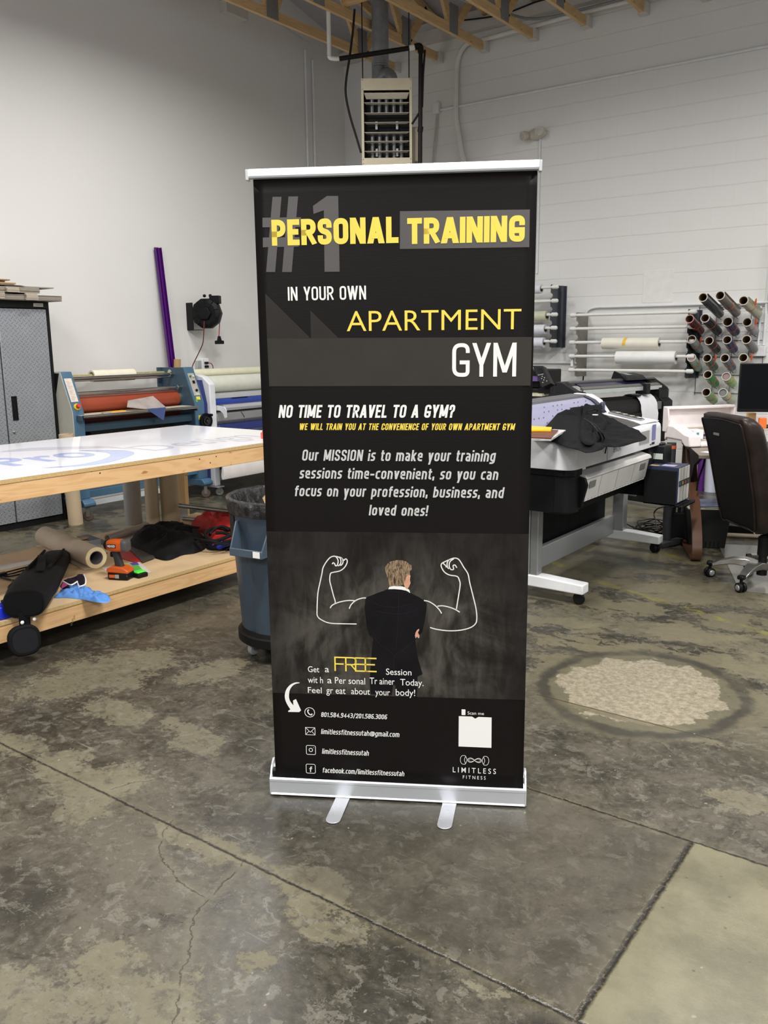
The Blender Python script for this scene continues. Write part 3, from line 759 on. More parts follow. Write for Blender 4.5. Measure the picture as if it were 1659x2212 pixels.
# dumbbell emblem
ex0, ez0 = (0.6622, 0.1513); ex1, ez1 = (0.7579, 0.1829)
def em(x, y): return (ex0+(ex1-ex0)*x, ez0+(ez1-ez0)*y)
for s_ in (0, 1):
    f_ = (lambda x: x) if s_ == 0 else (lambda x: 1-x)
    rib(b, [em(f_(x), y) for x, y in ((.05, .05), (0, .5), (.05, .95), (.18, .97), (.14, .5), (.18, .03))], 0.0014, L2, True, 3)
    rib(b, [em(f_(x), y) for x, y in ((.18, .97), (.235, .5), (.18, .03))], 0.0014, L2, False, 3)
inf = [em(.5+.24*math.sin(t_*PI/12)/(1+math.cos(t_*PI/12)**2)*1.0, .5+.7*math.sin(t_*PI/12)*math.cos(t_*PI/12)/(1+math.cos(t_*PI/12)**2)) for t_ in range(24)]
rib(b, inf, 0.0018, L2, True, 1)
inf = [em(.5+.2*math.sin(t_*PI/12)/(1+math.cos(t_*PI/12)**2), .5+.42*math.sin(t_*PI/12)*math.cos(t_*PI/12)/(1+math.cos(t_*PI/12)**2)) for t_ in range(24)]
rib(b, inf, 0.0008, L2+.0001, True, 1)
obj('dumbbell_emblem', b, wht, sh, smooth=0)
# printed photograph: man in a dark suit before a blackboard
def board_mat():
    m, t = newmat('printed_blackboard', 0.45, 0, 0.2)
    O = t.obj(); v = t.scale(O, (1, 1, 1))
    n = t.noise(v, 4.5, 7, 0.6, 1.2); s_ = t.noise(t.scale(O, (9, 9, 2.5)), 3.0, 6, 0.6, 0.5)
    f = t.m('ADD', t.m('MULTIPLY', n, 0.6), t.m('MULTIPLY', s_, 0.4))
    c = t.mix(t.ss(f, 0.36, 0.68), lin((34, 30, 27)), lin((90, 86, 80)))
    xyz = t.xyz(O)
    dist = t.v('LENGTH', t.v('MULTIPLY_ADD', t.comb(t.v('DOT_PRODUCT', O, tuple(BU)), xyz[2], 0.0), (1/0.42, 1/0.34, 0), (0, -0.56/0.34, 0)))
    c = t.mix(t.ss(dist, 0.5, 1.15, 0, 0.8), c, lin((24, 21, 20)))
    t.link(c, t.bsdf.inputs['Base Color']); return m
b = MB(); flat(b, [(0.0215, 0.9484), (0.8735, 0.9525), (0.8735, 0.3895), (0.0215, 0.3835)], L1-0.0006)
obj('photo_print', b, board_mat(), sh, smooth=0)
suit = mat('printed_dark_suit', (15, 13, 17), 0.5, var=0.3, nscale=16)
b = MB(); flat(b, [(0.4207, 0.7602), (0.4051, 0.7531), (0.3896, 0.7476), (0.3701, 0.7391), (0.3525, 0.7319), (0.3465, 0.7245), (0.3434, 0.6962), (0.3451, 0.6801), (0.3464, 0.664), (0.3481, 0.6437), (0.351, 0.6234), (0.3573, 0.6012), (0.3721, 0.5893), (0.3688, 0.5749), (0.3657, 0.5501), (0.3633, 0.5212), (0.3614, 0.4963), (0.3596, 0.4755), (0.3576, 0.4463), (0.358, 0.417), (0.36, 0.391), (0.4311, 0.3912), (0.4365, 0.4282), (0.4444, 0.4243), (0.4418, 0.3916), (0.5144, 0.3872), (0.516, 0.4227), (0.5181, 0.4593), (0.5349, 0.469), (0.5279, 0.4936), (0.5202, 0.5221), (0.5156, 0.5466), (0.5106, 0.5873), (0.5223, 0.5998), (0.5339, 0.6164), (0.5417, 0.653), (0.5475, 0.6933), (0.5483, 0.7133), (0.5418, 0.7231), (0.5245, 0.7347), (0.5053, 0.7442), (0.4938, 0.7499), (0.4823, 0.7596)], L1)
obj('printed_suit', b, suit, sh, smooth=0)
b = MB()
for ln in ([(0.4561, 0.7531), (0.4567, 0.7191), (0.4549, 0.6829), (0.4537, 0.6263), (0.4461, 0.5526)], [(0.3741, 0.5955), (0.3954, 0.5675), (0.4265, 0.5459), (0.4382, 0.5318)], [(0.5087, 0.5872), (0.4774, 0.5577), (0.446, 0.5362), (0.4379, 0.503), (0.4455, 0.4618)], [(0.3736, 0.7131), (0.4046, 0.7018), (0.4511, 0.6989), (0.4975, 0.7121)], [(0.4206, 0.7575), (0.4399, 0.7527), (0.4669, 0.7513), (0.4919, 0.7479)], [(0.385, 0.6852), (0.4277, 0.6762), (0.4781, 0.6795), (0.5206, 0.6966)]):
    rib(b, ln, 0.0016, L1+0.0003)
obj('printed_suit_folds', b, mat('printed_suit_seam', (34, 31, 38), 0.4), sh, smooth=0)
b = MB(); flat(b, [(0.4226, 0.7603), (0.4265, 0.7684), (0.4401, 0.7718), (0.467, 0.7708), (0.4824, 0.7668), (0.4919, 0.7591), (0.4946, 0.7488), (0.4823, 0.7564), (0.4669, 0.7593), (0.4438, 0.7612)], L1+0.0004)
obj('printed_collar', b, wht, sh, smooth=0)
b = MB(); flat(b, [(0.4749, 0.8031), (0.4807, 0.8112), (0.4883, 0.8145), (0.496, 0.8075), (0.494, 0.7936), (0.4959, 0.7818), (0.4908, 0.7698), (0.4843, 0.7605), (0.4785, 0.7675), (0.4728, 0.7793)], L1+0.0005)
obj('printed_face', b, mat('printed_skin', (214, 160, 132), 0.4, var=0.15, nscale=30), sh, smooth=0)
b = MB(); flat(b, [(0.5165, 0.622), (0.5224, 0.627), (0.5243, 0.6234), (0.5196, 0.6139), (0.525, 0.6039), (0.5242, 0.5958), (0.5203, 0.5945), (0.5165, 0.6004), (0.5126, 0.593), (0.5099, 0.6027), (0.5115, 0.6125)], L1+0.0005)
obj('printed_hand', b, mat('printed_skin', (214, 160, 132), 0.4, var=0.15, nscale=30), sh, smooth=0)
hairm, t = newmat('printed_hair', 0.4)
t.link(t.mix(t.ss(t.noise(t.scale(t.obj(), (140, 140, 34)), 1.6, 4, 0.6, 1.0), 0.35, 0.65), lin((58, 44, 32)), lin((168, 142, 112))), t.bsdf.inputs['Base Color'])
b = MB(); flat(b, [(0.4124, 0.8276), (0.4129, 0.8355), (0.4168, 0.8395), (0.4199, 0.8455), (0.4253, 0.8476), (0.4292, 0.8535), (0.4369, 0.8556), (0.4522, 0.8591), (0.4695, 0.8586), (0.4828, 0.8545), (0.4912, 0.8468), (0.4999, 0.8419), (0.4999, 0.8293), (0.4934, 0.8213), (0.4941, 0.8114), (0.4864, 0.8081), (0.481, 0.8025), (0.4786, 0.7874), (0.4728, 0.7773), (0.4651, 0.772), (0.4516, 0.7709), (0.4401, 0.7722), (0.4285, 0.7684), (0.4247, 0.7783), (0.4229, 0.7901), (0.418, 0.8059)], L1+0.0007)
obj('printed_hair', b, hairm, sh, smooth=0)
chalk = mat('printed_chalk', (236, 234, 226), 0.5, var=0.12, nscale=80)
b = MB(); TH = 0.0036
for ln in ([(0.3159, 0.6379), (0.2706, 0.6375), (0.2272, 0.6384), (0.2017, 0.6471), (0.1854, 0.6606), (0.184, 0.6842), (0.1882, 0.741), (0.1971, 0.7814), (0.2037, 0.8095), (0.2073, 0.8276), (0.2183, 0.8476), (0.2323, 0.8638), (0.246, 0.8684), (0.2537, 0.8641), (0.2585, 0.8524), (0.2551, 0.8384), (0.2492, 0.8363), (0.2466, 0.843), (0.242, 0.8461), (0.2384, 0.8413)],
  [(0.2518, 0.8681), (0.2642, 0.8631), (0.2678, 0.8513), (0.2645, 0.8406), (0.2574, 0.8357)], [(0.2615, 0.8663), (0.2719, 0.8613), (0.2748, 0.8499), (0.2707, 0.8407), (0.2652, 0.8374)], [(0.2692, 0.8636), (0.278, 0.8555), (0.2819, 0.8595), (0.2873, 0.858), (0.2879, 0.847), (0.2783, 0.8301), (0.2625, 0.8187), (0.2398, 0.8134), (0.2318, 0.8081), (0.229, 0.7861), (0.2339, 0.7621), (0.2404, 0.7341), (0.2458, 0.714), (0.2445, 0.7067)],
  [(0.2284, 0.6909), (0.2365, 0.7017), (0.2603, 0.7124), (0.2879, 0.7183), (0.3113, 0.7184)], [(0.292, 0.6901), (0.2994, 0.7052), (0.3153, 0.7197), (0.3349, 0.7274), (0.3485, 0.7286)],
  None, [(0.5598, 0.6325), (0.5822, 0.6266), (0.6206, 0.6229), (0.659, 0.6259), (0.6895, 0.6348), (0.7065, 0.6474), (0.712, 0.6635), (0.7098, 0.6974), (0.6998, 0.7408), (0.688, 0.7879), (0.6821, 0.8172), (0.6687, 0.8385), (0.6535, 0.8635), (0.6402, 0.8691), (0.6271, 0.8658), (0.6082, 0.8569), (0.5969, 0.8496), (0.5962, 0.839), (0.6065, 0.8216), (0.6235, 0.8121), (0.647, 0.8082), (0.6547, 0.795), (0.6571, 0.7793), (0.6524, 0.7437), (0.6477, 0.7118), (0.6459, 0.6978)],
  [(0.6365, 0.8671), (0.6241, 0.8571), (0.6215, 0.8415), (0.6272, 0.831), (0.6356, 0.8319), (0.634, 0.8437), (0.6404, 0.8457), (0.6461, 0.8368)], [(0.6214, 0.8637), (0.615, 0.8531), (0.6158, 0.8394), (0.6204, 0.8328)], [(0.6014, 0.8516), (0.6102, 0.8432), (0.6121, 0.8374)],
  [(0.5398, 0.7243), (0.5552, 0.7215), (0.5744, 0.71), (0.5897, 0.6944), (0.5974, 0.6817)], [(0.5839, 0.7062), (0.6011, 0.7078), (0.6241, 0.7032), (0.6432, 0.6957), (0.6566, 0.6873)]):
    if ln is None: obj('chalk_arm', b, chalk, sh, smooth=0); b = MB()
    else: rib(b, ln, TH, L2-0.0003)
obj('chalk_arm', b, chalk, sh, smooth=0)
# hardware
b = bprism([(0.004, 2.0425), (0.012, 2.0444999999999998), (0.014, 2.05), (0.008, 2.0714), (-0.008, 2.0714), (-0.012, 2.05), (-0.006, 2.0425)], 0.010, 0.879)
tr = obj('top_rail', b, mat('white_rail', (214, 218, 222), 0.4, 0.2, var=0.01), ban, bevel=0.0012)
for x0 in (0.002, 0.877):
    obj('end_cap', bprism([(-0.013, 2.0385), (0.016, 2.0385), (0.016, 2.069), (-0.013, 2.069)], x0, x0+0.009), mat('grey_end_cap', (206, 208, 208), 0.4), tr, bevel=0.001)
cas = obj('base_housing', bprism([(0.0, 0.012), (0.004, 0.006), (-0.09, 0.006), (-0.095, 0.05), (-0.08, 0.088), (-0.045, 0.098), (-0.030, 0.094), (-0.030, 0.074), (-0.004, 0.062), (0.0, 0.058)], 0.003, 0.882), alu, ban, bevel=0.0015)
obj('slot_liner', bprism([(-0.006, 0.0615), (-0.0045, 0.068), (-0.008, 0.090), (-0.029, 0.0945), (-0.029, 0.070)], 0.010, 0.875), blackp, ban)
obj('front_lip', bprism([(0.0, 0.052), (0.003, 0.056), (0.003, 0.064), (-0.002, 0.070), (-0.006, 0.066)], 0.0, 0.885), alu, ban, bevel=0.0008)
for x0 in (-0.001, 0.879):
    pr = [(0.001, 0.006), (-0.093, 0.006), (-0.097, 0.05)] + [(-0.055+0.042*math.cos(R(a_)), 0.062+0.052*math.sin(R(a_))) for a_ in range(170, 0, -17)] + [(0.001, 0.06)]
    obj('end_cap', bprism(pr, x0, x0+0.007), alu, ban, bevel=0.001)
for p0, p1, q0, q1 in (((-1.748, 2.082, 0.004), (-1.707, 2.111, 0.004), (-1.685, 1.95, 0.003), (-1.644, 1.97, 0.003)), ((-1.426, 2.264, 0.004), (-1.385, 2.291, 0.004), (-1.366, 2.135, 0.003), (-1.324, 2.151, 0.003))):
    p0, p1, q0, q1 = [Vector(v) for v in (p0, p1, q0, q1)]
    w = (p1-p0); w.z = 0; d = (q0-p0); d.z = 0; wl = w.length; 
    d.normalize(); w2 = Vector((-d.y, d.x, 0)); w2 = w2 if w2.dot(w) > 0 else -w2
    w2 *= w.dot(w2)
    Lf = (q0-p0).length+0.012
    pts = [p0-d*0.09, p0-d*0.09+w2, p0+w2+d*(Lf-0.03)]
    for k in range(1, 8):
        a_ = PI*k/8; pts.append(p0+w2/2+d*(Lf-0.03)+w2/2*math.cos(a_)+d*0.022*math.sin(a_))
    pts.append(p0+d*(Lf-0.03))
    pts = [Vector((v.x, v.y, 0.0015)) for v in pts]
    obj('foot', MB().prism(pts, 0, (0, 0, 0.004)), mat('silver_foot', (196, 198, 203), 0.3, 0.6, var=0.01), ban, bevel=0.001)
# ================================================================ LEFT SIDE: CABINET
def tread_mat():
    m, t = newmat('diamond_tread_sheet', 0.34, 0.35)
    O = t.obj(); x = t.xyz(O); k = 0.0215
    a = t.m('DIVIDE', x[1], k); b_ = t.m('DIVIDE', x[2], k)
    def lug(sgn, off):
        u_ = t.m('ADD', a, off); v_ = t.m('ADD', b_, off)
        fu = t.m('SUBTRACT', t.m('FRACT', t.m('MULTIPLY', t.m('ADD', u_, 80.0), 0.5)), 0.5); fv = t.m('SUBTRACT', t.m('FRACT', t.m('MULTIPLY', t.m('ADD', v_, 80.0), 0.5)), 0.5)
        p = t.m('ADD', fu, t.m('MULTIPLY', fv, sgn)); q = t.m('SUBTRACT', fu, t.m('MULTIPLY', fv, sgn))
        r_ = t.m('ADD', t.m('POWER', t.m('MULTIPLY', t.m('ABSOLUTE', p), 2.0), 2.0), t.m('POWER', t.m('MULTIPLY', t.m('ABSOLUTE', q), 7.0), 2.0))
        return t.ss(r_, 0.35, 1.0, 1, 0)
    h = t.m('MAXIMUM', t.m('MAXIMUM', lug(1, 0.0), lug(-1, 1.0)), 0.0)
    t.link(t.mix(t.noise(O, 6, 3), lin((148, 152, 158)), lin((166, 170, 176))), t.bsdf.inputs['Base Color'])
    t.bump(h, 1.0, 0.006); return m
tread = tread_mat()
XF = -6.84
cb = thing('storage_cabinet', (-7.07, 3.98, 0), 'tall metal cabinet with grey diamond tread doors and black frame against left wall', 'cabinet')
b = MB().box((-7.285, 3.50, 0.0), (XF-0.022, 4.446, 1.922))
obj('body', b, blackm, cb, bevel=0.004)
b = MB().box((XF-0.022, 3.50, 1.865), (XF+0.004, 4.446, 1.922)).box((XF-0.022, 4.42, 0.0), (XF+0.004, 4.446, 1.865)).box((XF-0.022, 3.50, 0.0), (XF+0.004, 4.42, 0.048))
obj('frame', b, blackm, cb, bevel=0.002)
for y0, y1, nm in ((3.965, 4.408, 'r'), (3.512, 3.953, 'l')):
    d_ = obj('door', MB().box((XF-0.02, y0, 0.058), (XF+0.016, y1, 1.858)), tread, cb, bevel=0.004)
    if nm == 'r':
        obj('handle', MB().box((XF+0.016, 4.012, 0.93), (XF+0.022, 4.062, 0.94)).box((XF+0.016, 4.012, 1.125), (XF+0.022, 4.062, 1.135)).box((XF+0.016, 4.012, 0.93), (XF+0.022, 4.020, 1.135)).box((XF+0.016, 4.054, 0.93), (XF+0.022, 4.062, 1.135)).box((XF+0.016, 4.028, 0.95), (XF+0.021, 4.040, 1.12)), blackp, d_, bevel=0.002)
        obj('handle_pocket', MB().box((XF+0.0155, 4.02, 0.94), (XF+0.0175, 4.054, 1.125)), mat('black_pocket', (12, 12, 12), 0.6), d_)
        obj('lock', MB().lathe([(0.0, 0), (0.011, 0), (0.011, 0.006), (0.006, 0.008), (0, 0.008)], (XF+0.016, 4.012, 0.83), 'X', 16), chrome, d_)
obj('maker_plate', MB().box((XF+0.004, 4.30, 1.878), (XF+0.007, 4.392, 1.908)), mat('silver_plate', (176, 172, 166), 0.35, 0.6), cb, bevel=0.001)
b = MB(); fontwrite(b, 'GLADIATOR', 4.326, 1.886, 4.385, 1.899, lambda y, z, k=0: Vector((XF+0.0075, y, z)))
obj('plate_lettering', b, mat('dark_red_print', (120, 60, 44), 0.5), cb, smooth=0)

# flattened cardboard stacks lying on the cabinet
cgrp = 'flattened boxes on the cabinet'
def bundle(y0, y1, x0, x1, z0, z1, m, label, fold=None, wav=0.004, rx=0.0):
    b = MB(); n = max(2, int((z1-z0)/0.0055)); rnd = random.Random(int(y1*977+z0*131))
    for i in range(n):
        za = z0+(z1-z0)*i/n; zb = za+(z1-z0)/n*0.86
        e0, e1 = rnd.uniform(-wav, wav), rnd.uniform(-wav, wav)
        b.box((x0+e0, y0+e1, za), (x1+e1, y1+e0, zb))
    if rx: b.xf(Matrix.Translation((0, y0, z0)) @ Matrix.Rotation(rx, 4, 'X') @ Matrix.Translation((0, -y0, -z0)))
    return tag(obj('cardboard_stack' if n > 2 else 'cardboard_sheet', b, m, smooth=0), label, 'cardboard', cgrp if False else None)
bundle(3.50, 4.53, -7.22, -6.76, 1.925, 1.972, card_grey, 'thick grey stack of flattened boxes directly on top of the cabinet')
b = MB(); 
for i in range(9): b.tube([(-7.2, 4.545, 1.932+i*0.0048), (-6.74, 4.548, 1.932+i*0.0048)], 0.0028, 6)
bundle(4.18, 4.29, -6.755, -6.735, 1.928, 1.985, mat('pale_cardboard', (182, 172, 156), 0.8), 'pale folded end of cardboard poking out of lower box stack')
bundle(3.90, 3.99, -6.755, -6.735, 1.930, 1.985, mat('pale_cardboard', (182, 172, 156), 0.8), 'pale folded cardboard end at the left picture edge, lower stack')
bundle(3.50, 4.33, -7.20, -6.77, 1.985, 2.032, card_grey, 'upper grey stack of flattened boxes on the lower cardboard stack')
bundle(4.02, 4.13, -6.765, -6.745, 1.987, 2.030, mat('pale_cardboard', (182, 172, 156), 0.8), 'pale folded end of cardboard poking out of upper box stack')
bundle(4.05, 4.50, -7.1, -6.82, 2.034, 2.044, card_grey, 'thin cardboard sheet sticking out right over the upper stack')
bundle(3.80, 4.22, -7.1, -6.80, 2.046, 2.052, mat('white_board', (214, 210, 202), 0.7), 'thin white board lying between cardboard sheets on the cabinet')
bundle(3.5, 4.13, -7.1, -6.79, 2.054, 2.066, cardb, 'tan cardboard sheet near the top of the cabinet pile')
bundle(3.5, 4.05, -7.05, -6.82, 2.068, 2.076, mat('dark_cardboard', (120, 90, 62), 0.8), 'dark brown cardboard sheet second from top of the pile')
bundle(3.5, 4.09, -7.10, -6.80, 2.082, 2.092, cardb, 'topmost brown cardboard sheet of the pile on the cabinet')

# ================================================================ LAMINATOR (BLUE)
blue = mat('steel_blue_enamel', (74, 108, 134), 0.4)
blue_d = mat('dark_blue_enamel', (56, 80, 98), 0.42)
lam = thing('laminating_machine', (-6.9, 5.2, 0), 'blue roll laminator with red roller beside the tread-plate cabinet', 'laminator')
def sideplate(y0, y1, m, prof):
    return MB().prism([(x, y0, z) for x, z in prof], 0, (0, y1-y0, 0))
prof = [(-6.76, 1.32), (-6.62, 0.972), (-6.62, 0.20), (-6.78, 0.20), (-6.98, 0.78), (-7.12, 0.95), (-7.12, 1.32)]
obj('side_panel', sideplate(4.450, 4.456, blue, prof), mat('beige_grey_side', (186, 184, 172), 0.5), lam, bevel=0.002)
obj('side_cover', sideplate(4.4465, 4.4495, blue, [(-6.775, 1.31), (-6.85, 1.1), (-6.93, 0.85), (-6.93, 0.3), (-7.14, 0.3), (-7.14, 1.31)]), blackm, lam)
profL = [(-6.76, 1.322), (-6.62, 0.972), (-6.62, 0.20), (-6.74, 0.20), (-6.74, 0.93), (-6.86, 1.22), (-6.86, 1.322)]
colL = obj('control_column', sideplate(4.456, 4.566, blue, profL), blue, lam, bevel=0.004)
colR = obj('control_column', sideplate(5.849, 5.971, blue, profL), blue, lam, bevel=0.004)
obj('side_panel', sideplate(5.838, 5.849, blue, [(-6.76, 1.32), (-6.62, 0.97), (-6.62, 0.6), (-7.12, 0.6), (-7.12, 1.32)]), blue_d, lam, bevel=0.002)
def onslope(y, s, off=0.001):       # s 0 top .. 1 bottom of the sloped face
    p = Vector((-6.76, y, 1.32)).lerp(Vector((-6.62, y, 0.972)), s); nrm = Vector((0.348, 0, 0.14)).normalized()
    return p+nrm*off
def slopeplate(y0, y1, s0, s1, th=0.002):
    a = [onslope(y0, s0), onslope(y1, s0), onslope(y1, s1), onslope(y0, s1)]
    return MB().prism(a, 0, Vector((0.348, 0, 0.14)).normalized()*th)
ip = obj('instruction_plate', slopeplate(4.470, 4.542, 0.16, 0.74), mat('aged_white_label', (222, 212, 200), 0.4), colL)
b = MB(); rnd = random.Random(4)
for i in range(26):
    s_ = 0.185+i*0.0205
    if i in (1, 12, 19): continue
    y0 = 4.478+rnd.random()*0.008; y1 = y0+rnd.uniform(0.022, 0.05)
    n3 = Vector((0.348, 0, 0.14)).normalized()*0.0022
    b.face([onslope(y0, s_)+n3, onslope(y1, s_)+n3, onslope(y1, s_+0.007)+n3, onslope(y0, s_+0.007)+n3])
obj('instruction_lines', b, mat('pinkish_print', (176, 150, 146), 0.5), ip, smooth=0)
pbase = onslope(4.508, 0.87, 0.0); nrm = Vector((0.348, 0, 0.14)).normalized()
es = obj('stop_button_collar', MB().tube([pbase, pbase+nrm*0.012], 0.030, 24), mat('yellow_plastic', (222, 196, 40), 0.4), colL, bevel=0.001)
obj('stop_button', MB().tube([pbase+nrm*0.012, pbase+nrm*0.026, pbase+nrm*0.026, pbase+nrm*0.045], [0.011, 0.011, 0.020, 0.019], 24), mat('red_plastic', (206, 58, 62), 0.4), es)
cp = obj('control_plate', slopeplate(5.870, 5.950, 0.17, 0.80), mat('silver_label', (196, 192, 184), 0.35, 0.3), colR)
for y, s_, r_, m_ in ((5.892, .26, .010, mat('green_button', (60, 120, 60), 0.4)), (5.928, .26, .010, mat('pale_button', (214, 214, 200), 0.4)), (5.915, .66, .013, blackp)):
    p = onslope(y, s_, 0.003); obj('button', MB().tube([p, p+nrm*0.014], r_, 16), m_, cp)
p = onslope(5.912, .42, 0.002)
obj('rocker_switch', slopeplate(5.900, 5.925, .385, .46, 0.012), blackp, cp)
b = MB(); fontwrite(b, 'SN', 5.896, 0, 5.936, 0.03, lambda y, z, k=0: onslope(y, 0.79-z*2.4, 0.0036))
obj('plate_script', b, wht, cp, smooth=0)
yl_ = mat('yellow_sticker', (226, 222, 60), 0.5)
obj('warning_sticker', slopeplate(5.885, 5.935, .83, .92, 0.001), yl_, colR)
obj('green_sticker', slopeplate(5.868, 5.892, .90, .985, 0.001), mat('green_sticker', (120, 170, 50), 0.5), colR)
obj('warning_sticker', MB().box((-6.6195, 5.885, 0.80), (-6.618, 5.93, 0.845)), yl_, colR)
obj('side_flange', MB().box((-7.12, 5.80, 0.62), (-7.10, 5.84, 1.32)), blue_d, lam)
# rollers
yl0, yl1 = 4.566, 5.838
obj('silicone_roller', MB().tube([(-6.86, yl0, 1.015), (-6.86, 5.80, 1.015)], 0.078, 32), mat('red_silicone', (150, 66, 42), 0.38, var=0.1, nscale=3), lam)
obj('roller_end', MB().tube([(-6.86, 5.80, 1.015), (-6.86, yl1, 1.015)], 0.070, 24), steel, lam)
obj('idler_bar', MB().tube([(-6.92, yl0, 1.255), (-6.92, yl1, 1.255)], 0.016, 16).tube([(-6.92, 5.80, 1.255), (-6.92, yl1, 1.255)], 0.022, 16), chrome, lam)
obj('idler_bar', MB().tube([(-6.93, yl0, 1.232), (-6.93, yl1, 1.228)], 0.009, 12), chrome, lam)
obj('idler_bar', MB().tube([(-6.80, yl0, 1.128), (-6.80, yl1, 1.128)], 0.014, 16).tube([(-6.80, 5.79, 1.128), (-6.80, yl1, 1.128)], 0.02, 16), chrome, lam)
obj('brass_supply_shaft', MB().tube([(-7.06, yl0, 1.262), (-7.06, yl1, 1.262)], 0.022, 20), mat('pale_brass_shaft', (214, 206, 150), 0.25, 0.6), lam)
obj('shaft_socket', MB().lathe([(0, 0), (0.030, 0), (0.030, -0.012), (0.016, -0.014), (0, -0.014)], (-6.95, 5.838, 1.27), 'Y', 20), chrome, lam)
obj('pinch_bar', MB().box((-6.93, yl0, 1.085), (-6.90, yl1, 1.105)), steel, lam)
tb = obj('feed_table', MB().box((-6.78, 4.50, 0.935), (-6.56, 5.82, 0.945)), mat('worn_cream_table', (206, 200, 178), 0.45, nscale=20), lam)
obj('feed_table_edge', MB().tube([(-6.548, 4.50, 0.935), (-6.548, 5.82, 0.935)], 0.014, 16), chrome, tb)
for y in (4.49, 5.81):
    obj('table_bracket', MB().box((-6.64, y-0.006, 0.90), (-6.545, y+0.006, 0.945)), blue_d, tb)
obj('lower_roller', MB().tube([(-6.86, yl0, 0.872), (-6.86, 5.82, 0.872)], 0.058, 28), mat('dark_red_roller', (96, 34, 28), 0.45), lam)
obj('front_beam', MB().box((-6.72, yl0, 0.79), (-6.66, yl1, 0.86)), blue_d, lam, bevel=0.004)
obj('back_panel', MB().box((-7.02, yl0, 0.35), (-7.0, yl1, 0.84)), mat('dark_grey_panel', (74, 72, 70), 0.5), lam)
obj('take_up_core', MB().tube([(-6.78, 4.566, 0.72), (-6.78, 4.70, 0.72)], 0.062, 24), blackp, lam)
hw = obj('hand_wheel', MB().pipe((-6.60, 5.955, 0.785), (-6.575, 5.955, 0.785), 0.078, 0.050, 28).tube([(-6.615, 5.955, 0.785), (-6.58, 5.955, 0.785)], 0.030, 20), blackp, lam)
obj('wheel_hub', MB().pipe((-6.578, 5.955, 0.785), (-6.570, 5.955, 0.785), 0.042, 0.030, 24).tube([(-6.58, 5.955, 0.785), (-6.566, 5.955, 0.785)], 0.014, 16), chrome, hw)
obj('wheel_knob', MB().tube([(-6.575, 6.000, 0.842), (-6.545, 6.000, 0.842)], 0.014, 12), blackp, hw)
obj('lower_beam', MB().box((-6.86, 4.57, 0.165), (-6.80, 5.84, 0.235)), blue, lam, bevel=0.004)
obj('lower_rail', MB().box((-6.84, 4.57, 0.09), (-6.80, 5.84, 0.14)), mat('pale_rail', (190, 196, 198), 0.4), lam)
obj('end_box', MB().box((-6.72, 5.72, 0.25), (-6.64, 5.86, 0.34)), blue, lam, bevel=0.003)
def caster(parent, x, y, r=0.042, w=0.028, fork=None, wheelm=None, az=0.3, zt=None):
    M = Matrix.Translation((x, y, 0)) @ Matrix.Rotation(az, 4, 'Z')
    zt = zt or r*2+0.03
    b = MB().box((-0.018, -w/2-0.006, r*0.9), (0.014, -w/2-0.002, zt)).box((-0.018, w/2+0.002, r*0.9), (0.014, w/2+0.006, zt)).box((-0.022, -w/2-0.006, zt-0.006), (0.022, w/2+0.006, zt)).tube([(0, -w/2-0.008, r), (0, w/2+0.008, r)], 0.006, 8)
    f_ = obj('caster', b.xf(M), fork or steel, parent)
    w_ = MB().lathe([(0.0, -w/2), (r*0.5, -w/2), (r*0.85, -w/2+0.001), (r, -w/4), (r, w/4), (r*0.85, w/2-0.001), (r*0.5, w/2), (0, w/2)], (0, 0, r), 'Y', 24)
    obj('wheel', w_.xf(M), wheelm or mat('brown_wheel', (92, 76, 68), 0.5), f_)
for yy in (4.50, 5.90):
    ft = MB().prism([(-6.98, yy-0.045, 0.13), (-6.56, yy-0.045, 0.13), (-6.535, yy-0.06, 0.145), (-6.535, yy-0.06, 0.17), (-6.57, yy-0.06, 0.20), (-6.98, yy-0.06, 0.20)], 0, (0, 0.12, 0))
    f2 = obj('foot_bar', ft, blue, lam, bevel=0.006)
    caster(lam, -6.60, yy+0.015, 0.046, 0.03, az=0.9, zt=0.13)
    caster(lam, -6.92, yy, 0.046, 0.03, az=0.2, zt=0.13)
tag(obj('masking_roll', MB().pipe((-7.06, 4.98, 1.262), (-7.06, 5.46, 1.262), 0.056, 0.040, 32), mat('cream_masking_film', (236, 230, 210), 0.5)), 'cream roll of transfer tape on the blue laminator top shaft', 'roll')
# film scraps lying on the feed table
film = mat('clear_grey_film', (168, 158, 154), 0.15, var=0.2, nscale=10)
b = MB()
pts = [(-6.6, 5.009, 0.984), (-6.7, 5.101, 1.035), (-6.74, 5.427, 1.058), (-6.62, 5.477, 0.952), (-6.6, 5.223, 0.952)]
b.face(pts); 
tag(obj('film_scrap', b, film, base=None, smooth=0), 'crumpled silvery grey film scrap on the laminator feed table', 'film').modifiers.new('t', 'SOLIDIFY').thickness = 0.004
b = MB().face([(-6.53, 5.173, 0.962), (-6.53, 5.403, 0.96), (-6.53, 5.372, 0.848), (-6.53, 5.36, 0.84)])
tag(obj('film_corner', b, mat('blue_film', (74, 92, 142), 0.3), smooth=0), 'blue translucent film corner hanging over the feed table edge', 'film').modifiers.new('t', 'SOLIDIFY').thickness = 0.002
b = MB().cbox((0, 0, 0), (0.05, 0.22, 0.010), Matrix.Translation((-6.66, 4.92, 0.9505)) @ Matrix.Rotation(0.06, 4, 'Z'))
tag(obj('squeegee_strip', b, mat('orange_yellow_plastic', (232, 172, 40), 0.5), bevel=0.001), 'orange yellow plastic strip lying on the laminator feed table', 'strip')
tag(obj('tape_piece', MB().box((-6.62, 4.74, 0.946), (-6.58, 4.83, 0.956)), mat('grey_scrap', (160, 158, 152), 0.5)), 'small grey scrap at left of the orange strip', 'scrap')

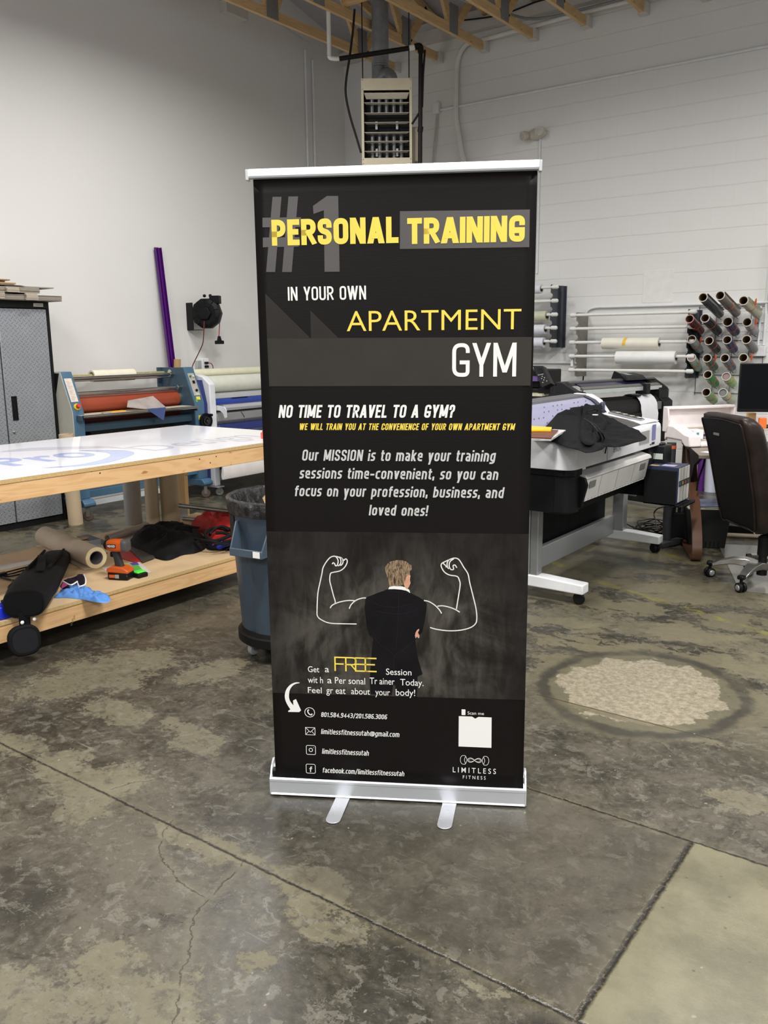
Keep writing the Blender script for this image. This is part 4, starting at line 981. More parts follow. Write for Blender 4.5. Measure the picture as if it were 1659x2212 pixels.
# ================================================================ SECOND LAMINATOR (WHITE AND ROYAL BLUE)
royal = mat('royal_blue_enamel', (44, 68, 150), 0.35)
navy = mat('navy_enamel', (38, 48, 110), 0.4)
wg = mat('white_grey_enamel', (226, 228, 234), 0.35)
lg = mat('light_grey_enamel', (176, 178, 180), 0.4)
wl = thing('wide_laminator', (-6.95, 6.9, 0), 'white and royal blue wide laminator with cream roll, partly behind the banner', 'laminator')
ey = 7.75
for y0, y1 in ((6.035, 6.115), (ey, ey+0.08)):
    c_ = obj('end_column', MB().prism([(x, y0, z) for x, z in ((-6.80, 1.245), (-6.70, 1.225), (-6.60, 1.15), (-6.585, 0.10), (-6.80, 0.10), (-6.98, 0.7), (-6.98, 1.245))], 0, (0, y1-y0, 0)), wg, wl, bevel=0.012, seg=3)
    obj('column_foot', MB().box((-6.92, y0-0.005, 0.088), (-6.54, y1+0.005, 0.10)), lg, c_, bevel=0.002)
    obj('inner_cover', MB().prism([(x, y0-0.06 if y0 < 7 else y1, z) for x, z in ((-6.70, 1.19), (-6.64, 0.95), (-6.64, 0.12), (-7.05, 0.12), (-7.05, 1.19))], 0, (0, 0.058, 0)), navy, wl, bevel=0.004)
    caster(wl, -6.575, (y0+y1)/2+0.005, 0.040, 0.024, az=0.7, zt=0.088, wheelm=mat('grey_wheel', (120, 120, 118), 0.5))
ly0, ly1 = 6.115, ey
obj('cream_supply_roll', MB().tube([(-6.98, 6.00, 1.245), (-6.98, ly1, 1.245)], 0.045, 28), mat('cream_liner', (226, 224, 196), 0.5), wl)
obj('upper_roll', MB().tube([(-6.84, ly0, 1.125), (-6.84, ly1, 1.125)], 0.095, 32), mat('pale_green_white_film', (220, 222, 208), 0.35), wl)
obj('curved_guard', MB().prism([(x, ly0, z) for x, z in ((-6.76, 1.045), (-6.70, 1.03), (-6.68, 0.99), (-6.78, 0.99))], 0, (0, ly1-ly0, 0)), lg, wl, bevel=0.006)
b = MB().prism([(x, ly0, z) for x, z in ((-6.76, 1.0), (-6.66, 0.985), (-6.64, 0.955), (-6.64, 0.93), (-6.76, 0.93))], 0, (0, ly1-ly0, 0))
rb = obj('blue_rail', b, royal, wl, bevel=0.004)
for y in (6.40, 6.95):
    obj('rail_slot', MB().box((-6.70, y, 0.988), (-6.652, y+0.23, 0.992)), blackp, rb)
obj('front_roller', MB().tube([(-6.62, ly0+0.1, 0.895), (-6.62, ly1, 0.895)], 0.032, 24), alu, wl)
obj('roller_bracket', MB().prism([(x, 6.125, z) for x, z in ((-6.64, 0.93), (-6.50, 0.92), (-6.47, 0.89), (-6.47, 0.81), (-6.495, 0.80), (-6.52, 0.85), (-6.56, 0.875), (-6.64, 0.88))], 0, (0, 0.012, 0)), wg, wl, bevel=0.003)
b = MB().prism([(x, ly0, z) for x, z in ((-6.68, 0.855), (-6.60, 0.84), (-6.585, 0.77), (-6.62, 0.73), (-6.70, 0.73))], 0, (0, ly1-ly0, 0))
obj('front_cover', b, mat('mid_grey_cover', (132, 132, 132), 0.45), wl, bevel=0.006)
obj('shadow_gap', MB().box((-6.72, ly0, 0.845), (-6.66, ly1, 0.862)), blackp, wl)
b = MB().prism([(x, ly0, z) for x, z in ((-6.66, 0.735), (-6.58, 0.73), (-6.56, 0.66), (-6.60, 0.625), (-6.66, 0.625))], 0, (0, ly1-ly0, 0))
obj('blue_beam', b, navy, wl, bevel=0.008)
obj('lower_cover', MB().prism([(x, ly0, z) for x, z in ((-6.68, 0.62), (-6.59, 0.61), (-6.56, 0.45), (-6.70, 0.40))], 0, (0, ly1-ly0, 0)), mat('mid_grey_cover', (132, 132, 132), 0.45), wl, bevel=0.006)
obj('blue_crossbeam', MB().box((-6.82, ly0, 0.25), (-6.66, ly1, 0.40)), royal, wl, bevel=0.004)
for y in (6.46,):
    obj('cover_seam', MB().tube([(-6.600, y, 0.845), (-6.583, y+0.03, 0.79), (-6.604, y+0.05, 0.745)], 0.003, 6), blackp, wl)
b = MB()
sec = [(-6.60, .62), (-6.36, 0.42), (-6.34, 0.34), (-6.33, 0.26), (-6.345, 0.205), (-6.37, 0.20), (-6.38, 0.24), (-6.365, 0.33), (-6.38, 0.415), (-6.61, .60)]
b.prism([(x, 5.93, z) for x, z in sec], 0, (0, 1.2, 0))
tag(obj('hanging_print_sheet', b, mat('warm_white_paper', (240, 234, 230), 0.5), bevel=0.004, smooth=50), 'white paper sheet curling down under table end beside the bin', 'paper')
# black shadowed object/mat behind bin
# ================================================================ LEFT WALL ITEMS
b = MB()
p0 = Vector((-7.2, 6.066, 1.281)); p1 = Vector((-7.275, 6.026, 2.525))
d = (p1-p0).normalized(); side = Vector((0, 1, 0)); side = (side-d*side.dot(d)).normalized(); out = d.cross(side)
if out.x < 0: out = -out
pb = p0-d*0.95; Lr = (p1-pb).length
M = Matrix((side, out, d)).transposed().to_4x4(); M.translation = pb
b.box((-0.038, 0, 0), (-0.034, 0.03, Lr)).box((0.034, 0, 0), (0.038, 0.03, Lr)).box((-0.038, 0.0, 0), (0.038, 0.004, Lr)).box((-0.006, 0, 0), (0.006, 0.022, Lr))
b.xf(M)
tag(obj('plastic_channel', b, mat('deep_purple_plastic', (78, 8, 112), 0.35), smooth=0), 'long deep purple plastic channel leaning on left wall behind laminator', 'channel')
tag(obj('cardboard_tube', MB().pipe((-7.12, 6.081, 1.396), (-7.13, 5.96, 0.02), 0.036, 0.031, 24), cardb), 'brown cardboard tube standing behind the blue laminator control column', 'tube')
tag(obj('cardboard_tube', MB().pipe((-6.58, 4.368, 0.0), (-6.575, 4.34, 0.80), 0.062, 0.052, 28), mat('pale_tan_tube', (196, 176, 146), 0.75)), 'tan cardboard tube standing behind worktable beside the cabinet corner', 'tube')
# outlet with adaptor
ou = thing('wall_outlet', (-7.3, 6.58, 1.24), 'white wall outlet with plugged cords above the white laminator', 'outlet')
obj('metal_box', MB().box((-7.30, 6.475, 1.26), (-7.255, 6.535, 1.37)), mat('galvanised_box', (196, 200, 200), 0.35, 0.5), ou, bevel=0.002)
obj('surge_adaptor', MB().box((-7.30, 6.535, 1.235), (-7.245, 6.635, 1.395)), white_paint, ou, bevel=0.006)
for z in (1.345, 1.305):
    obj('plug', MB().box((-7.245, 6.565, z-0.012), (-7.21, 6.60, z+0.012)), blackp, ou, bevel=0.003)
cord_red = mat('red_cord_rubber', (168, 48, 42), 0.5)
(obj('power_cord', MB().tube(spline([(-7.21, 6.59, 1.345), (-7.19, 6.62, 1.335), (-7.2, 6.65, 1.29), (-7.25, 6.67, 1.22), (-7.27, 6.68, 1.1), (-7.28, 6.68, 0.05)], 6), 0.005, 8), cord_red, ou))
# cord reel
rl = thing('cord_reel', (-7.3, 6.42, 1.65), 'black wall-mounted retractable cord reel on the left wall', 'cord reel')
obj('wall_bracket', MB().box((-7.30, 6.40, 1.70), (-7.292, 6.47, 1.985)).box((-7.30, 6.395, 1.70), (-7.20, 6.402, 1.985)).box((-7.30, 6.40, 1.695), (-7.13, 6.47, 1.702)), blackm, rl)
RC = Vector((-7.09, 6.50, 1.87))
rot = Matrix.Translation(RC) @ Matrix.Rotation(R(-62), 4, 'Z')
b = MB().lathe([(0, -0.062), (0.120, -0.062), (0.160, -0.045), (0.165, -0.01), (0.165, 0.01), (0.160, 0.045), (0.12, 0.062), (0, 0.062)], (0, 0, 0), 'X', 10).xf(rot)
hs = obj('reel_housing', b, blackp, rl, bevel=0.004, smooth=20)
for k in range(10):
    a_ = 2*PI*k/10
    obj('rib', MB().box((0.055, -0.003, 0.075), (0.066, 0.003, 0.150)).xf(rot @ Matrix.Rotation(a_, 4, 'X')), blackp, hs)
obj('hub_cover', MB().lathe([(0, 0.0), (0.078, 0), (0.070, 0.03), (0, 0.032)], (0.062, 0, 0), 'X', 6).xf(rot), blackp, hs, bevel=0.004, smooth=20)
obj('guide_arm', MB().box((-0.05, 0.04, 0.10), (0.03, 0.15, 0.185)).xf(rot), blackp, rl, bevel=0.006)
for y in (-0.02, 0.045):
    obj('guide_knob', MB().sphere((0, y, 0.185), 0.018, seg=12).xf(rot), blackp, rl)
q = [(-7.03, 6.61, 1.882), (-7.03, 6.619, 1.809), (-7.03, 6.601, 1.632)]
obj('outlet_cord', MB().tube(spline([(q[0][0], q[0][1]-0.02, q[0][2]+0.05), q[0], (q[1][0], q[1][1]+.003, q[1][2]), q[2]], 6), 0.005, 8), cord_red, rl)
e = Vector(q[2])
tb_ = obj('triple_outlet_block', MB().prism([(e.x-0.01, e.y-0.01, e.z), (e.x-0.01, e.y+0.01, e.z), (e.x-0.01, e.y+0.025, e.z-0.045), (e.x-0.01, e.y+0.058, e.z-0.05), (e.x-0.01, e.y+0.058, e.z-0.085), (e.x-0.01, e.y-0.058, e.z-0.085), (e.x-0.01, e.y-0.058, e.z-0.05), (e.x-0.01, e.y-0.025, e.z-0.045)], 0, (0.025, 0, 0)), blackp, rl, bevel=0.003)
q = [(-6.98, 6.353, 1.785), (-7.0, 6.356, 1.661), (-7.05, 6.381, 1.555), (-7.15, 6.398, 1.443), (-7.22, 6.374, 1.32), (-7.25, 6.367, 1.221)]
obj('feed_cord', MB().tube(spline(q, 6), 0.0055, 8), mat('dark_red_cord', (110, 44, 38), 0.5), rl)
# conduits on left wall near the corner
cg = 'thin white conduits running up the left wall near the corner'
for y0, zt, lb in ((8.44, 4.98, 'white wall conduit nearer the purple channel, running up by the corner'), (8.575, 4.90, 'white wall conduit nearer the heater, right one of the pair')):
    tag(obj('wall_conduit', MB().tube([(XL+0.016, y0, 0.9), (XL+0.016, y0, zt)], 0.014, 10).tube([(XL+0.016, y0, 3.82), (XL+0.016, y0, 3.86)], 0.018, 10), white_paint), lb, 'conduit')
b = MB().tube([(-7.26, 8.066, 5.134), (-7.26, 8.345, 5.087), (-7.27, 8.397, 5.071)], 0.004, 6)
b.tube([(-7.26, 7.988, 5.143), (-7.26, 8.329, 5.093), (-7.27, 8.54, 5.076)], 0.003, 6)
tag(obj('cable', b, mat('pale_cable', (188, 188, 182), 0.5)), 'pale cables fanning from the conduit tops under the truss', 'cable')
q = [(-7.2, 7.091, 5.12), (-7.2, 7.305, 5.166)]
b = MB().box((-7.3, q[0][1], 5.02), (-7.2, q[0][1]+0.32, 5.14))
struct(obj('trim_2', b, plate_w, smooth=0))
# ================================================================ WORKTABLE
mdf = mat('particle_board', (196, 166, 112), 0.8, var=0.18, nscale=90)
TX0, TX1, TY1 = -5.29, -3.90, 4.575
tbl = thing('worktable', (-4.6, 2.8, 0), 'large pine lumber worktable with lower shelf at left of banner', 'table')
obj('table_board', MB().box((TX0, 0.2, 0.898), (TX1, TY1, 0.917)), mdf, tbl, smooth=0)
obj('front_rail', MB().box((TX1-0.042, 0.2, 0.806), (TX1-0.004, TY1, 0.8975)), pine, tbl, bevel=0.003, smooth=0)
obj('back_rail', MB().box((TX0+0.004, 0.2, 0.806), (TX0+0.042, TY1, 0.8975)), pine, tbl, smooth=0)
obj('end_rail', MB().box((TX0+0.043, TY1-0.042, 0.806), (TX1-0.043, TY1-0.004, 0.8975)), pine_x, tbl, smooth=0)
b = MB()
for (y, z, r_) in [(2.711, 0.898, 0.004), (2.761, 0.881, 0.004), (3.462, 0.875, 0.004), (3.596, 0.876, 0.004), (3.545, 0.843, 0.004), (2.767, 0.439, 0.003)]:
    b.tube([(TX1-0.0045, y, z), (TX1-0.0030, y, z)], r_, 10)
obj('screw_heads', b, blackp, tbl)
SHZ = 0.222
shf = obj('lower_shelf', MB().box((TX0+0.09, 0.2, SHZ-0.019), (TX1, 4.50, SHZ)), mat('worn_mdf', (214, 186, 146), 0.6, var=0.1, nscale=5), tbl, smooth=0)
obj('shelf_edge', MB().box((TX1, 0.2, SHZ-0.019), (TX1+0.0012, 4.50, SHZ)), mdf, shf, smooth=0)
obj('shelf_rail', MB().box((TX1-0.042, 0.2, 0.112), (TX1-0.004, 4.50, SHZ-0.0195)), pine, tbl, bevel=0.003, smooth=0)
obj('shelf_rail', MB().box((TX0+0.15, 0.2, 0.112), (TX0+0.19, 4.50, SHZ-0.0195)), pine, tbl, smooth=0)
b = MB(); 
P0 = (-3.9, 2.509, 0.132)
for i_, (dy, s_, w_, h_) in enumerate(((0, 'HT', .028, .016), (0.034, 'S-DRY', .03, .012), (0.07, 'SPF', .026, .012))):
    fontwrite(b, s_, 0, 0, w_*0.8, h_*0.8, lambda a_, c_, k=0, dy=dy: Vector((TX1-0.0035, P0[1]+dy*0.3+c_, P0[2]-0.035+a_+dy*0.4)))
obj('mill_stamp', b, mat('grey_ink', (110, 92, 76), 0.7), tbl, smooth=0)
for (x, y) in ((TX0+0.0, 4.50), (TX0+0.0, 0.5), (TX1-0.10, 4.52), (TX1-0.10, 0.45)):
    obj('leg', MB().box((x-0.045, y-0.019, 0.0), (x+0.045, y+0.019, 0.8055)), pine_z, tbl, bevel=0.003, smooth=0)
    if x < -5: obj('leg', MB().box((x-0.045, y+0.02, 0.0), (x-0.007, y+0.058, 0.8055)), pine_z, tbl, bevel=0.003, smooth=0)
# glossy white printed board lying on the table
m_, t = newmat('glossy_white_acrylic', 0.08, 0, 0.5)
t.link(t.mix(t.noise(t.obj(), 2, 3), lin((228, 228, 234)), lin((236, 236, 242))), t.bsdf.inputs['Base Color'])
sg = thing('glossy_white_sign_board', (-4.6, 2.8, 0.918), 'glossy white sign board with faint lettering covering the worktable top', 'sign board')
brd = obj('panel', MB().box((TX0+0.005, 0.2, 0.918), (TX1-0.003, TY1-0.005, 0.922)), m_, sg, smooth=0)
lblue = mat('faint_blue_print', (172, 184, 226), 0.1); lgrey = mat('faint_grey_print', (204, 202, 214), 0.1)
ZB = 0.9225
def ttf(o_): return lambda x, y, k=0: Vector((-y, x, ZB+o_+k*0.0001))
b = MB(); fontwrite(b, 'Design', 3.335, 4.043, 4.263, 4.463, ttf(0), bold=0.0)
obj('sign_word', b, lgrey, sg, smooth=0)
b = MB(); fontwrite(b, 'Pro', 2.495, 4.272, 3.057, 4.672, ttf(0), bold=0.02)
def ell(pts, off, m, nm):
    q = spline([(p[0], p[1], ZB+off) for p in pts], 5, True)
    b_ = MB().face(q); return obj(nm, b_, m, sg, smooth=0)
obj('sign_word', b, lblue, sg, smooth=0)
ell([(-4.082, 2.539, 0.922), (-3.978, 2.685, 0.922), (-3.961, 2.863, 0.922), (-4.123, 3.152, 0.922), (-4.288, 3.253, 0.922), (-4.413, 3.229, 0.922), (-4.58, 3.1, 0.922), (-4.366, 3.128, 0.922), (-4.206, 3.052, 0.922), (-4.087, 2.894, 0.922), (-4.035, 2.711, 0.922)], 0.0001, lblue, 'sign_swoosh')
ell([(-4.94, 2.8, 0.922), (-4.966, 3.0, 0.922), (-4.8, 3.185, 0.922), (-4.615, 3.327, 0.922), (-4.301, 3.298, 0.922), (-4.506, 3.281, 0.922), (-4.692, 3.112, 0.922), (-4.834, 2.918, 0.922)], 0.0, lgrey, 'sign_swoosh')
tag(obj('red_bottle', MB().lathe([(0, 0), (0.022, 0), (0.024, 0.004), (0.024, 0.038), (0.014, 0.046), (0.010, 0.062), (0, 0.062)], (-4.06, 4.182, 0.922), 'Z', 16), mat('coral_plastic', (226, 92, 84), 0.4)), 'small coral red bottle on white board at the banner edge', 'bottle')

# ================================================================ THINGS ON THE SHELF
S0 = SHZ+0.001
def mound(name, outline, H, m, label, cat, z0=S0, fold=0.25, fs=9.0, rings=12, seed=0, prof=2.2, crease=0.0, parent=None):
    out = spline([(p[0], p[1], 0) for p in outline], 6, True)
    c = sum(out, Vector())/len(out); rs = []
    for i in range(rings+1):
        s = 1-i/rings*0.97; f = (1-s**prof)**0.6
        ring = []
        for q in out:
            p = c+(q-c)*s
            n1 = mnoise.fractal(Vector((p.x*fs+seed, p.y*fs, seed)), 1.0, 2.1, 4)
            n2 = abs(mnoise.noise(Vector((p.x*fs*.6+seed*3, p.y*fs*1.7, 3+seed))))
            ring.append((p.x, p.y, z0+H*f*(1+fold*n1*1.6-crease*(1-n2*3 if n2 < .33 else 0))+0.0005))
        rs.append(ring)
    b = MB(); b.loop(rs, True, True)
    return tag(obj(name, b, m, parent, smooth=80), label, cat)
blk = mat('black_nylon', (13, 13, 15), 0.72, var=0.2, nscale=60, bump=0.3, bscale=300)
# roll of brown-grey paper on the shelf
rp0, rp1 = Vector((-5.279, 3.262, 0.22)), Vector((-4.408, 3.047, 0.22))
rp0.z = rp1.z = SHZ+0.066
a_, c_ = (-5.298, 3.249, 0.22), (-4.361, 3.001, 0.22)
A_ = Vector((-4.5085, 0, 0))
e1 = Vector((-4.385, 3.03, 0.288)); e0 = Vector((-5.193, 3.203, 0.288))
dd_ = (e0-e1).normalized()
tag(obj('paper_roll', MB().pipe(e1, e0, 0.066, 0.042, 40), mat('kraft_grey_paper', (216, 202, 184), 0.65)), 'big roll of taupe masking paper lying on the lower shelf', 'paper roll')
pr_ = COL.objects['paper_roll']
obj('paper_roll_end', MB().pipe(e1-dd_*0.0015, e1+dd_*0.002, 0.0655, 0.0425, 40), mat('cream_paper_edge', (236, 218, 172), 0.6), pr_)
obj('roll_core', MB().pipe(e1-dd_*0.001, e0+dd_*0.01, 0.0423, 0.039, 32), mat('purple_grey_core', (120, 112, 118), 0.6), pr_)
sd_ = Vector((dd_.y, -dd_.x, 0))
q0, q1 = Vector((-4.405, 2.957, 0.223)), Vector((-5.226, 3.152, 0.223))
b = MB().prism([Vector((v[0], v[1], SHZ+0.0035)) for v in (q0, q1, q1+(e0-q1)*0.5, q0+(e1-q0)*0.8)], 0, (0, 0, 0.0012))
obj('loose_paper_end', b, mat('kraft_grey_paper', (216, 202, 184), 0.65), pr_, smooth=0)
# second loose roll behind
e2, e3 = Vector((-5.011, 3.682, 0.24)), Vector((-4.854, 3.897, 0.26))
b = MB(); b.prism([(-4.953, 3.571, 0.225), (-4.712, 3.485, 0.225), (-4.859, 3.898, 0.225), (-5.09, 3.972, 0.225)], 0, (0, 0, 0.002))
tag(obj('clear_film_sheet', b, mat('milky_film', (186, 180, 172), 0.25), smooth=0), 'greyish clear film sheet lying behind the black bag', 'film')
tag(obj('film_roll', MB().pipe((-4.919, 3.499, 0.25), (-5.02, 3.918, 0.25), 0.028, 0.02, 24), mat('milky_film_2', (176, 166, 156), 0.3)), 'thin roll of greyish film pointing to the upright tubes', 'film roll')
b = MB().prism([(-5.235, 3.47, 0.225), (-5.231, 3.562, 0.225), (-4.928, 3.504, 0.225), (-4.884, 3.434, 0.225)], 0, (0, 0, 0.003))
tag(obj('dark_sheet', b, mat('dark_blue_grey_sheet', (60, 64, 80), 0.4), smooth=0), 'dark blue grey sheet with tan mark behind paper roll', 'sheet')
b = MB().prism([(-5.162, 3.446, 0.229), (-5.163, 3.514, 0.229), (-5.107, 3.482, 0.229), (-5.101, 3.418, 0.229)], 0, (0, 0, 0.002))
tag(obj('tan_strip', b, cardb, smooth=0), 'tan strip lying on the dark sheet behind paper roll', 'strip')
b = MB().prism([(-5.045, 3.431, 0.224), (-5.03, 3.525, 0.224), (-4.852, 3.396, 0.224), (-4.841, 3.341, 0.224)], 0, (0, 0, 0.0045))
tag(obj('clear_scrap', b, mat('grey_plastic_scrap', (150, 156, 162), 0.3), smooth=0), 'pale grey plastic offcut between paper roll and dark sheet', 'scrap')
# kraft paper on shelf, dark stain sheet at far left
b = MB().prism([(-4.941, 2.728, 0.223), (-4.866, 3.013, 0.223), (-4.803, 2.957, 0.223), (-4.836, 2.667, 0.223)], 0, (0, 0, 0.003))
tag(obj('white_strip', b, mat('white_foam_board', (214, 214, 212), 0.6), smooth=0), 'white board strip with dark edge behind the tangled cable', 'board')
# upright tubes on the shelf
def stand(px0, lab, m, r_, top, x, y, cat='tube'):
    return tag(obj('upright_tube', MB().pipe((x, y, S0), (x, y, top), r_, r_*0.85, 32), m), lab, cat)
stand(0, 'grey tube standing on the shelf, left of three upright tubes', mat('grey_tube_paper', (182, 182, 182), 0.4), 0.064, 0.79, -5.263, 3.988)
stand(0, 'narrow tan tube standing on shelf between grey and wide tubes', mat('tan_tube_paper', (218, 204, 176), 0.5), 0.050, 0.79, -5.102, 4.04)
stand(0, 'wide olive tan tube standing on shelf next to the back post', mat('olive_tube_paper', (206, 194, 162), 0.5), 0.068, 0.79, -5.043, 4.158)
# metal poles
for p_, q_, lb in (((-4.923, 4.148, 0.375), (-4.427, 4.198, 0.375), 'silver pole with round end sticking out above the red bag'), ((-4.929, 4.182, 0.27), (-4.516, 4.255, 0.27), 'lower silver pole lying behind the red bag')):
    tag(obj('metal_pole', MB().tube([p_, q_], 0.017, 16), steel), lb, 'pole')
tag(obj('metal_profile', MB().prism([(-5.06, 4.298, 0.235), (-5.115, 4.477, 0.235), (-4.664, 4.394, 0.235), (-4.675, 4.287, 0.235)], 0, (0, 0, 0.012)), mat('tan_board', (206, 176, 130), 0.7), smooth=0), 'tan board offcut on shelf below the silver pole', 'board')
tag(obj('dark_rod', MB().tube([(-4.975, 4.239, 0.262), (-4.616, 4.373, 0.262)], 0.006, 8), blackm), 'thin black rod lying behind the red bag', 'rod')
b = MB().prism([(-5.151, 4.33, 0.3), (-5.096, 4.366, 0.3), (-5.05, 4.32, 0.225), (-5.104, 4.284, 0.225)], 0, (0.004, 0.004, 0))
tag(obj('acrylic_sheet', b, mat('silvery_panel', (196, 196, 200), 0.2, 0.4), smooth=0), 'shiny pale panel leaning beside the widest upright tube', 'panel')
# bags
mound('black_bag', [(-4.727, 3.522), (-4.972, 3.803), (-4.971, 3.99), (-4.837, 4.116), (-4.517, 3.998), (-4.242, 3.782), (-4.169, 3.632), (-4.197, 3.539), (-4.168, 3.402), (-4.257, 3.384), (-4.449, 3.429)], 0.105, blk, 'black cloth bag slumped on the lower shelf behind the drill', 'bag', fold=0.30, fs=7, crease=0.16, rings=18)
mound('red_and_black_pack', [(-4.828, 4.161), (-4.968, 4.392), (-4.902, 4.498), (-4.726, 4.55), (-4.323, 4.27), (-4.024, 3.927), (-4.054, 3.829), (-4.161, 3.773), (-4.292, 3.844), (-4.545, 4.032)], 0.115, mat('red_nylon', (176, 34, 34), 0.6, var=0.2), 'red backpack with black straps between black bag and bin', 'bag', fold=0.35, fs=10, crease=0.1, seed=5, rings=16)
rb_ = COL.objects['red_and_black_pack']
b = MB(); rnd = random.Random(3); cs = Vector((-4.137, 3.809, 0.3))
for k in range(9):
    pts = []
    a0 = rnd.uniform(0, 6.28)
    for j in range(6):
        a1 = a0+j*0.6; rr = 0.06+0.012*k+rnd.uniform(-.01, .01)
        pts.append((cs.x+rr*1.2*math.cos(a1), cs.y+rr*1.3*math.sin(a1), SHZ+0.112-0.006*k+0.02*math.sin(j*1.3+k)))
    b.tube(spline(pts, 4), 0.010, 6)
obj('straps', b, blk, rb_)
b = MB().tube(spline([(-4.637, 3.841, 0.27), (-4.678, 3.885, 0.29), (-4.567, 3.867, 0.31), (-4.366, 3.836, 0.33)], 5), 0.008, 8)
obj('handle_loop', b, blk, rb_)
mound('blue_cloth_bundle', [(-4.328, 3.885), (-4.288, 3.945), (-4.181, 3.951), (-4.054, 3.845), (-4.087, 3.777), (-4.162, 3.757)], 0.045, mat('royal_blue_cloth', (36, 52, 170), 0.6), 'small royal blue fabric bundle under the red backpack straps', 'cloth', seed=8, fold=0.5, fs=25)
mound('black_strap_pile', [(-4.434, 3.932), (-4.421, 4.027), (-4.259, 4.048), (-4.069, 3.929), (-4.023, 3.82), (-4.103, 3.751), (-4.203, 3.746)], 0.035, blk, 'heap of black webbing straps at foot of the red backpack', 'straps', seed=9, fold=0.5, fs=25)
b = MB().prism([(-4.578, 3.274, 0.224), (-4.799, 3.464, 0.224), (-4.663, 3.522, 0.224), (-4.272, 3.295, 0.224), (-4.306, 3.244, 0.224)], 0, (0, 0, 0.005))
tag(obj('red_folder', b, mat('red_plastic_sheet', (184, 30, 30), 0.4), smooth=0), 'red sheet lying flat behind the drill handle', 'sheet')
b = MB().prism([(-4.632, 3.446, 0.231), (-4.724, 3.609, 0.231), (-4.269, 3.376, 0.231), (-4.24, 3.257, 0.231)], 0, (0, 0, 0.004))
tag(obj('dark_folder', b, mat('dark_grey_sheet', (70, 64, 60), 0.4), smooth=0), 'dark grey sheet lying over the red sheet by the drill', 'sheet')
# colour sample sheet
cs_ = thing('colour_sample_sheet', (-4.234, 3.126, 0.222), 'white colour sample sheet with green and violet fields under the drill', 'sheet')
def fl(pts, z, m, par, nm='printed_field'):
    return obj(nm, MB().prism([Vector((p[0], p[1], z)) for p in pts], 0, (0, 0, 0.0006)), m, par, smooth=0)
fl([(-4.379, 3.053, 0.223), (-4.29, 3.274, 0.223), (-4.026, 3.15, 0.223), (-4.134, 2.978, 0.223)], S0, mat('white_card', (214, 212, 210), 0.4), cs_, 'card')
fl([(-4.325, 3.182, 0.223), (-4.305, 3.223, 0.223), (-4.073, 3.106, 0.223), (-4.091, 3.044, 0.223)], S0+.0008, mat('pale_green_print', (140, 180, 130), 0.4), cs_)
fl([(-4.259, 3.187, 0.223), (-4.244, 3.223, 0.223), (-4.069, 3.133, 0.223), (-4.08, 3.088, 0.223)], S0+.0010, mat('green_print', (88, 190, 80), 0.4), cs_)
fl([(-4.315, 3.216, 0.223), (-4.295, 3.257, 0.223), (-4.237, 3.228, 0.223), (-4.254, 3.19, 0.223)], S0+.0012, mat('violet_print', (84, 70, 160), 0.4), cs_)
# tripod carry case lying across the shelf edge with its flap hanging open
case = thing('carry_case', (-4.3, 2.7, SHZ), 'long black carry case hanging open over the shelf front edge', 'case')
def sweep(cs, name, m, par, nseg=24, ex=3.0, cap=True):
    rings = []
    for (c, w, h, ax) in cs:
        c = Vector(c); ax = Vector(ax).normalized(); ring = []
        for k in range(nseg):
            t_ = 2*PI*k/nseg; cc, ss_ = math.cos(t_), math.sin(t_)
            ring.append(c+ax*(math.copysign(abs(cc)**(2/ex), cc)*w/2)+Vector((0, 0, 1))*(math.copysign(abs(ss_)**(2/ex), ss_)*h/2))
        rings.append(ring)
    return obj(name, MB().loop(rings, True, cap), m, par, smooth=60)
k0, k1, k2 = Vector((-4.762, 3.017, 0.222)), Vector((-4.277, 2.595, 0.222)), Vector((-3.916, 2.288, 0.222))
axd = (k2-k0).normalized(); lat = Vector((-axd.y, axd.x, 0))
K0, K2 = k0.copy(), Vector((TX1+0.055, 0, 0)); tt = (TX1+0.055-k0.x)/(k2.x-k0.x); K2 = k0+(k2-k0)*tt
def kp(s, h): v = K0.lerp(K2, s); return Vector((v.x, v.y, SHZ+0.004+h/2))
body = sweep([(kp(0, .02), .12, .02, lat), (kp(.03, .07), .16, .07, lat), (kp(.2, .09), .19, .09, lat), (kp(.45, .115), .21, .115, lat), (kp(.7, .14), .215, .14, lat), (kp(.9, .155), .205, .15, lat), (kp(1.0, .15), .195, .14, lat)], 'body', blk, case, cap=True)
mo = sweep([(kp(1.002, .15), .175, .12, lat), (kp(1.006, .15), .172, .118, lat)], 'open_mouth', mat('black_lining', (8, 8, 10), 0.5, nscale=20), case)
b = MB(); 
for off in (-0.055, 0.055):
    pts = [kp(s, .01)+lat*off+Vector((0, 0, zz)) for s, zz in ((.12, .09), (.3, .104), (.5, .122), (.62, .134))]
    b.tube(spline(pts, 4), 0.009, 6)
obj('carry_handles', b, blk, body)
b = MB(); pts = [kp(s, .01)+lat*o_+Vector((0, 0, zz)) for s, o_, zz in ((.30, -.04, .112), (.38, -.02, .135), (.5, .0, .15), (.62, .02, .155), (.72, .03, .15))]
rings = [[p+lat*0.022+Vector((0, 0, .002)), p-lat*0.022+Vector((0, 0, .002)), p-lat*0.022-Vector((0, 0, .002)), p+lat*0.022-Vector((0, 0, .002))] for p in spline(pts, 4)]
b.loop(rings); obj('shoulder_strap', b, blk, body)
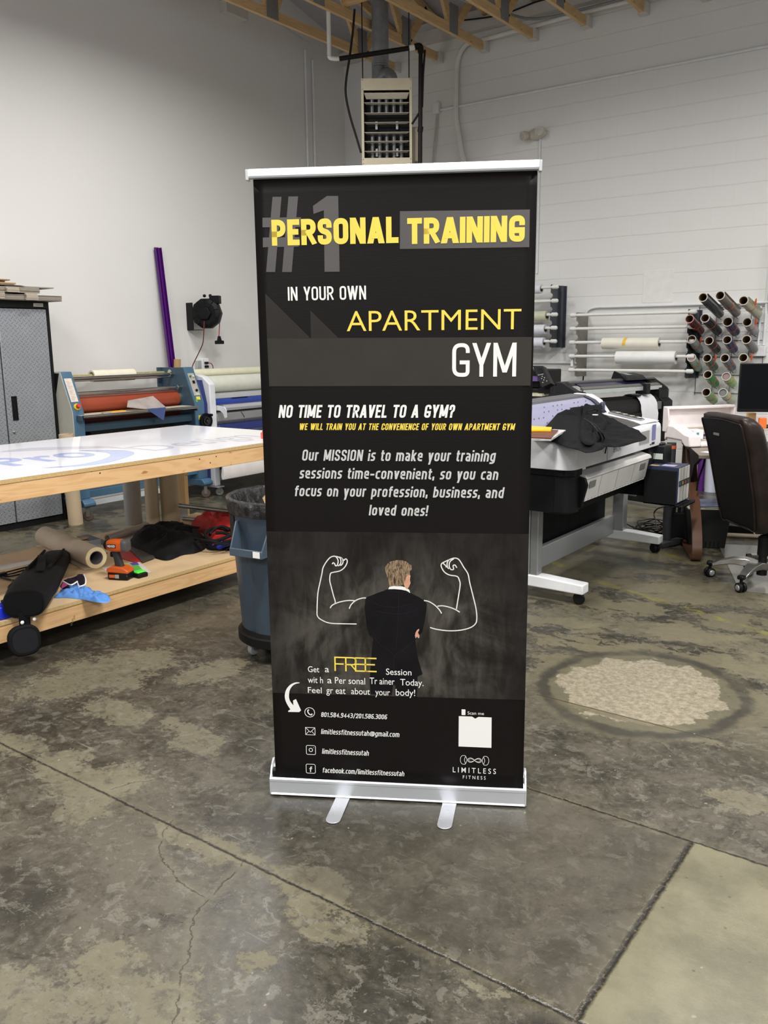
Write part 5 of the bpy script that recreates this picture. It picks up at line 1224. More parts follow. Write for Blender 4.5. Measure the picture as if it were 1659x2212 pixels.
# hanging flap
fc = Vector((-3.84, 2.201, 0.123)); w_ = 0.155; h_ = 0.155
b = MB(); outl = rrect(-w_/2, -h_/2, w_/2, h_/2, 0.06, 6)
latn = Vector((0.25, 0.97, 0)).normalized(); upv = Vector((-0.10, 0, 1)).normalized(); nf = latn.cross(upv)
b.prism([fc+latn*x+upv*y for x, y in outl], 0, nf*0.035)
flp = obj('end_flap', b, blk, case, bevel=0.01, seg=3)
b = MB(); outl2 = rrect(-w_/2+.018, -h_/2+.018, w_/2-.018, h_/2-.018, 0.045, 6)
s_ = 1 if nf.x > 0 else -1
b.prism([fc+(nf*0.035 if s_ > 0 else Vector())+nf*0.0006*s_+latn*x+upv*y for x, y in outl2], 0, nf*0.001*s_)
obj('flap_lining', b, mat('dark_grey_lining', (30, 30, 34), 0.5, nscale=30), flp)
b = MB().box((0, 0, 0), (0.002, 0.06, 0.09)).xf(Matrix.Translation((K2.x+0.0, fc.y-0.01, fc.z+0.05)))
obj('hinge_strip', b, blk, case)
for y_ in (-0.033, 0.033):
    obj('white_snap', MB().sphere(Vector((TX1+0.072, fc.y+0.03+y_, fc.z+0.092)), 0.010, (0.6, 1, 1), 12), wht, case)
# blue microfibre cloth, partly over the shelf edge
mc = mat('light_blue_microfibre', (92, 144, 214), 0.85, var=0.1, nscale=120, bump=0.4, bscale=400)
mound('microfibre_cloth', [(-4.047, 2.518), (-4.108, 2.58), (-4.156, 2.655), (-4.134, 2.714), (-4.04, 2.723), (-3.917, 2.71), (-3.814, 2.697), (-3.74, 2.645), (-3.75, 2.609), (-3.816, 2.594), (-3.886, 2.586), (-3.932, 2.575), (-3.999, 2.55)], 0.034, mc, 'light blue microfibre cloth crumpled on the shelf front edge', 'cloth', fold=0.6, fs=18, crease=0.5, rings=16, seed=2)
mound('printed_pouch', [(-4.211, 2.663), (-4.28, 2.753), (-4.287, 2.819), (-4.308, 2.89), (-4.171, 2.803), (-4.113, 2.729), (-4.102, 2.648)], 0.03, mat('dark_print_fabric', (26, 20, 34), 0.5, var=0.4), 'dark printed pouch with white edges behind the blue cloth', 'pouch', fold=0.4, fs=20, seed=4)
b = MB().tube(spline([(-4.207, 2.683, 0.25), (-4.083, 2.639, 0.262), (-4.064, 2.65, 0.265), (-4.094, 2.696, 0.265)], 4), 0.004, 6).tube(spline([(-4.24, 2.838, 0.25), (-4.121, 2.768, 0.26), (-4.055, 2.718, 0.25), (-4.039, 2.674, 0.25)], 4), 0.004, 6).tube([(-4.076, 2.684, 0.268), (-3.998, 2.642, 0.262)], 0.003, 6)
obj('white_piping', b, wht, COL.objects['printed_pouch'])
obj('magenta_panel', MB().prism([(-4.093, 2.594, 0.258), (-4.167, 2.657, 0.26), (-4.083, 2.627, 0.262), (-4.062, 2.576, 0.257)], 0, (0, 0, 0.002)), mat('magenta_fabric', (150, 60, 110), 0.6), COL.objects['printed_pouch'], smooth=0)
# tape rolls at the left edge
def tape(c, r_, h_, m, lab, core=None):
    t_ = thing('tape_roll', c, lab, 'tape')
    obj('winding', MB().lathe([(r_*0.55, 0), (r_, 0), (r_, h_), (r_*0.55, h_)], c, 'Z', 32), m, t_, bevel=0.001)
    return t_
c = Vector((-3.997, 2.26, 0.222))
tp = thing('tape_dispenser', c, 'clear tape dispenser with red top beside the carry case', 'tape dispenser')
obj('tape_body', MB().cbox(c+Vector((0, 0, .033)), (.07, .075, .066)), mat('clear_violet_plastic', (110, 108, 130), 0.2), tp, bevel=0.012, seg=3)
obj('red_cap', MB().cbox(c+Vector((0, 0, .078)), (.06, .065, .026)), mat('tomato_plastic', (206, 62, 48), 0.4), tp, bevel=0.008, seg=3)
c = Vector((-3.959, 2.178, 0.222))
tp = thing('tape_dispenser', c, 'bright blue tape dispenser on the shelf at left picture edge', 'tape dispenser')
obj('tape_body', MB().cbox(c+Vector((0, 0, .035)), (.08, .085, .07)), mat('bright_blue_plastic', (20, 42, 190), 0.35), tp, bevel=0.012, seg=3)
obj('cutter_bar', MB().cbox(c+Vector((.005, .02, .078)), (.06, .03, .014)), blackp, tp, bevel=0.003)
# black cable loops
pts = [(-4.694, 2.905, 0.25), (-4.74, 2.822, 0.232), (-4.733, 2.697, 0.232), (-4.718, 2.606, 0.232), (-4.629, 2.605, 0.232), (-4.615, 2.7, 0.235), (-4.666, 2.741, 0.238), (-4.645, 2.645, 0.24), (-4.663, 2.582, 0.232), (-4.517, 2.562, 0.232), (-4.423, 2.478, 0.232), (-4.337, 2.438, 0.232), (-4.281, 2.454, 0.232), (-4.294, 2.509, 0.235), (-4.427, 2.587, 0.232), (-4.562, 2.566, 0.232), (-4.645, 2.558, 0.232)]
tag(obj('power_cable', MB().tube(spline(pts, 5), 0.0045, 8).cbox((-4.684, 2.595, 0.237), (.03, .045, .022)), blackp), 'tangled black cable lying beside the carry case', 'cable')
# cordless drill
dp = Vector((-4.068, 2.967, 0.222))
dr = thing('cordless_impact_driver', (dp.x, dp.y, SHZ+0.001), 'orange and black cordless impact driver standing on its battery', 'power tool', rz=R(36.2)*0)
rt = Matrix.Translation((dp.x, dp.y, SHZ+0.001)) @ Matrix.Rotation(R(36.2-12), 4, 'Z')
orange = mat('orange_tool_plastic', (196, 84, 26), 0.42); tgrey = mat('charcoal_tool_rubber', (52, 50, 50), 0.55)
def tob(nm, mb_, m, par, **k): return obj(nm, mb_.xf(rt), m, par, **k)
bat = tob('battery', MB().box((-0.064, -0.042, 0.0), (0.064, 0.042, 0.048)), blackp, dr, bevel=0.010, seg=3)
tob('battery_top', MB().prism([(-0.068, -0.042, 0.044), (0.066, -0.042, 0.040), (0.066, -0.042, 0.056), (0.035, -0.042, 0.074), (-0.035, -0.042, 0.080), (-0.068, -0.042, 0.066)], 0, (0, 0.084, 0)), orange, dr, bevel=0.006, seg=2)
tob('battery_latch', MB().box((-0.052, -0.0435, 0.014), (-0.016, -0.040, 0.032)), orange, bat, bevel=0.001)
tob('charge_label', MB().box((-0.014, -0.0435, 0.012), (0.010, -0.0402, 0.034)), mat('grey_label', (150, 146, 140), 0.5), bat)
tob('handle', MB().loop([[(x+dx, y, z) for x, y in rrect(-w, -.019, w, .019, .012, 4)] for z, dx, w in ((.062, -.002, .034), (.080, -.004, .024), (.110, -.010, .021), (.150, -.020, .020), (.172, -.024, .022))]), tgrey, dr, smooth=50)
tob('trigger', MB().box((-0.056, -0.009, 0.128), (-0.038, 0.009, 0.158)), blackp, dr, bevel=0.004)
hd = tob('head', MB().loop([[(x, y, z+.198) for y, z in rrect(-a_, -c_, a_, c_, min(a_, c_)*0.6, 4)] for x, a_, c_ in ((-.075, .020, .020), (-.062, .030, .030), (-.040, .034, .034), (.0, .034, .036), (.03, .032, .034))]), orange, dr, smooth=50)
tob('nose', MB().lathe([(0, 0), (.012, 0), (.014, .004), (.026, .012), (.031, .024), (.031, .03), (0, .03)], (-.095, 0, .198), 'X', 20), blackp, dr)
tob('motor_cap', MB().loop([[(x, y, z+.198) for y, z in rrect(-a_, -c_, a_, c_, min(a_, c_)*0.5, 4)] for x, a_, c_ in ((.028, .034, .036), (.045, .036, .036), (.058, .032, .032), (.062, .024, .024))]), mat('slate_rubber', (78, 76, 78), 0.5), dr, smooth=40)
b = MB(); fontwrite(b, 'RIDGID', -.052, .192, -.006, .206, lambda x, z, k=0: Vector((x, -.0347, z)), bold=0.02)
tob('head_band', MB().box((-.056, -.0345, .188), (-.002, -.030, .210)), blackp, hd)
tob('head_lettering', b, wht, hd, smooth=0)
b = MB(); fontwrite(b, 'RIDGID', .016, .022, .060, .034, lambda x, z, k=0: Vector((x, -.0406, z)), bold=0.02)
tob('battery_lettering', b, wht, bat, smooth=0)
tm = thing('tape_measure', (-4.008, 3.055, 0.222), 'small green and black tape measure right of the driver', 'tape measure')
c = Vector((-4.008, 3.055, 0.222))
obj('case', MB().cbox(c+Vector((0, 0, .013)), (.06, .07, .026)), blackp, tm, bevel=0.006, seg=3)
obj('green_top', MB().cbox(c+Vector((-.004, 0, .031)), (.045, .058, .012)), mat('neon_green_plastic', (90, 240, 70), 0.4), tm, bevel=0.005, seg=3)

# ================================================================ BIN
bc = Vector((-2.88, 3.11, 0))
bn = thing('waste_bin', bc, 'tall grey blue rubbish bin on a wheeled dolly behind the banner', 'bin')
gb = mat('slate_blue_plastic', (58, 70, 83), 0.4)
RB, RT = 0.245, 0.285
def ribbed(r0, z, n=72):
    ring = []
    for k in range(n):
        a_ = 2*PI*k/n; r_ = r0
        f_ = (a_/(2*PI)*8) % 1
        if z < 0.68 and f_ < 0.14: r_ = r0-0.010
        ring.append(bc+Vector((r_*math.cos(a_+2.97), r_*math.sin(a_+2.97), z)))
    return ring
rg_ = [ribbed(RB+(RT-RB)*s, 0.135+(0.80-0.135)*s) for s in (0, .02, .25, .5, .78, .8, .9, 1.0)]
bd = obj('bin_body', MB().loop(rg_, True, False), gb, bn, smooth=35)
obj('bin_floor', MB().lathe([(0, .136), (RB, .136), (RB, .14), (0, .14)], bc, 'Z', 40), gb, bn)
bag_m, t = newmat('black_bin_liner', 0.2, 0, 0.7)
t.link((*lin((12, 12, 14)), 1), t.bsdf.inputs['Base Color']); t.bump(t.noise(t.scale(t.obj(), (1, 1, .5)), 30, 6, .7, 1.5), 0.9, 0.02)
rings = []
rnd = random.Random(7)
for z, r_ in ((.52, .20), (.66, .245), (.76, .262), (.812, .276), (.820, .288), (.812, .300), (.79, .299), (.77, .297), (.755, .294), (.745, .293)):
    rings.append([bc+Vector(((r_+mnoise.noise(Vector((k*.55, z*40, 1)))*.0025)*math.cos(2*PI*k/96), (r_+mnoise.noise(Vector((k*.55, z*40, 1)))*.0025)*math.sin(2*PI*k/96), z+mnoise.noise(Vector((k*.9, z*9, 5)))*.003)) for k in range(96)])
obj('bin_liner', MB().loop(rings, True, False), bag_m, bn, smooth=60)
obj('liner_bottom', MB().lathe([(0, .53), (.2, .52), (.2, .525), (0, .54)], bc, 'Z', 40), bag_m, bn)
# handle facing the camera side-left
ha = math.atan2(-bc.y, -bc.x)-0.62
HM = Matrix.Translation(bc) @ Matrix.Rotation(ha, 4, 'Z')
hb = MB()
hb.prism([(.255, -.105, .72), (.285, -.105, .72), (.345, -.095, .60), (.345, -.095, .575), (.262, -.095, .565)], 0, (0, .008, 0))
hb.prism([(.255, .097, .72), (.285, .097, .72), (.345, .087, .60), (.345, .087, .575), (.262, .087, .565)], 0, (0, .008, 0))
hb.box((.262, -.095, .565), (.345, .095, .578)).box((.337, -.095, .565), (.348, .095, .603))
obj('side_handle', hb.xf(HM), mat('slate_blue_plastic_light', (70, 84, 98), 0.4), bn, bevel=0.003)
obj('barcode_label', MB().box((.349, .045, .57), (.350, .085, .60)).xf(HM), wht, bn)
obj('brand_sticker', MB().loop([[bc+Vector((r_*math.cos(ha-t_), r_*math.sin(ha-t_), z)) for t_, r_ in [(.52+.06*i, .2865-.02*(.74-z)) for i in range(9)]+[(.52+.06*i, .284-.02*(.74-z)) for i in range(8, -1, -1)]] for z in (.735, .62)], True, True), mat('black_sticker', (20, 20, 20), 0.4), bn, smooth=0)
obj('dolly', MB().lathe([(0, .085), (.262, .085), (.268, .09), (.268, .13), (.255, .135), (.25, .155), (.243, .155), (.243, .134), (0, .134)], bc, 'Z', 48), blackp, bn)
for a_ in (0.35, 1.6, 2.85, 4.1, 5.35):
    caster(bn, bc.x+.20*math.cos(a_+PI*.82), bc.y+.20*math.sin(a_+PI*.82), 0.036, 0.028, az=a_, zt=0.086, wheelm=mat('pale_grey_wheel', (150, 152, 154), 0.4))
b = MB().prism([bc+Vector(v) for v in ((-.02, -.05, .60), (.16, .05, .60), (.16, .06, 1.02), (.10, .02, 1.02), (-.08, -.09, .80))], 0, (-0.003, 0.005, 0))
tag(obj('cardboard_flap', b, mat('light_cardboard', (204, 172, 122), 0.8), smooth=0), 'tan cardboard flap sticking out of the bin liner', 'cardboard')
# ================================================================ RIGHT SIDE: WHITE LARGE-FORMAT PRINTER
wpl = mat('white_printer_plastic', (226, 227, 231), 0.38)
wpl2 = mat('offwhite_tray_plastic', (206, 205, 202), 0.42)
satin = mat('satin_aluminium', (176, 178, 180), 0.38, 0.55, var=0.04, stretch=(1, 30, 30))
pr = thing('large_format_printer', (-2.28, 5.2, 0), 'white wide-format printer on grey stand with folding paper basket', 'printer')
def footbar(y, x1):
    b = MB().prism([(-2.68, y-0.045, 0.075), (-2.68, y-0.045, 0.115), (-2.34, y-0.045, 0.145), (-2.20, y-0.045, 0.145), (x1, y-0.045, 0.132), (x1, y-0.045, 0.072)], 0, (0, 0.09, 0))
    return obj('foot_bar', b, white_paint, pr, bevel=0.008, seg=3)
fb1 = footbar(4.655, -1.93); fb2 = footbar(6.165, -1.985)
for (x, y, az) in ((-1.975, 4.665, .5), (-2.03, 6.17, -.5), (-2.62, 4.655, .2), (-2.62, 6.165, .2)):
    M = Matrix.Translation((x, y, 0)) @ Matrix.Rotation(az, 4, 'Z')
    b = MB()
    for s_ in (-1, 1):
        b.lathe([(0, s_*0.004), (.030, s_*0.004), (.034, s_*0.008), (.034, s_*0.020), (.028, s_*0.026), (0, s_*0.026)], (0, 0, .034), 'Y', 20)
    cw = obj('caster', b.xf(M), blackp, pr)
    obj('caster_bracket', MB().box((-.025, -.022, .045), (.015, .022, .075)).xf(M), blackp, cw, bevel=0.004)
lg1 = obj('stand_leg', MB().box((-2.36, 4.615, 0.14), (-2.285, 4.695, 0.60)), satin, pr, bevel=0.006)
obj('leg_edge', MB().box((-2.284, 4.622, 0.14), (-2.232, 4.69, 0.60)), mat('darker_aluminium', (150, 152, 154), 0.4, 0.5), lg1, bevel=0.006)
lg2 = obj('stand_leg', MB().box((-2.35, 6.12, 0.14), (-2.262, 6.20, 0.60)), satin, pr, bevel=0.006)
for z in (.26, .20):
    obj('leg_bolt', MB().lathe([(0, 0), (.011, 0), (.010, -.004), (.004, -.005), (0, -.003)], (-2.325, 4.615, z), 'Y', 14), chrome, lg1)
obj('cross_beam', MB().box((-2.375, 4.695, 0.115), (-2.335, 6.12, 0.255)), satin, pr, bevel=0.006)
obj('lower_wings', MB().box((-2.55, 4.70, .33), (-2.53, 6.1, .52)), mat('grey_rear_cover', (168, 170, 172), 0.5), pr, bevel=0.004)
# lower black body
def rnd_end(x0, x1, y0, y1, z0, z1, r_):
    q = [(x0, y1), (x0, y0), (x1-r_, y0)] + [(x1-r_+r_*math.sin(R(a_)), y0+r_-r_*math.cos(R(a_))) for a_ in range(10, 90, 10)] + [(x1, y0+r_), (x1, y1)]
    return q
b = MB().prism([(x, y, .575) for x, y in rnd_end(-2.60, -1.965, 4.47, 4.60, 0, 0, .07)], 0, (0, 0, .225))
lb = obj('lower_body', b, mat('black_textured_plastic', (16, 17, 19), 0.5), pr, bevel=0.01)
obj('collar', MB().prism([(x, y, .796) for x, y in rnd_end(-2.60, -1.955, 4.46, 4.60, 0, 0, .075)], 0, (0, 0, .035)), mat('gloss_black_band', (18, 18, 20), 0.3), pr)
b = MB().box((-2.07, 4.4685, .585), (-2.067, 4.470, .79)); obj('panel_seam', b, mat('seam_black', (5, 5, 5), 0.6), lb)
obj('hinge_block', MB().prism([(x, 4.585, z) for x, z in ((-2.0, .79), (-1.93, .775), (-1.915, .735), (-1.95, .60), (-2.0, .60))], 0, (0, .022, 0)), blackp, pr, bevel=0.004)
obj('body_core', MB().box((-2.60, 4.60, .66), (-2.06, 5.95, .83)), mat('black_textured_plastic', (16, 17, 19), 0.5), pr)
# white shell
ys0, ys1 = 4.445, 5.93
def shell_plan(zo, inset, r_):
    x0, x1, y0, y1 = -2.62+inset, -1.95-inset, ys0+inset, ys1-inset*0.3
    q = [(x0, y0), ] + [(x1-r_+r_*math.sin(R(a_)), y0+r_-r_*math.cos(R(a_))) for a_ in range(0, 91, 10)] + [(x1, y1), (x0, y1)]
    return q
rings = []
for z, inset in ((.832, 0.0), (.93, .002), (.955, .006), (.968, .018), (.975, .035)):
    rings.append([(x, y, z+(0.022*(y-ys0)/1.5 if z > .9 else 0)+(max(0, (-2.02-x))*0.16 if z > .94 else 0)) for x, y in shell_plan(z, inset, .075)])
shl = obj('white_shell', MB().loop(rings), wpl, pr, bevel=0.003, smooth=40)
obj('shell_notch', MB().box((-1.99, 4.60, .822), (-1.951, 4.64, .84)), wpl, shl)
# raised left cheek and dark inset top
def topz(x, y, o=0): return .975+0.022*(y-ys0)/1.5+max(0, (-2.02-x))*0.16+o
ch = []
b = MB().prism([(-2.60, 4.49, topz(-2.6, 4.49)-.02), (-2.10, 4.49, topz(-2.1, 4.49)-.02), (-2.16, 4.49, 1.03), (-2.42, 4.49, 1.075), (-2.60, 4.49, 1.08)], 0, (0, .12, 0))
obj('left_cheek', b, wpl, shl, bevel=0.02, seg=3)
b = MB().prism([(x, y, topz(x, y, .0015)) for x, y in ((-1.985, 4.66), (-1.985, 5.62), (-2.13, 5.74), (-2.30, 5.74), (-2.30, 4.64), (-2.10, 4.60))], 0, (0, 0, .002))
dt = obj('dark_top_inset', b, mat('dark_brown_grey_plastic', (58, 55, 54), 0.35), shl, smooth=0)
b = MB().prism([(x, y, topz(x, y, .003)) for x, y in ((-1.99, 5.62), (-1.96, 5.90), (-2.30, 5.90), (-2.30, 5.76), (-2.13, 5.76))], 0, (0, 0, .004))
obj('white_top_corner', b, wpl, shl, smooth=0)
cpn = obj('control_panel', MB().prism([(x, y, topz(x, y, .009)) for x, y in ((-2.03, 5.74), (-2.03, 5.82), (-2.28, 5.88), (-2.28, 5.78))], 0, (0, 0, .012)), mat('silver_panel_frame', (150, 150, 152), 0.4, 0.3), pr, bevel=0.002)
obj('panel_glass', MB().prism([(x, y, topz(x, y, .0225)) for x, y in ((-2.04, 5.75), (-2.04, 5.815), (-2.27, 5.87), (-2.27, 5.79))], 0, (0, 0, .001)), mat('dark_panel', (34, 32, 36), 0.25), cpn, smooth=0)
for k in range(4):
    y_ = 5.79+.012*k; x_ = -2.06-.055*k
    obj('panel_button', MB().cbox((x_, y_, topz(x_, y_, .025)), (.03, .02, .003)), mat('pale_button', (214, 214, 200), 0.4), cpn)
# rolled translucent cover
m_, t = newmat('lavender_clear_cover', 0.18, 0, 0.6)
t.link(t.mix(t.noise(t.scale(t.obj(), (3, .4, 6)), 2, 2), lin((126, 126, 158)), lin((166, 166, 190))), t.bsdf.inputs['Base Color'])
cvp = [(-2.30, .995), (-2.33, 1.04), (-2.37, 1.09), (-2.42, 1.13), (-2.48, 1.155)]
b = MB().loop([[(x, 4.63, z) for x, z in cvp]+[(x-.02, 4.63, z-.02) for x, z in cvp[::-1]], [(x, 5.80, z) for x, z in cvp]+[(x-.02, 5.80, z-.02) for x, z in cvp[::-1]]])
cv_ = obj('curved_cover', b, m_, pr, smooth=40)
b = MB(); rnd = random.Random(5)
for r_ in range(5):
    for k in range(16):
        if rnd.random() < 0.45: continue
        s_ = .12+.16*r_; i0 = int(s_*4); f_ = s_*4-i0
        x = cvp[i0][0]*(1-f_)+cvp[i0+1][0]*f_; z = cvp[i0][1]*(1-f_)+cvp[i0+1][1]*f_
        y = 4.72+k*.066
        b.cbox((x+.003, y, z+.002), (.004, .006, .008))
obj('cover_tick_marks', b, mat('grey_violet_print', (104, 100, 130), 0.4), cv_)
obj('cover_top_strip', MB().prism([(x, 4.62, z) for x, z in ((-2.47, 1.15), (-2.48, 1.168), (-2.60, 1.172), (-2.60, 1.09), (-2.50, 1.09))], 0, (0, 1.24, 0)), mat('dark_grey_strip', (92, 92, 96), 0.4), pr, bevel=0.004)
obj('cover_end_frame', MB().loop([[(x+.006, y, z+.006) for x, z in cvp]+[(x-.03, y, z-.03) for x, z in cvp[::-1]] for y in (5.80, 5.87)]), mat('navy_smoked_plastic', (34, 36, 56), 0.25), cv_, smooth=40)
obj('latch', MB().cbox((-2.355, 5.86, 1.075), (.03, .045, .09), None), mat('chrome_blue_latch', (70, 76, 96), 0.2, 0.5), pr, bevel=0.01)
b = MB().prism([(x, 5.875, z) for x, z in ((-2.29, .985), (-2.33, 1.05), (-2.39, 1.13), (-2.46, 1.168), (-2.60, 1.175), (-2.62, .98))], 0, (0, .075, 0))
obj('right_shoulder', b, wpl, shl, bevel=0.02, seg=3)
b = MB(); fontwrite(b, 'EPSON', 5.055, .872, 5.175, .905, lambda y, z, k=0: Vector((-1.9488, y, z)), bold=-.006)
obj('brand_lettering', b, mat('grey_letter', (110, 112, 118), 0.3, 0.4), shl, smooth=0)
obj('grey_notice', MB().box((-1.9495, 5.50, .872), (-1.9485, 5.69, .955)), mat('silver_notice', (160, 160, 158), 0.4), shl)
obj('violet_label', MB().box((-1.9495, 5.745, .88), (-1.9485, 5.815, .985)), mat('violet_label', (120, 124, 178), 0.4), shl)
obj('black_logo_marks', MB().box((-1.9495, 5.71, .850), (-1.9485, 5.735, .857)).box((-1.9495, 5.745, .85), (-1.9485, 5.80, .866)), blackp, shl)
obj('seam_line', MB().box((-1.9495, 4.955, .835), (-1.9488, 4.9575, .96)), mat('seam_black', (5, 5, 5), 0.6), shl)
# paper basket
bk = obj('paper_basket', MB().prism([(x, 4.615, z) for x, z in ((-1.935, .772), (-1.960, .635), (-2.02, .60), (-2.02, .62), (-1.975, .645), (-1.955, .765))], 0, (0, 1.06, 0)), wpl2, pr, bevel=0.003)
obj('basket_lid', MB().prism([(x, 4.605, z) for x, z in ((-2.13, .822), (-2.02, .812), (-1.935, .79), (-1.925, .768), (-1.94, .762), (-2.03, .79), (-2.13, .80))], 0, (0, 1.09, 0)), wpl2, pr, bevel=0.004)
obj('lid_glass', MB().prism([(x, 4.66, z) for x, z in ((-2.125, .8235), (-2.02, .8135), (-1.99, .8058), (-2.0, .805), (-2.12, .815))], 0, (0, .90, 0)), mat('smoky_plastic_strip', (120, 124, 126), 0.3), bk)
for y in (4.68, 5.52):
    pk = obj('finger_pocket', MB().prism([(-1.9365+0, y, .745), (-1.9365, y+.085, .745), (-1.943, y+.085, .705), (-1.943, y, .705)], 0, (.0025, 0, -.0005)), mat('grey_recess', (120, 118, 116), 0.5), bk)
for y in (4.85, 5.12, 5.40):
    obj('panel_line', MB().prism([(-1.9335, y, .77), (-1.9335, y+.002, .77), (-1.957, y+.002, .645), (-1.957, y, .645)], 0, (.001, 0, 0)), mat('grey_line', (150, 149, 146), 0.5), bk)
b = MB()
for k in range(21):
    y = 4.63+k*.05
    b.tube([(-1.972+.012*math.cos(a_*PI/5), y+.016*math.sin(a_*PI/5)+.016, .632-.006*abs(math.sin(a_*PI/5))) for a_ in range(11)], .0035, 6)
obj('basket_rings', b, wpl2, bk)
obj('lower_duct', MB().box((-2.5, 4.62, .55), (-2.05, 5.95, .655)), mat('black_textured_plastic', (16, 17, 19), 0.5), pr)
obj('basket_underside', MB().prism([(-2.40, 4.75, .22), (-2.40, 6.10, .22), (-2.40, 6.10, .52), (-2.40, 4.75, .52)], 0, (-.03, 0, 0)), mat('black_fabric_panel', (20, 20, 22), 0.7), pr)
# ink unit on the right end
iu = obj('ink_unit_housing', MB().box((-2.03, 5.885, .70), (-1.90, 6.03, .83)).box((-2.06, 5.80, .66), (-1.98, 6.0, .84)).box((-2.0, 5.90, .83), (-1.93, 5.99, .845)), mat('charcoal_plastic', (32, 33, 36), 0.4), pr, bevel=0.008)
obj('ink_label', MB().box((-1.985, 5.8845, .735), (-1.915, 5.885, .775)), mat('white_green_label', (214, 224, 210), 0.4), iu)
obj('support_arm', MB().prism([(-2.26, 5.93, .46), (-1.985, 5.93, .46), (-1.985, 5.93, .60), (-2.26, 5.93, .64)], 0, (0, .03, 0)), blackm, pr)
tk = obj('ink_rack', MB().box((-1.985, 5.735, .445), (-1.765, 5.741, .685)).box((-1.985, 5.735, .445), (-1.74, 5.99, .455)).box((-1.985, 5.985, .445), (-1.765, 5.991, .70)).box((-1.985, 5.741, .445), (-1.978, 5.985, .685)).box((-1.78, 5.74, .437), (-1.71, 6.0, .447)).box((-1.715, 5.74, .437), (-1.71, 6.0, .462)), blackm, pr, bevel=0.002)
for k in range(4):
    y = 5.745+k*.060
    c_ = obj('ink_cartridge', MB().box((-1.972, y, .458), (-1.757, y+.054, .706)), mat('dark_blue_card', (44, 54, 84), 0.4), tk, bevel=0.002)
    obj('white_spine', MB().box((-1.756, y+.004, .47), (-1.752, y+.046, .700)), mat('white_spine', (220, 218, 212), 0.5), c_)
    obj('colour_mark', MB().box((-1.7518, y+.014, .585), (-1.7508, y+.036, .605)), mat(['blue_dot', 'yellow_dot', 'red_dot', 'grey_dot'][k], [(40, 110, 190), (226, 196, 50), (200, 50, 90), (90, 90, 90)][k], 0.5), c_)
obj('retaining_bar', MB().box((-1.7517, 5.745, .575), (-1.7512, 5.985, .615)), blackp, tk)
obj('carton_print', MB().box((-1.96, 5.76, .7065), (-1.90, 5.80, .7075)), mat('yellow_magenta_print', (226, 170, 90), 0.5, var=0.3, nscale=60), tk)
obj('carton_print', MB().box((-1.89, 5.78, .7065), (-1.80, 5.86, .7075)), mat('pale_violet_print', (188, 184, 206), 0.5), tk)
# jacket lying on the printer
jk = mat('black_jersey', (11, 11, 13), 0.9, var=0.25, nscale=50, bump=0.3, bscale=500, spec=0.2)
def drape(name, outline, H, label, cat, seed, par=None, zf=None, rings=20, fold=.5, fs=9.0, crease=.5):
    out = spline([(p[0], p[1], 0) for p in outline], 6, True); c = sum(out, Vector())/len(out); rs = []
    for i in range(rings+1):
        s = 1-i/rings*0.97; f = min(1, (1-s**2.5)**0.5+0.12)
        ring = []
        for q in out:
            p = c+(q-c)*s
            n1 = mnoise.fractal(Vector((p.x*fs+seed, p.y*fs*.6, seed)), 1.0, 2.0, 4)
            n2 = abs(mnoise.noise(Vector((p.x*fs*.8+seed*3, p.y*fs*.45+p.x*4, 3+seed))))
            hh = H*f*(1+fold*n1-crease*max(0, 1-n2*4))
            ring.append((p.x, p.y, zf(p.x, p.y)+max(0.004, hh)))
        rs.append(ring)
    low = [[(q.x, q.y, zf(q.x, q.y)+.001) for q in out]]
    return tag(obj(name, MB().loop(low+rs, True, True), jk, par, smooth=80), label, cat)
zf = lambda x, y: topz(max(x, -2.30), y, .006)+max(0, min(.05, (-2.30-x)*.8))
jo = [(-2.172, 4.466), (-2.267, 4.718), (-2.4, 5.315), (-2.4, 5.524), (-2.4, 5.674), (-2.4, 5.964), (-2.297, 5.709), (-2.096, 5.532), (-1.95, 5.349), (-1.752, 5.019), (-1.679, 4.846), (-1.685, 4.669), (-1.688, 4.503), (-1.722, 4.456), (-1.758, 4.434), (-1.733, 4.32), (-1.753, 4.185), (-1.836, 4.258), (-1.914, 4.315), (-2.057, 4.448)]
jacket = drape('jacket', jo, .030, 'black jacket with drawstring spread over the white printer top', 'jacket', 2.0, zf=zf, fs=9, rings=30, fold=.9, crease=.75)
b = MB().tube(spline([(-1.997, 4.847, 1.065), (-1.87, 4.602, 1.065), (-1.812, 4.514, 1.05), (-1.854, 4.662, 1.0), (-1.94, 4.88, 0.969), (-1.942, 4.918, 0.931), (-1.942, 4.907, 0.896), (-1.942, 4.901, 0.883)], 5), .0038, 7)
b.tube(spline([(-2.124, 5.0, 1.075), (-1.968, 4.742, 1.075), (-1.807, 4.435, 1.07), (-1.816, 4.506, 1.03), (-1.871, 4.652, 1.0)], 5), .0045, 7)
b.tube(spline([(-2.225, 5.278, 1.1), (-2.126, 5.13, 1.12), (-2.083, 5.092, 1.13), (-2.107, 5.159, 1.11), (-2.185, 5.273, 1.09)], 5), .003, 7)
obj('drawstring', b, blackp, jacket)
sl = drape('sleeve', [(-2.359, 5.55), (-2.297, 5.585), (-2.09, 5.29), (-1.944, 4.838), (-1.797, 4.412), (-1.798, 4.276), (-1.983, 4.594), (-2.208, 5.146)], .035, None, None, 7.0, par=jacket, zf=lambda x, y: zf(x, y)+.028, fs=14, rings=14)
obj('white_tag', MB().cbox((-2.047, 4.984, 1.105), (.03, .02, .004)), wht, jacket)
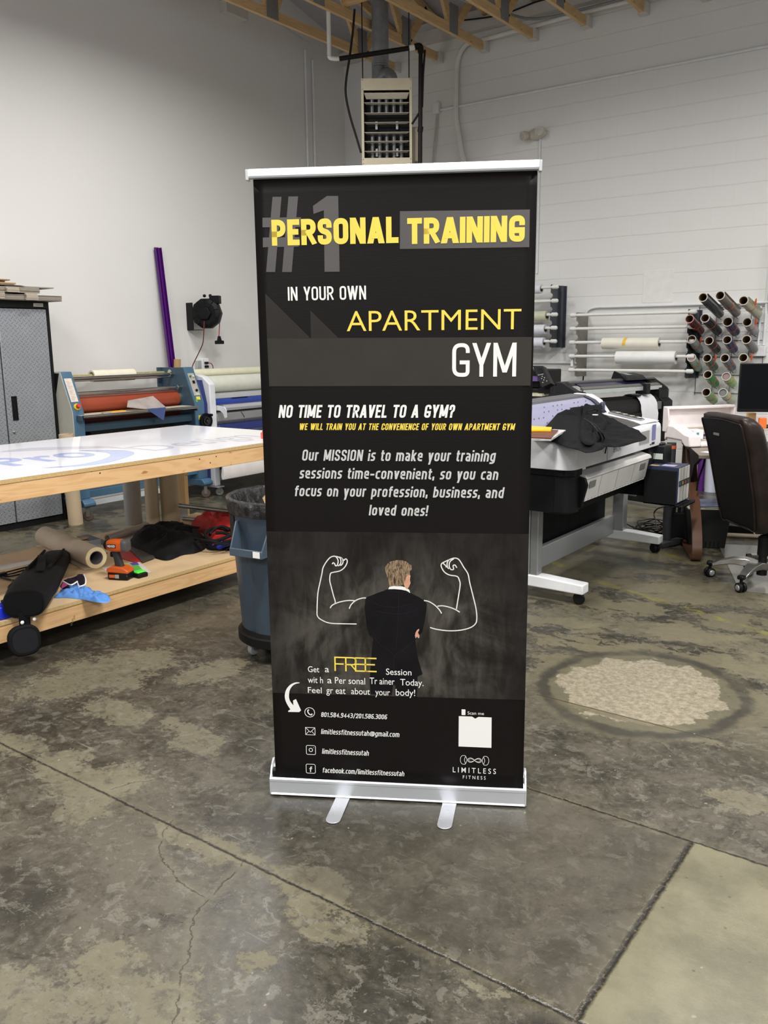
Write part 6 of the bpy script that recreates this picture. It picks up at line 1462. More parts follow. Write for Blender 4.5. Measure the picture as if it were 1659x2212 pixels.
# magazines at the left
mg = [([(-2.087, 4.159, 1.03), (-1.97, 4.204, 1.03), (-2.102, 4.683, 1.03), (-2.368, 4.717, 1.03)], 1.026, .010, mat('magazine_print', (190, 186, 184), 0.4, var=.5, nscale=18), 'magazine with pale pages on the printer top beside the banner edge', 'magazine'),
      ([(-2.097, 4.179, 1.04), (-1.97, 4.203, 1.04), (-2.109, 4.596, 1.04), (-2.323, 4.627, 1.04)], 1.037, .006, mat('dark_magazine_print', (92, 50, 30), 0.4, var=.6, nscale=14), 'dark red brown magazine cover on top of the pale magazine', 'magazine'),
      ([(-2.218, 4.419, 1.05), (-2.104, 4.486, 1.05), (-2.168, 4.633, 1.05), (-2.328, 4.636, 1.05)], 1.045, .009, mat('bright_yellow_plastic', (244, 186, 24), 0.4), 'bright yellow flat case lying on the magazines', 'case')]
for pts, z, h_, m_, lb_, ct in mg:
    tag(obj(ct if ct == 'magazine' else 'yellow_case', MB().prism([(p[0], p[1], z) for p in pts], 0, (0, 0, h_)), m_, smooth=0), lb_, ct)

# ================================================================ BLACK SIGN PRINTER BEHIND
bz = R(-15.07)
bp_ = thing('sign_printer', (-3.15, 6.75, 0), 'black wide sign printer with hanging white vinyl behind the white printer', 'printer', rz=bz)
dk = mat('graphite_plastic', (40, 40, 42), 0.42); dk2 = mat('dark_graphite', (24, 24, 26), 0.45)
def lob(nm, b, m, par=bp_, **k): return obj(nm, b, m, par, local=True, **k)
sp = [(0, .90), (0, 1.185), (.02, 1.205), (.09, 1.205), (.26, 1.125), (.28, 1.10), (.28, 1.055), (.20, 1.0), (.18, .90)]
ecl = lob('end_cover', MB().prism([(x, 0, z) for x, z in sp], 0, (0, .05, 0)), dk, bevel=0.006)
lob('cover_bolt', MB().lathe([(0, 0), (.009, 0), (.009, -.003), (0, -.003)], (.02, 0, 1.185), 'Y', 12), blackp, ecl)
lob('end_cover_front', MB().prism([(x, .05, z) for x, z in ((.26, 1.125), (.285, 1.10), (.285, 1.05), (.22, 1.02), (.09, 1.15))], 0, (0, .05, 0)), dk2, bevel=0.004)
tc = lob('top_cover', MB().prism([(x, .05, z) for x, z in ((0, 1.16), (0, 1.205), (.10, 1.213), (.13, 1.205), (.13, 1.19), (.06, 1.18))], 0, (0, 1.22, 0)), mat('satin_grey_black', (74, 74, 76), 0.35), bevel=0.003)
lob('indigo_window', MB().prism([(x, .12, z) for x, z in ((.125, 1.195), (.20, 1.165), (.20, 1.155), (.12, 1.185))], 0, (0, .92, 0)), mat('indigo_smoked', (28, 26, 52), 0.15), bevel=0.002)
lob('front_bezel', MB().prism([(x, .10, z) for x, z in ((.20, 1.165), (.235, 1.15), (.235, 1.135), (.20, 1.14))], 0, (0, 1.1, 0)), mat('olive_grey_bezel', (96, 96, 90), 0.4))
lob('silver_rail', MB().box((.225, .10, 1.105), (.24, 1.22, 1.14)), mat('silver_green_rail', (190, 196, 194), 0.3, 0.3), bevel=0.002)
lob('cutter_blade_rail', MB().tube([(.235, .12, 1.05), (.235, .85, 1.05)], .003, 6), blackp)
pl = []
for k in range(9):
    a_ = R(120-k*17); pl.append((.16+.13*math.cos(a_)*0.9, .945+.115*math.sin(a_)))
lob('media_apron', MB().prism([(x, .0+.10, z) for x, z in [(.05, 1.03)]+pl+[(.16, .90), (.05, .90)]], 0, (0, 1.12, 0)), mat('matte_black_platen', (32, 31, 30), 0.5), smooth=50, bevel=0.003)
lob('carriage', MB().box((.16, .93, 1.07), (.275, .99, 1.165)).box((.14, .80, 1.055), (.26, .88, 1.07)), dk2, bevel=0.004)
erp = [(0, .62), (0, 1.19), (.10, 1.20), (.24, 1.12), (.255, 1.10), (.255, 1.03), (.30, 1.0), (.30, .72), (.24, .62)]
ecr = lob('end_cover', MB().prism([(x, 1.17, z) for x, z in erp], 0, (0, .13, 0)), dk2, bevel=0.006)
lob('end_cap_face', MB().prism([(x, 1.30, z) for x, z in erp], 0, (0, .012, 0)), dk, ecr, bevel=0.004)
lob('grey_door', MB().box((.10, 1.09, .93), (.285, 1.165, 1.00)), mat('mid_grey_door', (92, 94, 96), 0.4), ecr, bevel=0.003)
cpb = lob('control_pod', MB().prism([(x, .80, z) for x, z in ((.02, 1.205), (.02, 1.255), (.13, 1.235), (.18, 1.195), (.16, 1.19))], 0, (0, .28, 0)), dk2, bevel=0.006)
lob('pod_screen', MB().prism([(.05, .86, 1.2515), (.05, .93, 1.2515), (.12, .93, 1.2388), (.12, .86, 1.2388)], 0, (.0003, 0, .002)), mat('pale_lcd', (120, 128, 128), 0.3), cpb, smooth=0)
lob('pod_end', MB().prism([(x, .78, z) for x, z in ((.0, 1.20), (.03, 1.275), (.10, 1.25), (.17, 1.195))], 0, (0, .02, 0)), dk2, cpb)
vs = []
for k in range(10):
    a_ = R(150-k*17); vs.append((.165+.135*math.cos(a_)*0.95, .95+.125*math.sin(a_)))
vs += [(.305, .90), (.30, .76), (.297, .70)]
lob('hanging_vinyl', MB().loop([[(x+.001, y, z) for x, z in vs]+[(x-.001, y, z-.001) for x, z in vs[::-1]] for y in (.84, 1.085)]), mat('white_vinyl', (228, 228, 232), 0.35), smooth=60)
lob('under_tray', MB().box((.05, .05, .86), (.12, 1.17, .90)), mat('white_grey_tray', (186, 186, 184), 0.5))
lob('media_roll', MB().tube([(.20, .42, .845), (.20, .74, .845)], .035, 20), mat('clear_wrapped_roll', (150, 146, 142), 0.25))
lob('roll_core', MB().tube([(.20, .39, .845), (.20, .43, .845)], .036, 20), cardb)
lob('roller_bar', MB().tube([(.22, .1, .825), (.22, 1.17, .825)], .014, 12).tube([(.26, .3, .79), (.26, 1.17, .79)], .010, 12), steel)
for y in (.10, 1.20):
    l_ = lob('stand_leg', MB().box((.06, y-.03, .08), (.14, y+.03, .90)), dk2, bevel=0.004)
    lob('foot', MB().box((-.15, y-.03, .04), (.35, y+.03, .09)), dk2, l_, bevel=0.01)
lob('stand_beam', MB().box((.07, .12, .30), (.12, 1.19, .40)), dk2)
# grey cover and boxes seen under the white printer
tag(obj('cable_box', MB().box((-2.84, 6.32, .0), (-2.62, 6.60, .30)), mat('black_cabinet_paint', (18, 18, 20), 0.5), bevel=0.004), 'black equipment box on the floor seen under the white printer', 'box')
cbx = tag(obj('carton', MB().box((-3.0, 5.45, .0), (-2.78, 6.28, .12)), mat('brown_carton', (140, 96, 50), 0.75), bevel=0.002), 'long brown carton on floor seen below the printer crossbeam', 'carton')
obj('paper_label', MB().box((-2.7795, 6.08, .04), (-2.7785, 6.18, .10)), wht, cbx)
# purple striped printer at the banner edge
vp = thing('purple_stripe_printer', (-3.75, 7.6, 0), 'black printer with purple stripe and tilted keypad, mostly behind banner', 'printer')
obj('body', MB().box((-4.6, 7.55, .80), (-3.60, 8.1, 1.10)), dk2, vp, bevel=0.01)
obj('purple_band', MB().box((-4.6, 7.52, 1.17), (-3.68, 7.60, 1.215)), mat('purple_plastic', (118, 92, 160), 0.4), vp)
obj('upper_body', MB().box((-4.6, 7.60, 1.10), (-3.70, 8.1, 1.27)), dk2, vp, bevel=0.01)
obj('print_strip', MB().box((-4.6, 7.42, 1.035), (-3.58, 7.56, 1.06)), mat('printed_strip', (206, 204, 176), 0.5, var=.3, nscale=20), vp)
obj('front_tray', MB().box((-4.6, 7.42, .955), (-3.59, 7.56, 1.03)), dk2, vp, bevel=0.006)
obj('stand', MB().box((-4.5, 7.65, .0), (-4.40, 8.0, .80)).box((-3.80, 7.65, .0), (-3.72, 8.0, .80)).box((-4.5, 7.8, .3), (-3.75, 7.85, .4)), dk2, vp)
q4 = [(-3.727, 7.5, 1.316), (-3.612, 7.48, 1.318), (-3.474, 7.38, 1.161), (-3.574, 7.4, 1.119)]
b = MB().prism(q4, 0, (0.02, .05, -.02)); kp_ = obj('keypad', b, dk, vp, bevel=0.004)
obj('keypad_neck', MB().prism([(-3.601, 7.46, 1.12), (-3.517, 7.46, 1.152), (-3.523, 7.46, 1.062), (-3.637, 7.46, 1.05), (-3.653, 7.46, 1.102)], 0, (0, .1, 0)), dk2, vp, bevel=0.004)
A, B_, C_, D_ = [Vector(v) for v in q4]
def kq(u_, v_): return A.lerp(B_, u_).lerp(D_.lerp(C_, u_), v_)+Vector((.002, -.004, .001))
obj('keypad_screen', MB().prism([kq(.35, .12), kq(.75, .12), kq(.75, .36), kq(.35, .36)], 0, (0, -.001, 0)), mat('lcd_dark', (30, 34, 36), 0.2), kp_, smooth=0)
b = MB()
for u_, v_ in ((.2, .45), (.35, .45), (.5, .45), (.65, .45), (.5, .55), (.35, .64), (.65, .64), (.5, .73), (.3, .82), (.72, .82)):
    b.tube([kq(u_, v_), kq(u_, v_)+Vector((.0, -.003, 0))], .005, 10)
obj('keypad_buttons', b, mat('pale_keys', (196, 196, 198), 0.4), kp_)

# ================================================================ BACK WALL: ROLL RACKS
pvc = mat('white_pvc_tube', (232, 232, 228), 0.35)
rack_d = mat('dark_blue_grey_steel', (56, 62, 70), 0.45); rack_g = mat('bare_grey_steel', (132, 128, 122), 0.45, 0.3)
def rack(name, x0, x1, zs, z0, z1, m0, m1, label, yw=YB-.02):
    t_ = thing(name, ((x0+x1)/2, YB, z0), label, 'rack')
    for x, m_ in ((x0, m0), (x1, m1)):
        pts = [(yw, z0), (yw, z1)]
        for z in sorted(zs, reverse=True):
            pts += [(8.915, z+.028), (8.885, z+.028), (8.885, z+.012), (8.90, z-.014), (8.885, z-.016), (8.885, z-.06), (8.93, z-.072), (8.945, z-.09)]
        pts = [p for p in pts if z0-0.001 <= p[1]] 
        obj('side_bracket', MB().prism([(x, y, z) for y, z in pts]+[(x, 8.945, z0)], 0, (.004, 0, 0)), m_, t_, smooth=0)
        obj('wall_flange', MB().box((x, YB-.012, z0), (x+.05 if x == x1 else x+.004, YB-.006, z1)), m_, t_)
        if x == x1: obj('bracket_channel', MB().box((x+.004, YB-.10, z0), (x+.03, YB-.005, z1)), m_, t_)
    for z in zs:
        bt = obj('tube_bar', MB().tube([(x0-.05, 8.90, z), (x1+.05, 8.90, z)], .0165, 16), pvc, t_)
        for x in (x0-.05, x1+.05):
            s_ = -1 if x < x0 else 1
            obj('end_cap', MB().tube([(x-.035*s_, 8.90, z), (x+.02*s_, 8.90, z), (x+.032*s_, 8.90, z)], [.023, .023, .014], 16), pvc, bt)
    return t_
zsA = (2.122, 1.975, 1.828, 1.685, 1.540); zsB = (1.815, 1.671, 1.525, 1.378, 1.229)
rack('wall_roll_rack', -5.45, -4.215, zsA, 1.47, 2.145, rack_d, rack_d, 'wall rack with dark brackets and white bars, nearest the banner')
rack('wall_roll_rack', -3.905, -2.715, zsB, 1.155, 1.84, rack_g, rack_d, 'wall rack with grey left bracket and five white bars')
def roll(x0, x1, z, r_, m_, label, core=.03, rz_=0, bands=()):
    t_ = thing('media_roll', ((x0+x1)/2, 8.90, z), label, 'roll', group=None)
    zc_ = z-.013
    obj('wound_media', MB().pipe((x0, 8.90, zc_), (x1, 8.90, zc_+rz_), r_, core, 32), m_, t_)
    obj('roll_core', MB().pipe((x0-.002, 8.90, zc_), (x1+.002, 8.90, zc_+rz_), core+.001, core-.004, 24), card_core, t_)
    for y0 in bands:
        zb = zc_+rz_*(y0-x0)/(x1-x0)
        obj('yellow_tape', MB().loop([[(y0+dx+.02*(k/10), 8.90+(r_+.001)*math.cos(R(200-14*k)), zb+(r_+.001)*math.sin(R(200-14*k))) for dx in (0, .035)] for k in range(0, 11)], closed=False, cap=False), mat('yellow_masking_tape', (244, 196, 70), 0.5), t_)
wp = mat('white_roll_media', (228, 230, 240), 0.45); cr_ = mat('cream_roll_media', (238, 234, 220), 0.5)
roll(-5.2, -4.335, 2.122, .050, wp, 'white roll on the top bar of the rack nearest the banner')
roll(-5.2, -4.49, 1.975, .045, wp, 'roll mostly hidden behind the banner on second bar')
roll(-5.2, -4.262, 1.828, .055, mat('pale_olive_media', (206, 208, 182), 0.45), 'pale olive roll on the middle bar of left rack')
roll(-5.2, -4.275, 1.685, .052, wp, 'white roll on fourth bar of the rack nearest the banner')
roll(-5.2, -4.285, 1.540, .056, wp, 'white roll on the lowest bar, rack nearest the banner')
roll(-3.60, -2.995, 1.525, .060, cr_, 'cream paper roll with one yellow tape band on the middle bar', bands=(-3.37,), rz_=-.004)
roll(-3.44, -2.815, 1.378, .067, mat('bright_white_media', (240, 240, 238), 0.45), 'brighter white paper roll on the fourth bar of grey rack', bands=(), rz_=.0)
obj('hook', MB().box((-3.975, 8.93, 1.27), (-3.945, 8.96, 1.37)), white_paint, COL.objects['wall_roll_rack.001'], smooth=0)

# ================================================================ PEG GRID AND VINYL ROLLS
gr = thing('wire_peg_grid', (-2.4, YB, 1.0), 'wire grid panels on back wall holding angled vinyl rolls', 'grid')
wire = mat('dark_wire', (78, 80, 82), 0.4, 0.6)
k = 0
for x in (-2.69, -2.52, -2.35, -2.185, -2.05):
    obj('grid_wire', MB().tube([(x, YB-.018, .98), (x, YB-.018, 1.88)], .0035, 6), wire, gr)
for z in (1.86, 1.697, 1.53, 1.367, 1.185, 1.0):
    obj('grid_wire', MB().tube([(-2.70, YB-.022, z), (-2.04, YB-.022, z)], .0035, 6), wire, gr)
pegs = [((-2.472, 9.14, 1.787), (-2.472, 8.513, 1.936), (64, 68, 74), 'dark grey glossy vinyl roll, top row left', 0),
 ((-2.312, 9.14, 1.793), (-2.312, 8.498, 1.946), (120, 110, 98), 'tall bronze grey vinyl roll, top row middle', 1),
 ((-2.111, 9.14, 1.778), (-2.111, 8.542, 1.895), (170, 168, 140), 'olive silver vinyl roll with orange band, top row right', 2),
 ((-2.652, 9.14, 1.623), (-2.652, 8.732, 1.744), (126, 30, 34), 'dark red vinyl roll at left of second row', 1),
 ((-2.479, 9.14, 1.616), (-2.479, 8.648, 1.746), (46, 46, 48), 'matt black vinyl roll in the second row beside red roll', 1),
 ((-2.31, 9.14, 1.608), (-2.31, 8.814, 1.71), (42, 42, 92), 'navy blue vinyl roll in the second row', 1),
 ((-2.128, 9.14, 1.611), (-2.128, 8.803, 1.703), (140, 142, 148), 'light grey vinyl roll at right end of second row', 2),
 ((-2.656, 9.14, 1.438), (-2.656, 8.851, 1.548), (182, 190, 190), 'pale grey green vinyl roll, left end of third row', 2),
 ((-2.48, 9.14, 1.438), (-2.48, 8.83, 1.531), (52, 52, 54), 'charcoal vinyl roll in third row, below the matt black one', 1),
 ((-2.314, 9.14, 1.437), (-2.314, 8.852, 1.539), (60, 60, 112), 'indigo vinyl roll in third row below the navy roll', 1),
 ((-2.126, 9.14, 1.437), (-2.126, 8.812, 1.54), (88, 84, 82), 'smoky grey vinyl roll at right of third row', 0),
 ((-2.655, 9.14, 1.25), (-2.655, 8.884, 1.366), (190, 208, 190), 'pale mint vinyl roll with full core, left of fourth row', 3),
 ((-2.493, 9.14, 1.258), (-2.493, 8.851, 1.362), (98, 108, 98), 'grey roll with dark green inner, fourth row second', 2),
 ((-2.32, 9.14, 1.259), (-2.32, 8.835, 1.363), (106, 106, 128), 'blue grey vinyl roll third in the fourth row', 1),
 ((-2.147, 9.14, 1.278), (-2.147, 8.829, 1.368), (170, 166, 160), 'pale vinyl roll just above the computer monitor', 2),
 ((-2.473, 9.14, 1.093), (-2.473, 8.836, 1.202), (52, 150, 80), 'bright green vinyl roll in the fifth row', 1),
 ((-2.303, 9.14, 1.097), (-2.303, 8.862, 1.186), (140, 184, 120), 'light green vinyl roll with pinkish core, fifth row', 3),
 ((-2.476, 9.14, 0.924), (-2.476, 8.835, 1.028), (136, 180, 110), 'light green vinyl roll in the lowest row left', 1),
 ((-2.306, 9.14, 0.929), (-2.306, 8.795, 1.031), (168, 182, 144), 'sage green vinyl roll with grey stuffed core, lowest row', 4)]
org = mat('orange_velcro', (214, 96, 50), 0.6)
rnd = random.Random(11)
for i, (pb, pf, col, lab, kind) in enumerate(pegs):
    pb, pf = Vector(pb), Vector(pf); d = (pf-pb).normalized(); r_ = .043 if i != 5 else .047
    t_ = thing('vinyl_roll', pb, lab, 'vinyl roll', group=None)
    base = pb+d*0.03
    vm = mat('vinyl_%d_%d_%d' % col, col, 0.25, var=.12, nscale=5, stretch=(1, 1, 1))
    obj('wound_vinyl', MB().pipe(base, pf, r_, r_-.006, 32), vm, t_)
    cm_ = mat('roll_end_paper', (206, 198, 186), 0.5) if col != (126, 30, 34) else mat('pink_roll_end', (220, 160, 156), 0.5)
    obj('roll_end', MB().pipe(pf-d*.004, pf+d*.0015, r_+.0004, r_-.0058, 32), cm_, t_)
    core_m = {3: mat('pinkish_core', (150, 126, 128), 0.6), 4: mat('grey_core', (120, 120, 120), 0.6)}.get(kind, card_core)
    obj('roll_core', MB().pipe(base, pf, r_-.0065, r_-.010, 28), core_m, t_)
    if kind in (3, 4):
        obj('core_plug', MB().tube([pf-d*.03, pf-d*.012], r_-.011, 24), core_m, t_)
    # velcro strap
    s_ = base.lerp(pf, .45 if i % 2 else .55); a = d.orthogonal().normalized(); b_ = d.cross(a)
    if kind != 0:
        ring = [s_+(a*math.cos(q*PI/9)+b_*math.sin(q*PI/9))*(r_+.0012) for q in range(19)]
        obj('strap', MB().tube(ring, .0032, 6), org, t_)
        if kind == 2:
            e_ = s_+(Vector((1, 0, .35)).normalized())*(r_+.006)
            obj('strap_tail', MB().tube(spline([e_, e_+Vector((.008, -.01, .03)), e_+Vector((.004, .0, .055)), e_+Vector((-.006, .01, .02))], 4), .006, 6), org, t_)
    if i in (1, 2, 0):
        side = Vector((0.72, -.1, .68)).normalized()
        sheet_ = MB().prism([base+side*(r_+.002), base+side*(r_+.02), pf+side*(r_+.014)-d*.02, pf+side*(r_-.001)-d*.01], 0, Vector((.002, 0, -.002)))
        obj('loose_edge', sheet_, vm, t_, smooth=0)
    obj('peg', MB().tube([Vector((pb.x, YB-.02, pb.z-.045)), pb-Vector((0, 0, .044))+d*.05], .004, 6), wire, t_)
# boxes and pipes fixed on the back wall
tag(obj('wall_box', MB().box((-2.135, YB-.07, 1.375), (-2.02, YB-.001, 1.475)), white_paint, bevel=.008), 'white wall box just above the computer monitor', 'wall box')
b = MB().tube([(-2.05, YB-.02, 1.48), (-2.05, YB-.02, 2.22)], .015, 10).tube([(-2.10, YB-.02, 1.48), (-2.10, YB-.02, 1.86)], .012, 10)
tag(obj('wall_conduit', b, white_paint), 'white conduits above the wall box at right picture edge', 'conduit')
tag(obj('wall_conduit', MB().tube(spline([(-3.94, YB-.03, 1.62), (-3.93, YB-.03, 1.80), (-3.90, YB-.03, 1.87), (-3.82, YB-.03, 1.90), (-3.70, YB-.03, 1.902)], 6)+[Vector((-2.02, YB-.03, 1.895))], .013, 10), white_paint), 'white conduit bending over the top of the grey bracket rack', 'conduit')
tag(obj('wall_conduit', MB().tube([(-5.6, YB-.03, 1.30), (-3.94, YB-.03, 1.30)], .012, 10), white_paint), 'white conduit running level under the left roll rack', 'conduit')
tag(obj('extension_cable', MB().tube(spline([(-3.95, YB-.05, 1.32), (-3.93, YB-.05, 1.29), (-3.92, YB-.04, 1.2), (-3.925, YB-.04, .8)], 5), .008, 8).cbox((-3.955, YB-.05, 1.33), (.045, .04, .03)), blackp), 'short black plug and cord by the grey rack bracket', 'cord')
tv = thing('wall_screen', (-1.75, YB-.05, 1.87), 'black wall screen, only its left edge in view at far right', 'screen')
obj('screen_case', MB().box((-2.02, YB-.09, 1.865), (-0.9, YB-.03, 2.48)), blackp, tv, bevel=.006)
obj('screen_glass', MB().box((-2.005, YB-.0915, 1.88), (-.915, YB-.0895, 2.465)), mat('screen_black_glass', (8, 8, 10), 0.15), tv)
# patch on the wall with screw holes
tag(obj('wall_patch', MB().box((-3.30, YB-.004, 1.93), (-2.98, YB+.002, 2.26)), mat('painted_patch', (233, 232, 229), 0.5), bevel=.002), 'painted square patch on the block wall above grey rack', 'patch')
# ================================================================ UPPER BACK WALL FITTINGS
tag(obj('surface_raceway', MB().tube([(-5.84, YB-.018, 4.236), (-1.8, YB-.018, 4.236)], .014, 10), white_paint), 'long level white conduit high on the block wall', 'conduit')
jb = thing('junction_box', (-5.885, YB, 4.20), 'white junction box at the end of the high wall conduit', 'junction box')
obj('box', MB().box((-5.93, YB-.05, 4.20), (-5.845, YB-.001, 4.32)), white_paint, jb, bevel=.004)
obj('drop_cord', MB().tube(spline([(-5.885, YB-.02, 4.2), (-5.90, YB-.03, 4.0), (-5.93, YB-.03, 3.75), (-5.97, YB-.03, 3.3)], 6), .012, 8), mat('off_white_cord', (196, 194, 188), 0.5), jb)
tag(obj('pvc_pipe', MB().tube(spline([(-5.32, YB-.10, 4.86), (-5.46, YB-.06, 4.87), (-5.57, YB-.04, 4.78), (-5.605, YB-.04, 4.62), (-5.61, YB-.04, 4.2), (-5.60, YB-.04, 4.08), (-5.53, YB-.04, 3.72), (-5.49, YB-.04, 3.5), (-5.49, YB-.04, 2.3)], 8), .028, 14), pvc), 'white pipe with a bend dropping down block wall right of heater', 'pipe')
tag(obj('pvc_pipe', MB().tube([(-5.32, YB-.10, 4.86), (-4.0, YB-.10, 4.89), (-1.5, YB-.10, 4.89)], .024, 12), pvc), 'white pipe running level between the truss ends', 'pipe')
tag(obj('steel_conduit', MB().tube(spline([(-5.2, 7.6, 5.02), (-4.95, 8.2, 4.95), (-4.72, 8.75, 4.92), (-4.55, 8.98, 4.90), (-4.3, 9.05, 4.90)], 6)+[Vector((-2.0, 9.05, 4.90))], .014, 10), mat('grey_emt', (150, 152, 152), 0.35, 0.5)), 'grey steel conduit curving along the trusses to the wall', 'conduit')
tag(obj('ceiling_cable', MB().tube(spline([(-5.6, 9.08, 5.12), (-5.0, 9.08, 5.06), (-4.5, 9.08, 5.10), (-4.0, 9.08, 5.06), (-2.0, 9.08, 5.10)], 6), .008, 6), blackp), 'thin black cable slung behind the truss ends', 'cable')
el = thing('emergency_light', (-4.56, YB, 3.78), 'aged white twin-head emergency light high on the block wall', 'emergency light')
ag = mat('aged_white_plastic', (206, 198, 182), 0.5, var=.1)
obj('housing', MB().sphere((-4.565, YB-.04, 3.79), .10, (1.1, .5, .62), 20), ag, el)
for x, dx, z in ((-4.66, -.25, 3.785), (-4.50, .1, 3.81)):
    h_ = obj('lamp_head', MB().lathe([(0, .0), (.035, .0), (.046, .03), (.050, .075), (.046, .078), (0, .072)], (0, 0, 0), 'Z', 20).xf(Matrix.Translation((x, YB-.07, z)) @ Matrix.Rotation(R(105), 4, 'X') @ Matrix.Rotation(dx*2, 4, 'Y')), ag, el)
    obj('lens', MB().lathe([(0, .074), (.040, .076), (.040, .080), (0, .082)], (0, 0, 0), 'Z', 18).xf(Matrix.Translation((x, YB-.07, z)) @ Matrix.Rotation(R(105), 4, 'X') @ Matrix.Rotation(dx*2, 4, 'Y')), mat('ribbed_lens', (188, 188, 184), 0.2), h_)
obj('drop_conduit', MB().tube([(-4.535, YB-.018, 3.74), (-4.535, YB-.018, 2.3)], .010, 8), white_paint, el)

# ================================================================ UNIT HEATER
HO = Vector((-5.4235, 7.519, 3.32)); hz = math.atan2(.588, .809)   # front faces the viewer
ht = thing('unit_heater', HO, 'beige gas unit heater with louvres hanging from the trusses in the corner', 'heater', rz=R(36.0))
beige = mat('beige_enamel', (206, 196, 170), 0.4)
def hob(nm, b, m, par=ht, **k): return obj(nm, b, m, par, local=True, **k)
W2, HH, DD = .256, .828, .50
b = MB()
b.box((-W2, 0, 0), (W2, .012, .075)).box((-W2, 0, HH-.112), (W2, .012, HH)).box((-W2, 0, .075), (-W2+.026, .012, HH-.112)).box((W2-.026, 0, .075), (W2, .012, HH-.112))
hob('front_frame', b, beige, bevel=.002)
cs_ = hob('casing', MB().box((-W2, .012, HH-.004), (W2, DD, HH)).box((-W2, .012, 0), (W2, DD, .004)).box((-W2, .012, 0), (-W2+.004, DD, HH)).box((W2-.004, .012, 0), (W2, DD, HH)), beige)
hob('casing_back', MB().box((-W2+.004, DD-.004, .004), (W2-.004, DD, HH-.004)), mat('black_interior', (14, 14, 15), 0.7), cs_)
hob('inner_lining', MB().box((-W2+.027, .10, .076), (W2-.027, .104, HH-.113)), mat('black_interior', (14, 14, 15), 0.7))
for k, z in enumerate((.690, .598, .502, .412, .318, .232, .138)):
    th = .048 if k == 0 else .010
    hob('louvre', MB().prism([(-W2+.030, .004, z), (W2-.030, .004, z), (W2-.050, .055, z-th+.004), (-W2+.050, .055, z-th+.004)] if k == 0 else [(-W2+.030, -.002, z), (W2-.030, -.002, z), (W2-.05, .05, z-.006), (-W2+.05, .05, z-.006)], 0, (0, 0, .003)), mat('pale_beige_louvre', (214, 208, 190), 0.35), smooth=0)
tubem = mat('aluminised_tube', (104, 104, 106), 0.4, 0.6)
for k in range(5):
    x = -.148+k*.074
    for z0, z1 in ((.52, .66), (.08, .30)):
        if z0 > .4: hob('exchanger_tube', MB().tube([(x, .085, z0), (x, .085, z0+.08), (x, .085, z1)], .023, 16), tubem)
        else: hob('exchanger_tube', MB().tube(spline([(x, .085, .075), (x, .085, .27), (x, .088, .29), (x, .10, .302), (x, .12, .30)], 4), .023, 16), tubem)
for x in (-.105, .105):
    for z in (.36, .10):
        hob('hanging_strap', MB().box((x-.011, .06, z), (x+.011, .062, z+.075)), mat('perforated_strap', (188, 188, 184), 0.4, var=.5, nscale=120))
for x in (-W2+.014, W2-.014):
    for z in (.02, .06, HH-.015, HH-.10):
        hob('screw', MB().sphere((x, -.001, z), .005, seg=8), steel, cs_)
hob('gas_valve_box', MB().box((W2+.002, .06, .05), (W2+.078, .30, .38)), mat('taupe_enamel', (160, 150, 132), 0.5), bevel=.004)
hob('flex_tail', MB().tube(spline([(W2+.05, .15, .05), (W2+.06, .16, -.1), (W2+.10, .18, -.25), (W2+.11, .2, -.6)], 5), .012, 8), mat('grey_flex', (140, 140, 138), 0.4))
for x in (-W2+.018, W2-.028):
    hob('hanger_rod', MB().tube([(x, .03, HH), (x, .03, HH+.95)], .0055, 8), blackm)
# flue
duct = mat('galvanised_duct', (140, 144, 148), 0.4, 0.35, var=.2)
hob('flue_elbow', MB().tube(spline([(.04, .46, .74), (.06, .40, .90), (.01, .42, .985), (-.07, .44, .93), (-.07, .45, .86)], 6), .066, 20), duct)
hob('flue_riser', MB().tube([(-.085, .45, .80), (-.085, .45, 1.10)], .066, 24).tube([(-.06, .45, 1.08), (-.06, .45, 1.85)], .088, 24), duct)
for z in (1.06, 1.10, 1.38, 1.66):
    hob('flue_band', MB().tube([(-.06, .45, z), (-.06, .45, z+.016)], .0915, 24), duct)
# gas pipe and its elbows
gp = thing('gas_pipe', (-5.5, 7.45, 4.4), 'black iron gas pipe with white elbow ends around the heater', 'pipe')
ip_ = mat('black_iron_pipe', (36, 32, 32), 0.45, .3)
pA, pB, pC, pD, pE = [Vector(v) for v in [(-5.8829, 7.1854, 4.4303), (-5.8846, 7.1841, 4.3367), (-5.8023, 7.2439, 4.3313), (-5.237, 7.6548, 4.4218), (-5.1511, 7.7172, 4.4377)]]
obj('white_elbow', MB().tube(spline([pA+Vector((0, 0, .6)), pA, pB.lerp(pA, .25), pB+Vector((0.02, .015, 0)), pC], 6), .021, 14), pvc, gp)
obj('black_run', MB().tube([pC, pD], .023, 14), ip_, gp)
obj('white_coupling', MB().tube([pD, pD.lerp(pE, .55)], .026, 14), pvc, gp)
obj('black_elbow', MB().tube(spline([pD.lerp(pE, .5), pE, pE+Vector((.01, .0, -.06))], 5), .031, 14), ip_, gp)
obj('black_drop', MB().tube([pE+Vector((.01, 0, -.03)), pE+Vector((-.0, 0, -1.15))], .022, 14).tube([pE+Vector((.01, 0, -.75)), pE+Vector((0, 0, -.80))], .028, 14), ip_, gp)
qs = [(-5.6727, 7.3381, 4.7815), (-5.6905, 7.3252, 4.5717), (-5.7199, 7.3038, 4.3388), (-5.749, 7.2827, 4.1464), (-5.7551, 7.2783, 3.9953), (-5.7239, 7.3009, 3.7991), (-5.6808, 7.3322, 3.623), (-5.6374, 7.3638, 3.4455)]
tag(obj('flexible_cable', MB().tube(spline(qs, 5), .0115, 10), mat('black_flex_cable', (38, 32, 34), 0.5)), 'black flexible cable looping down left of the heater', 'cable')
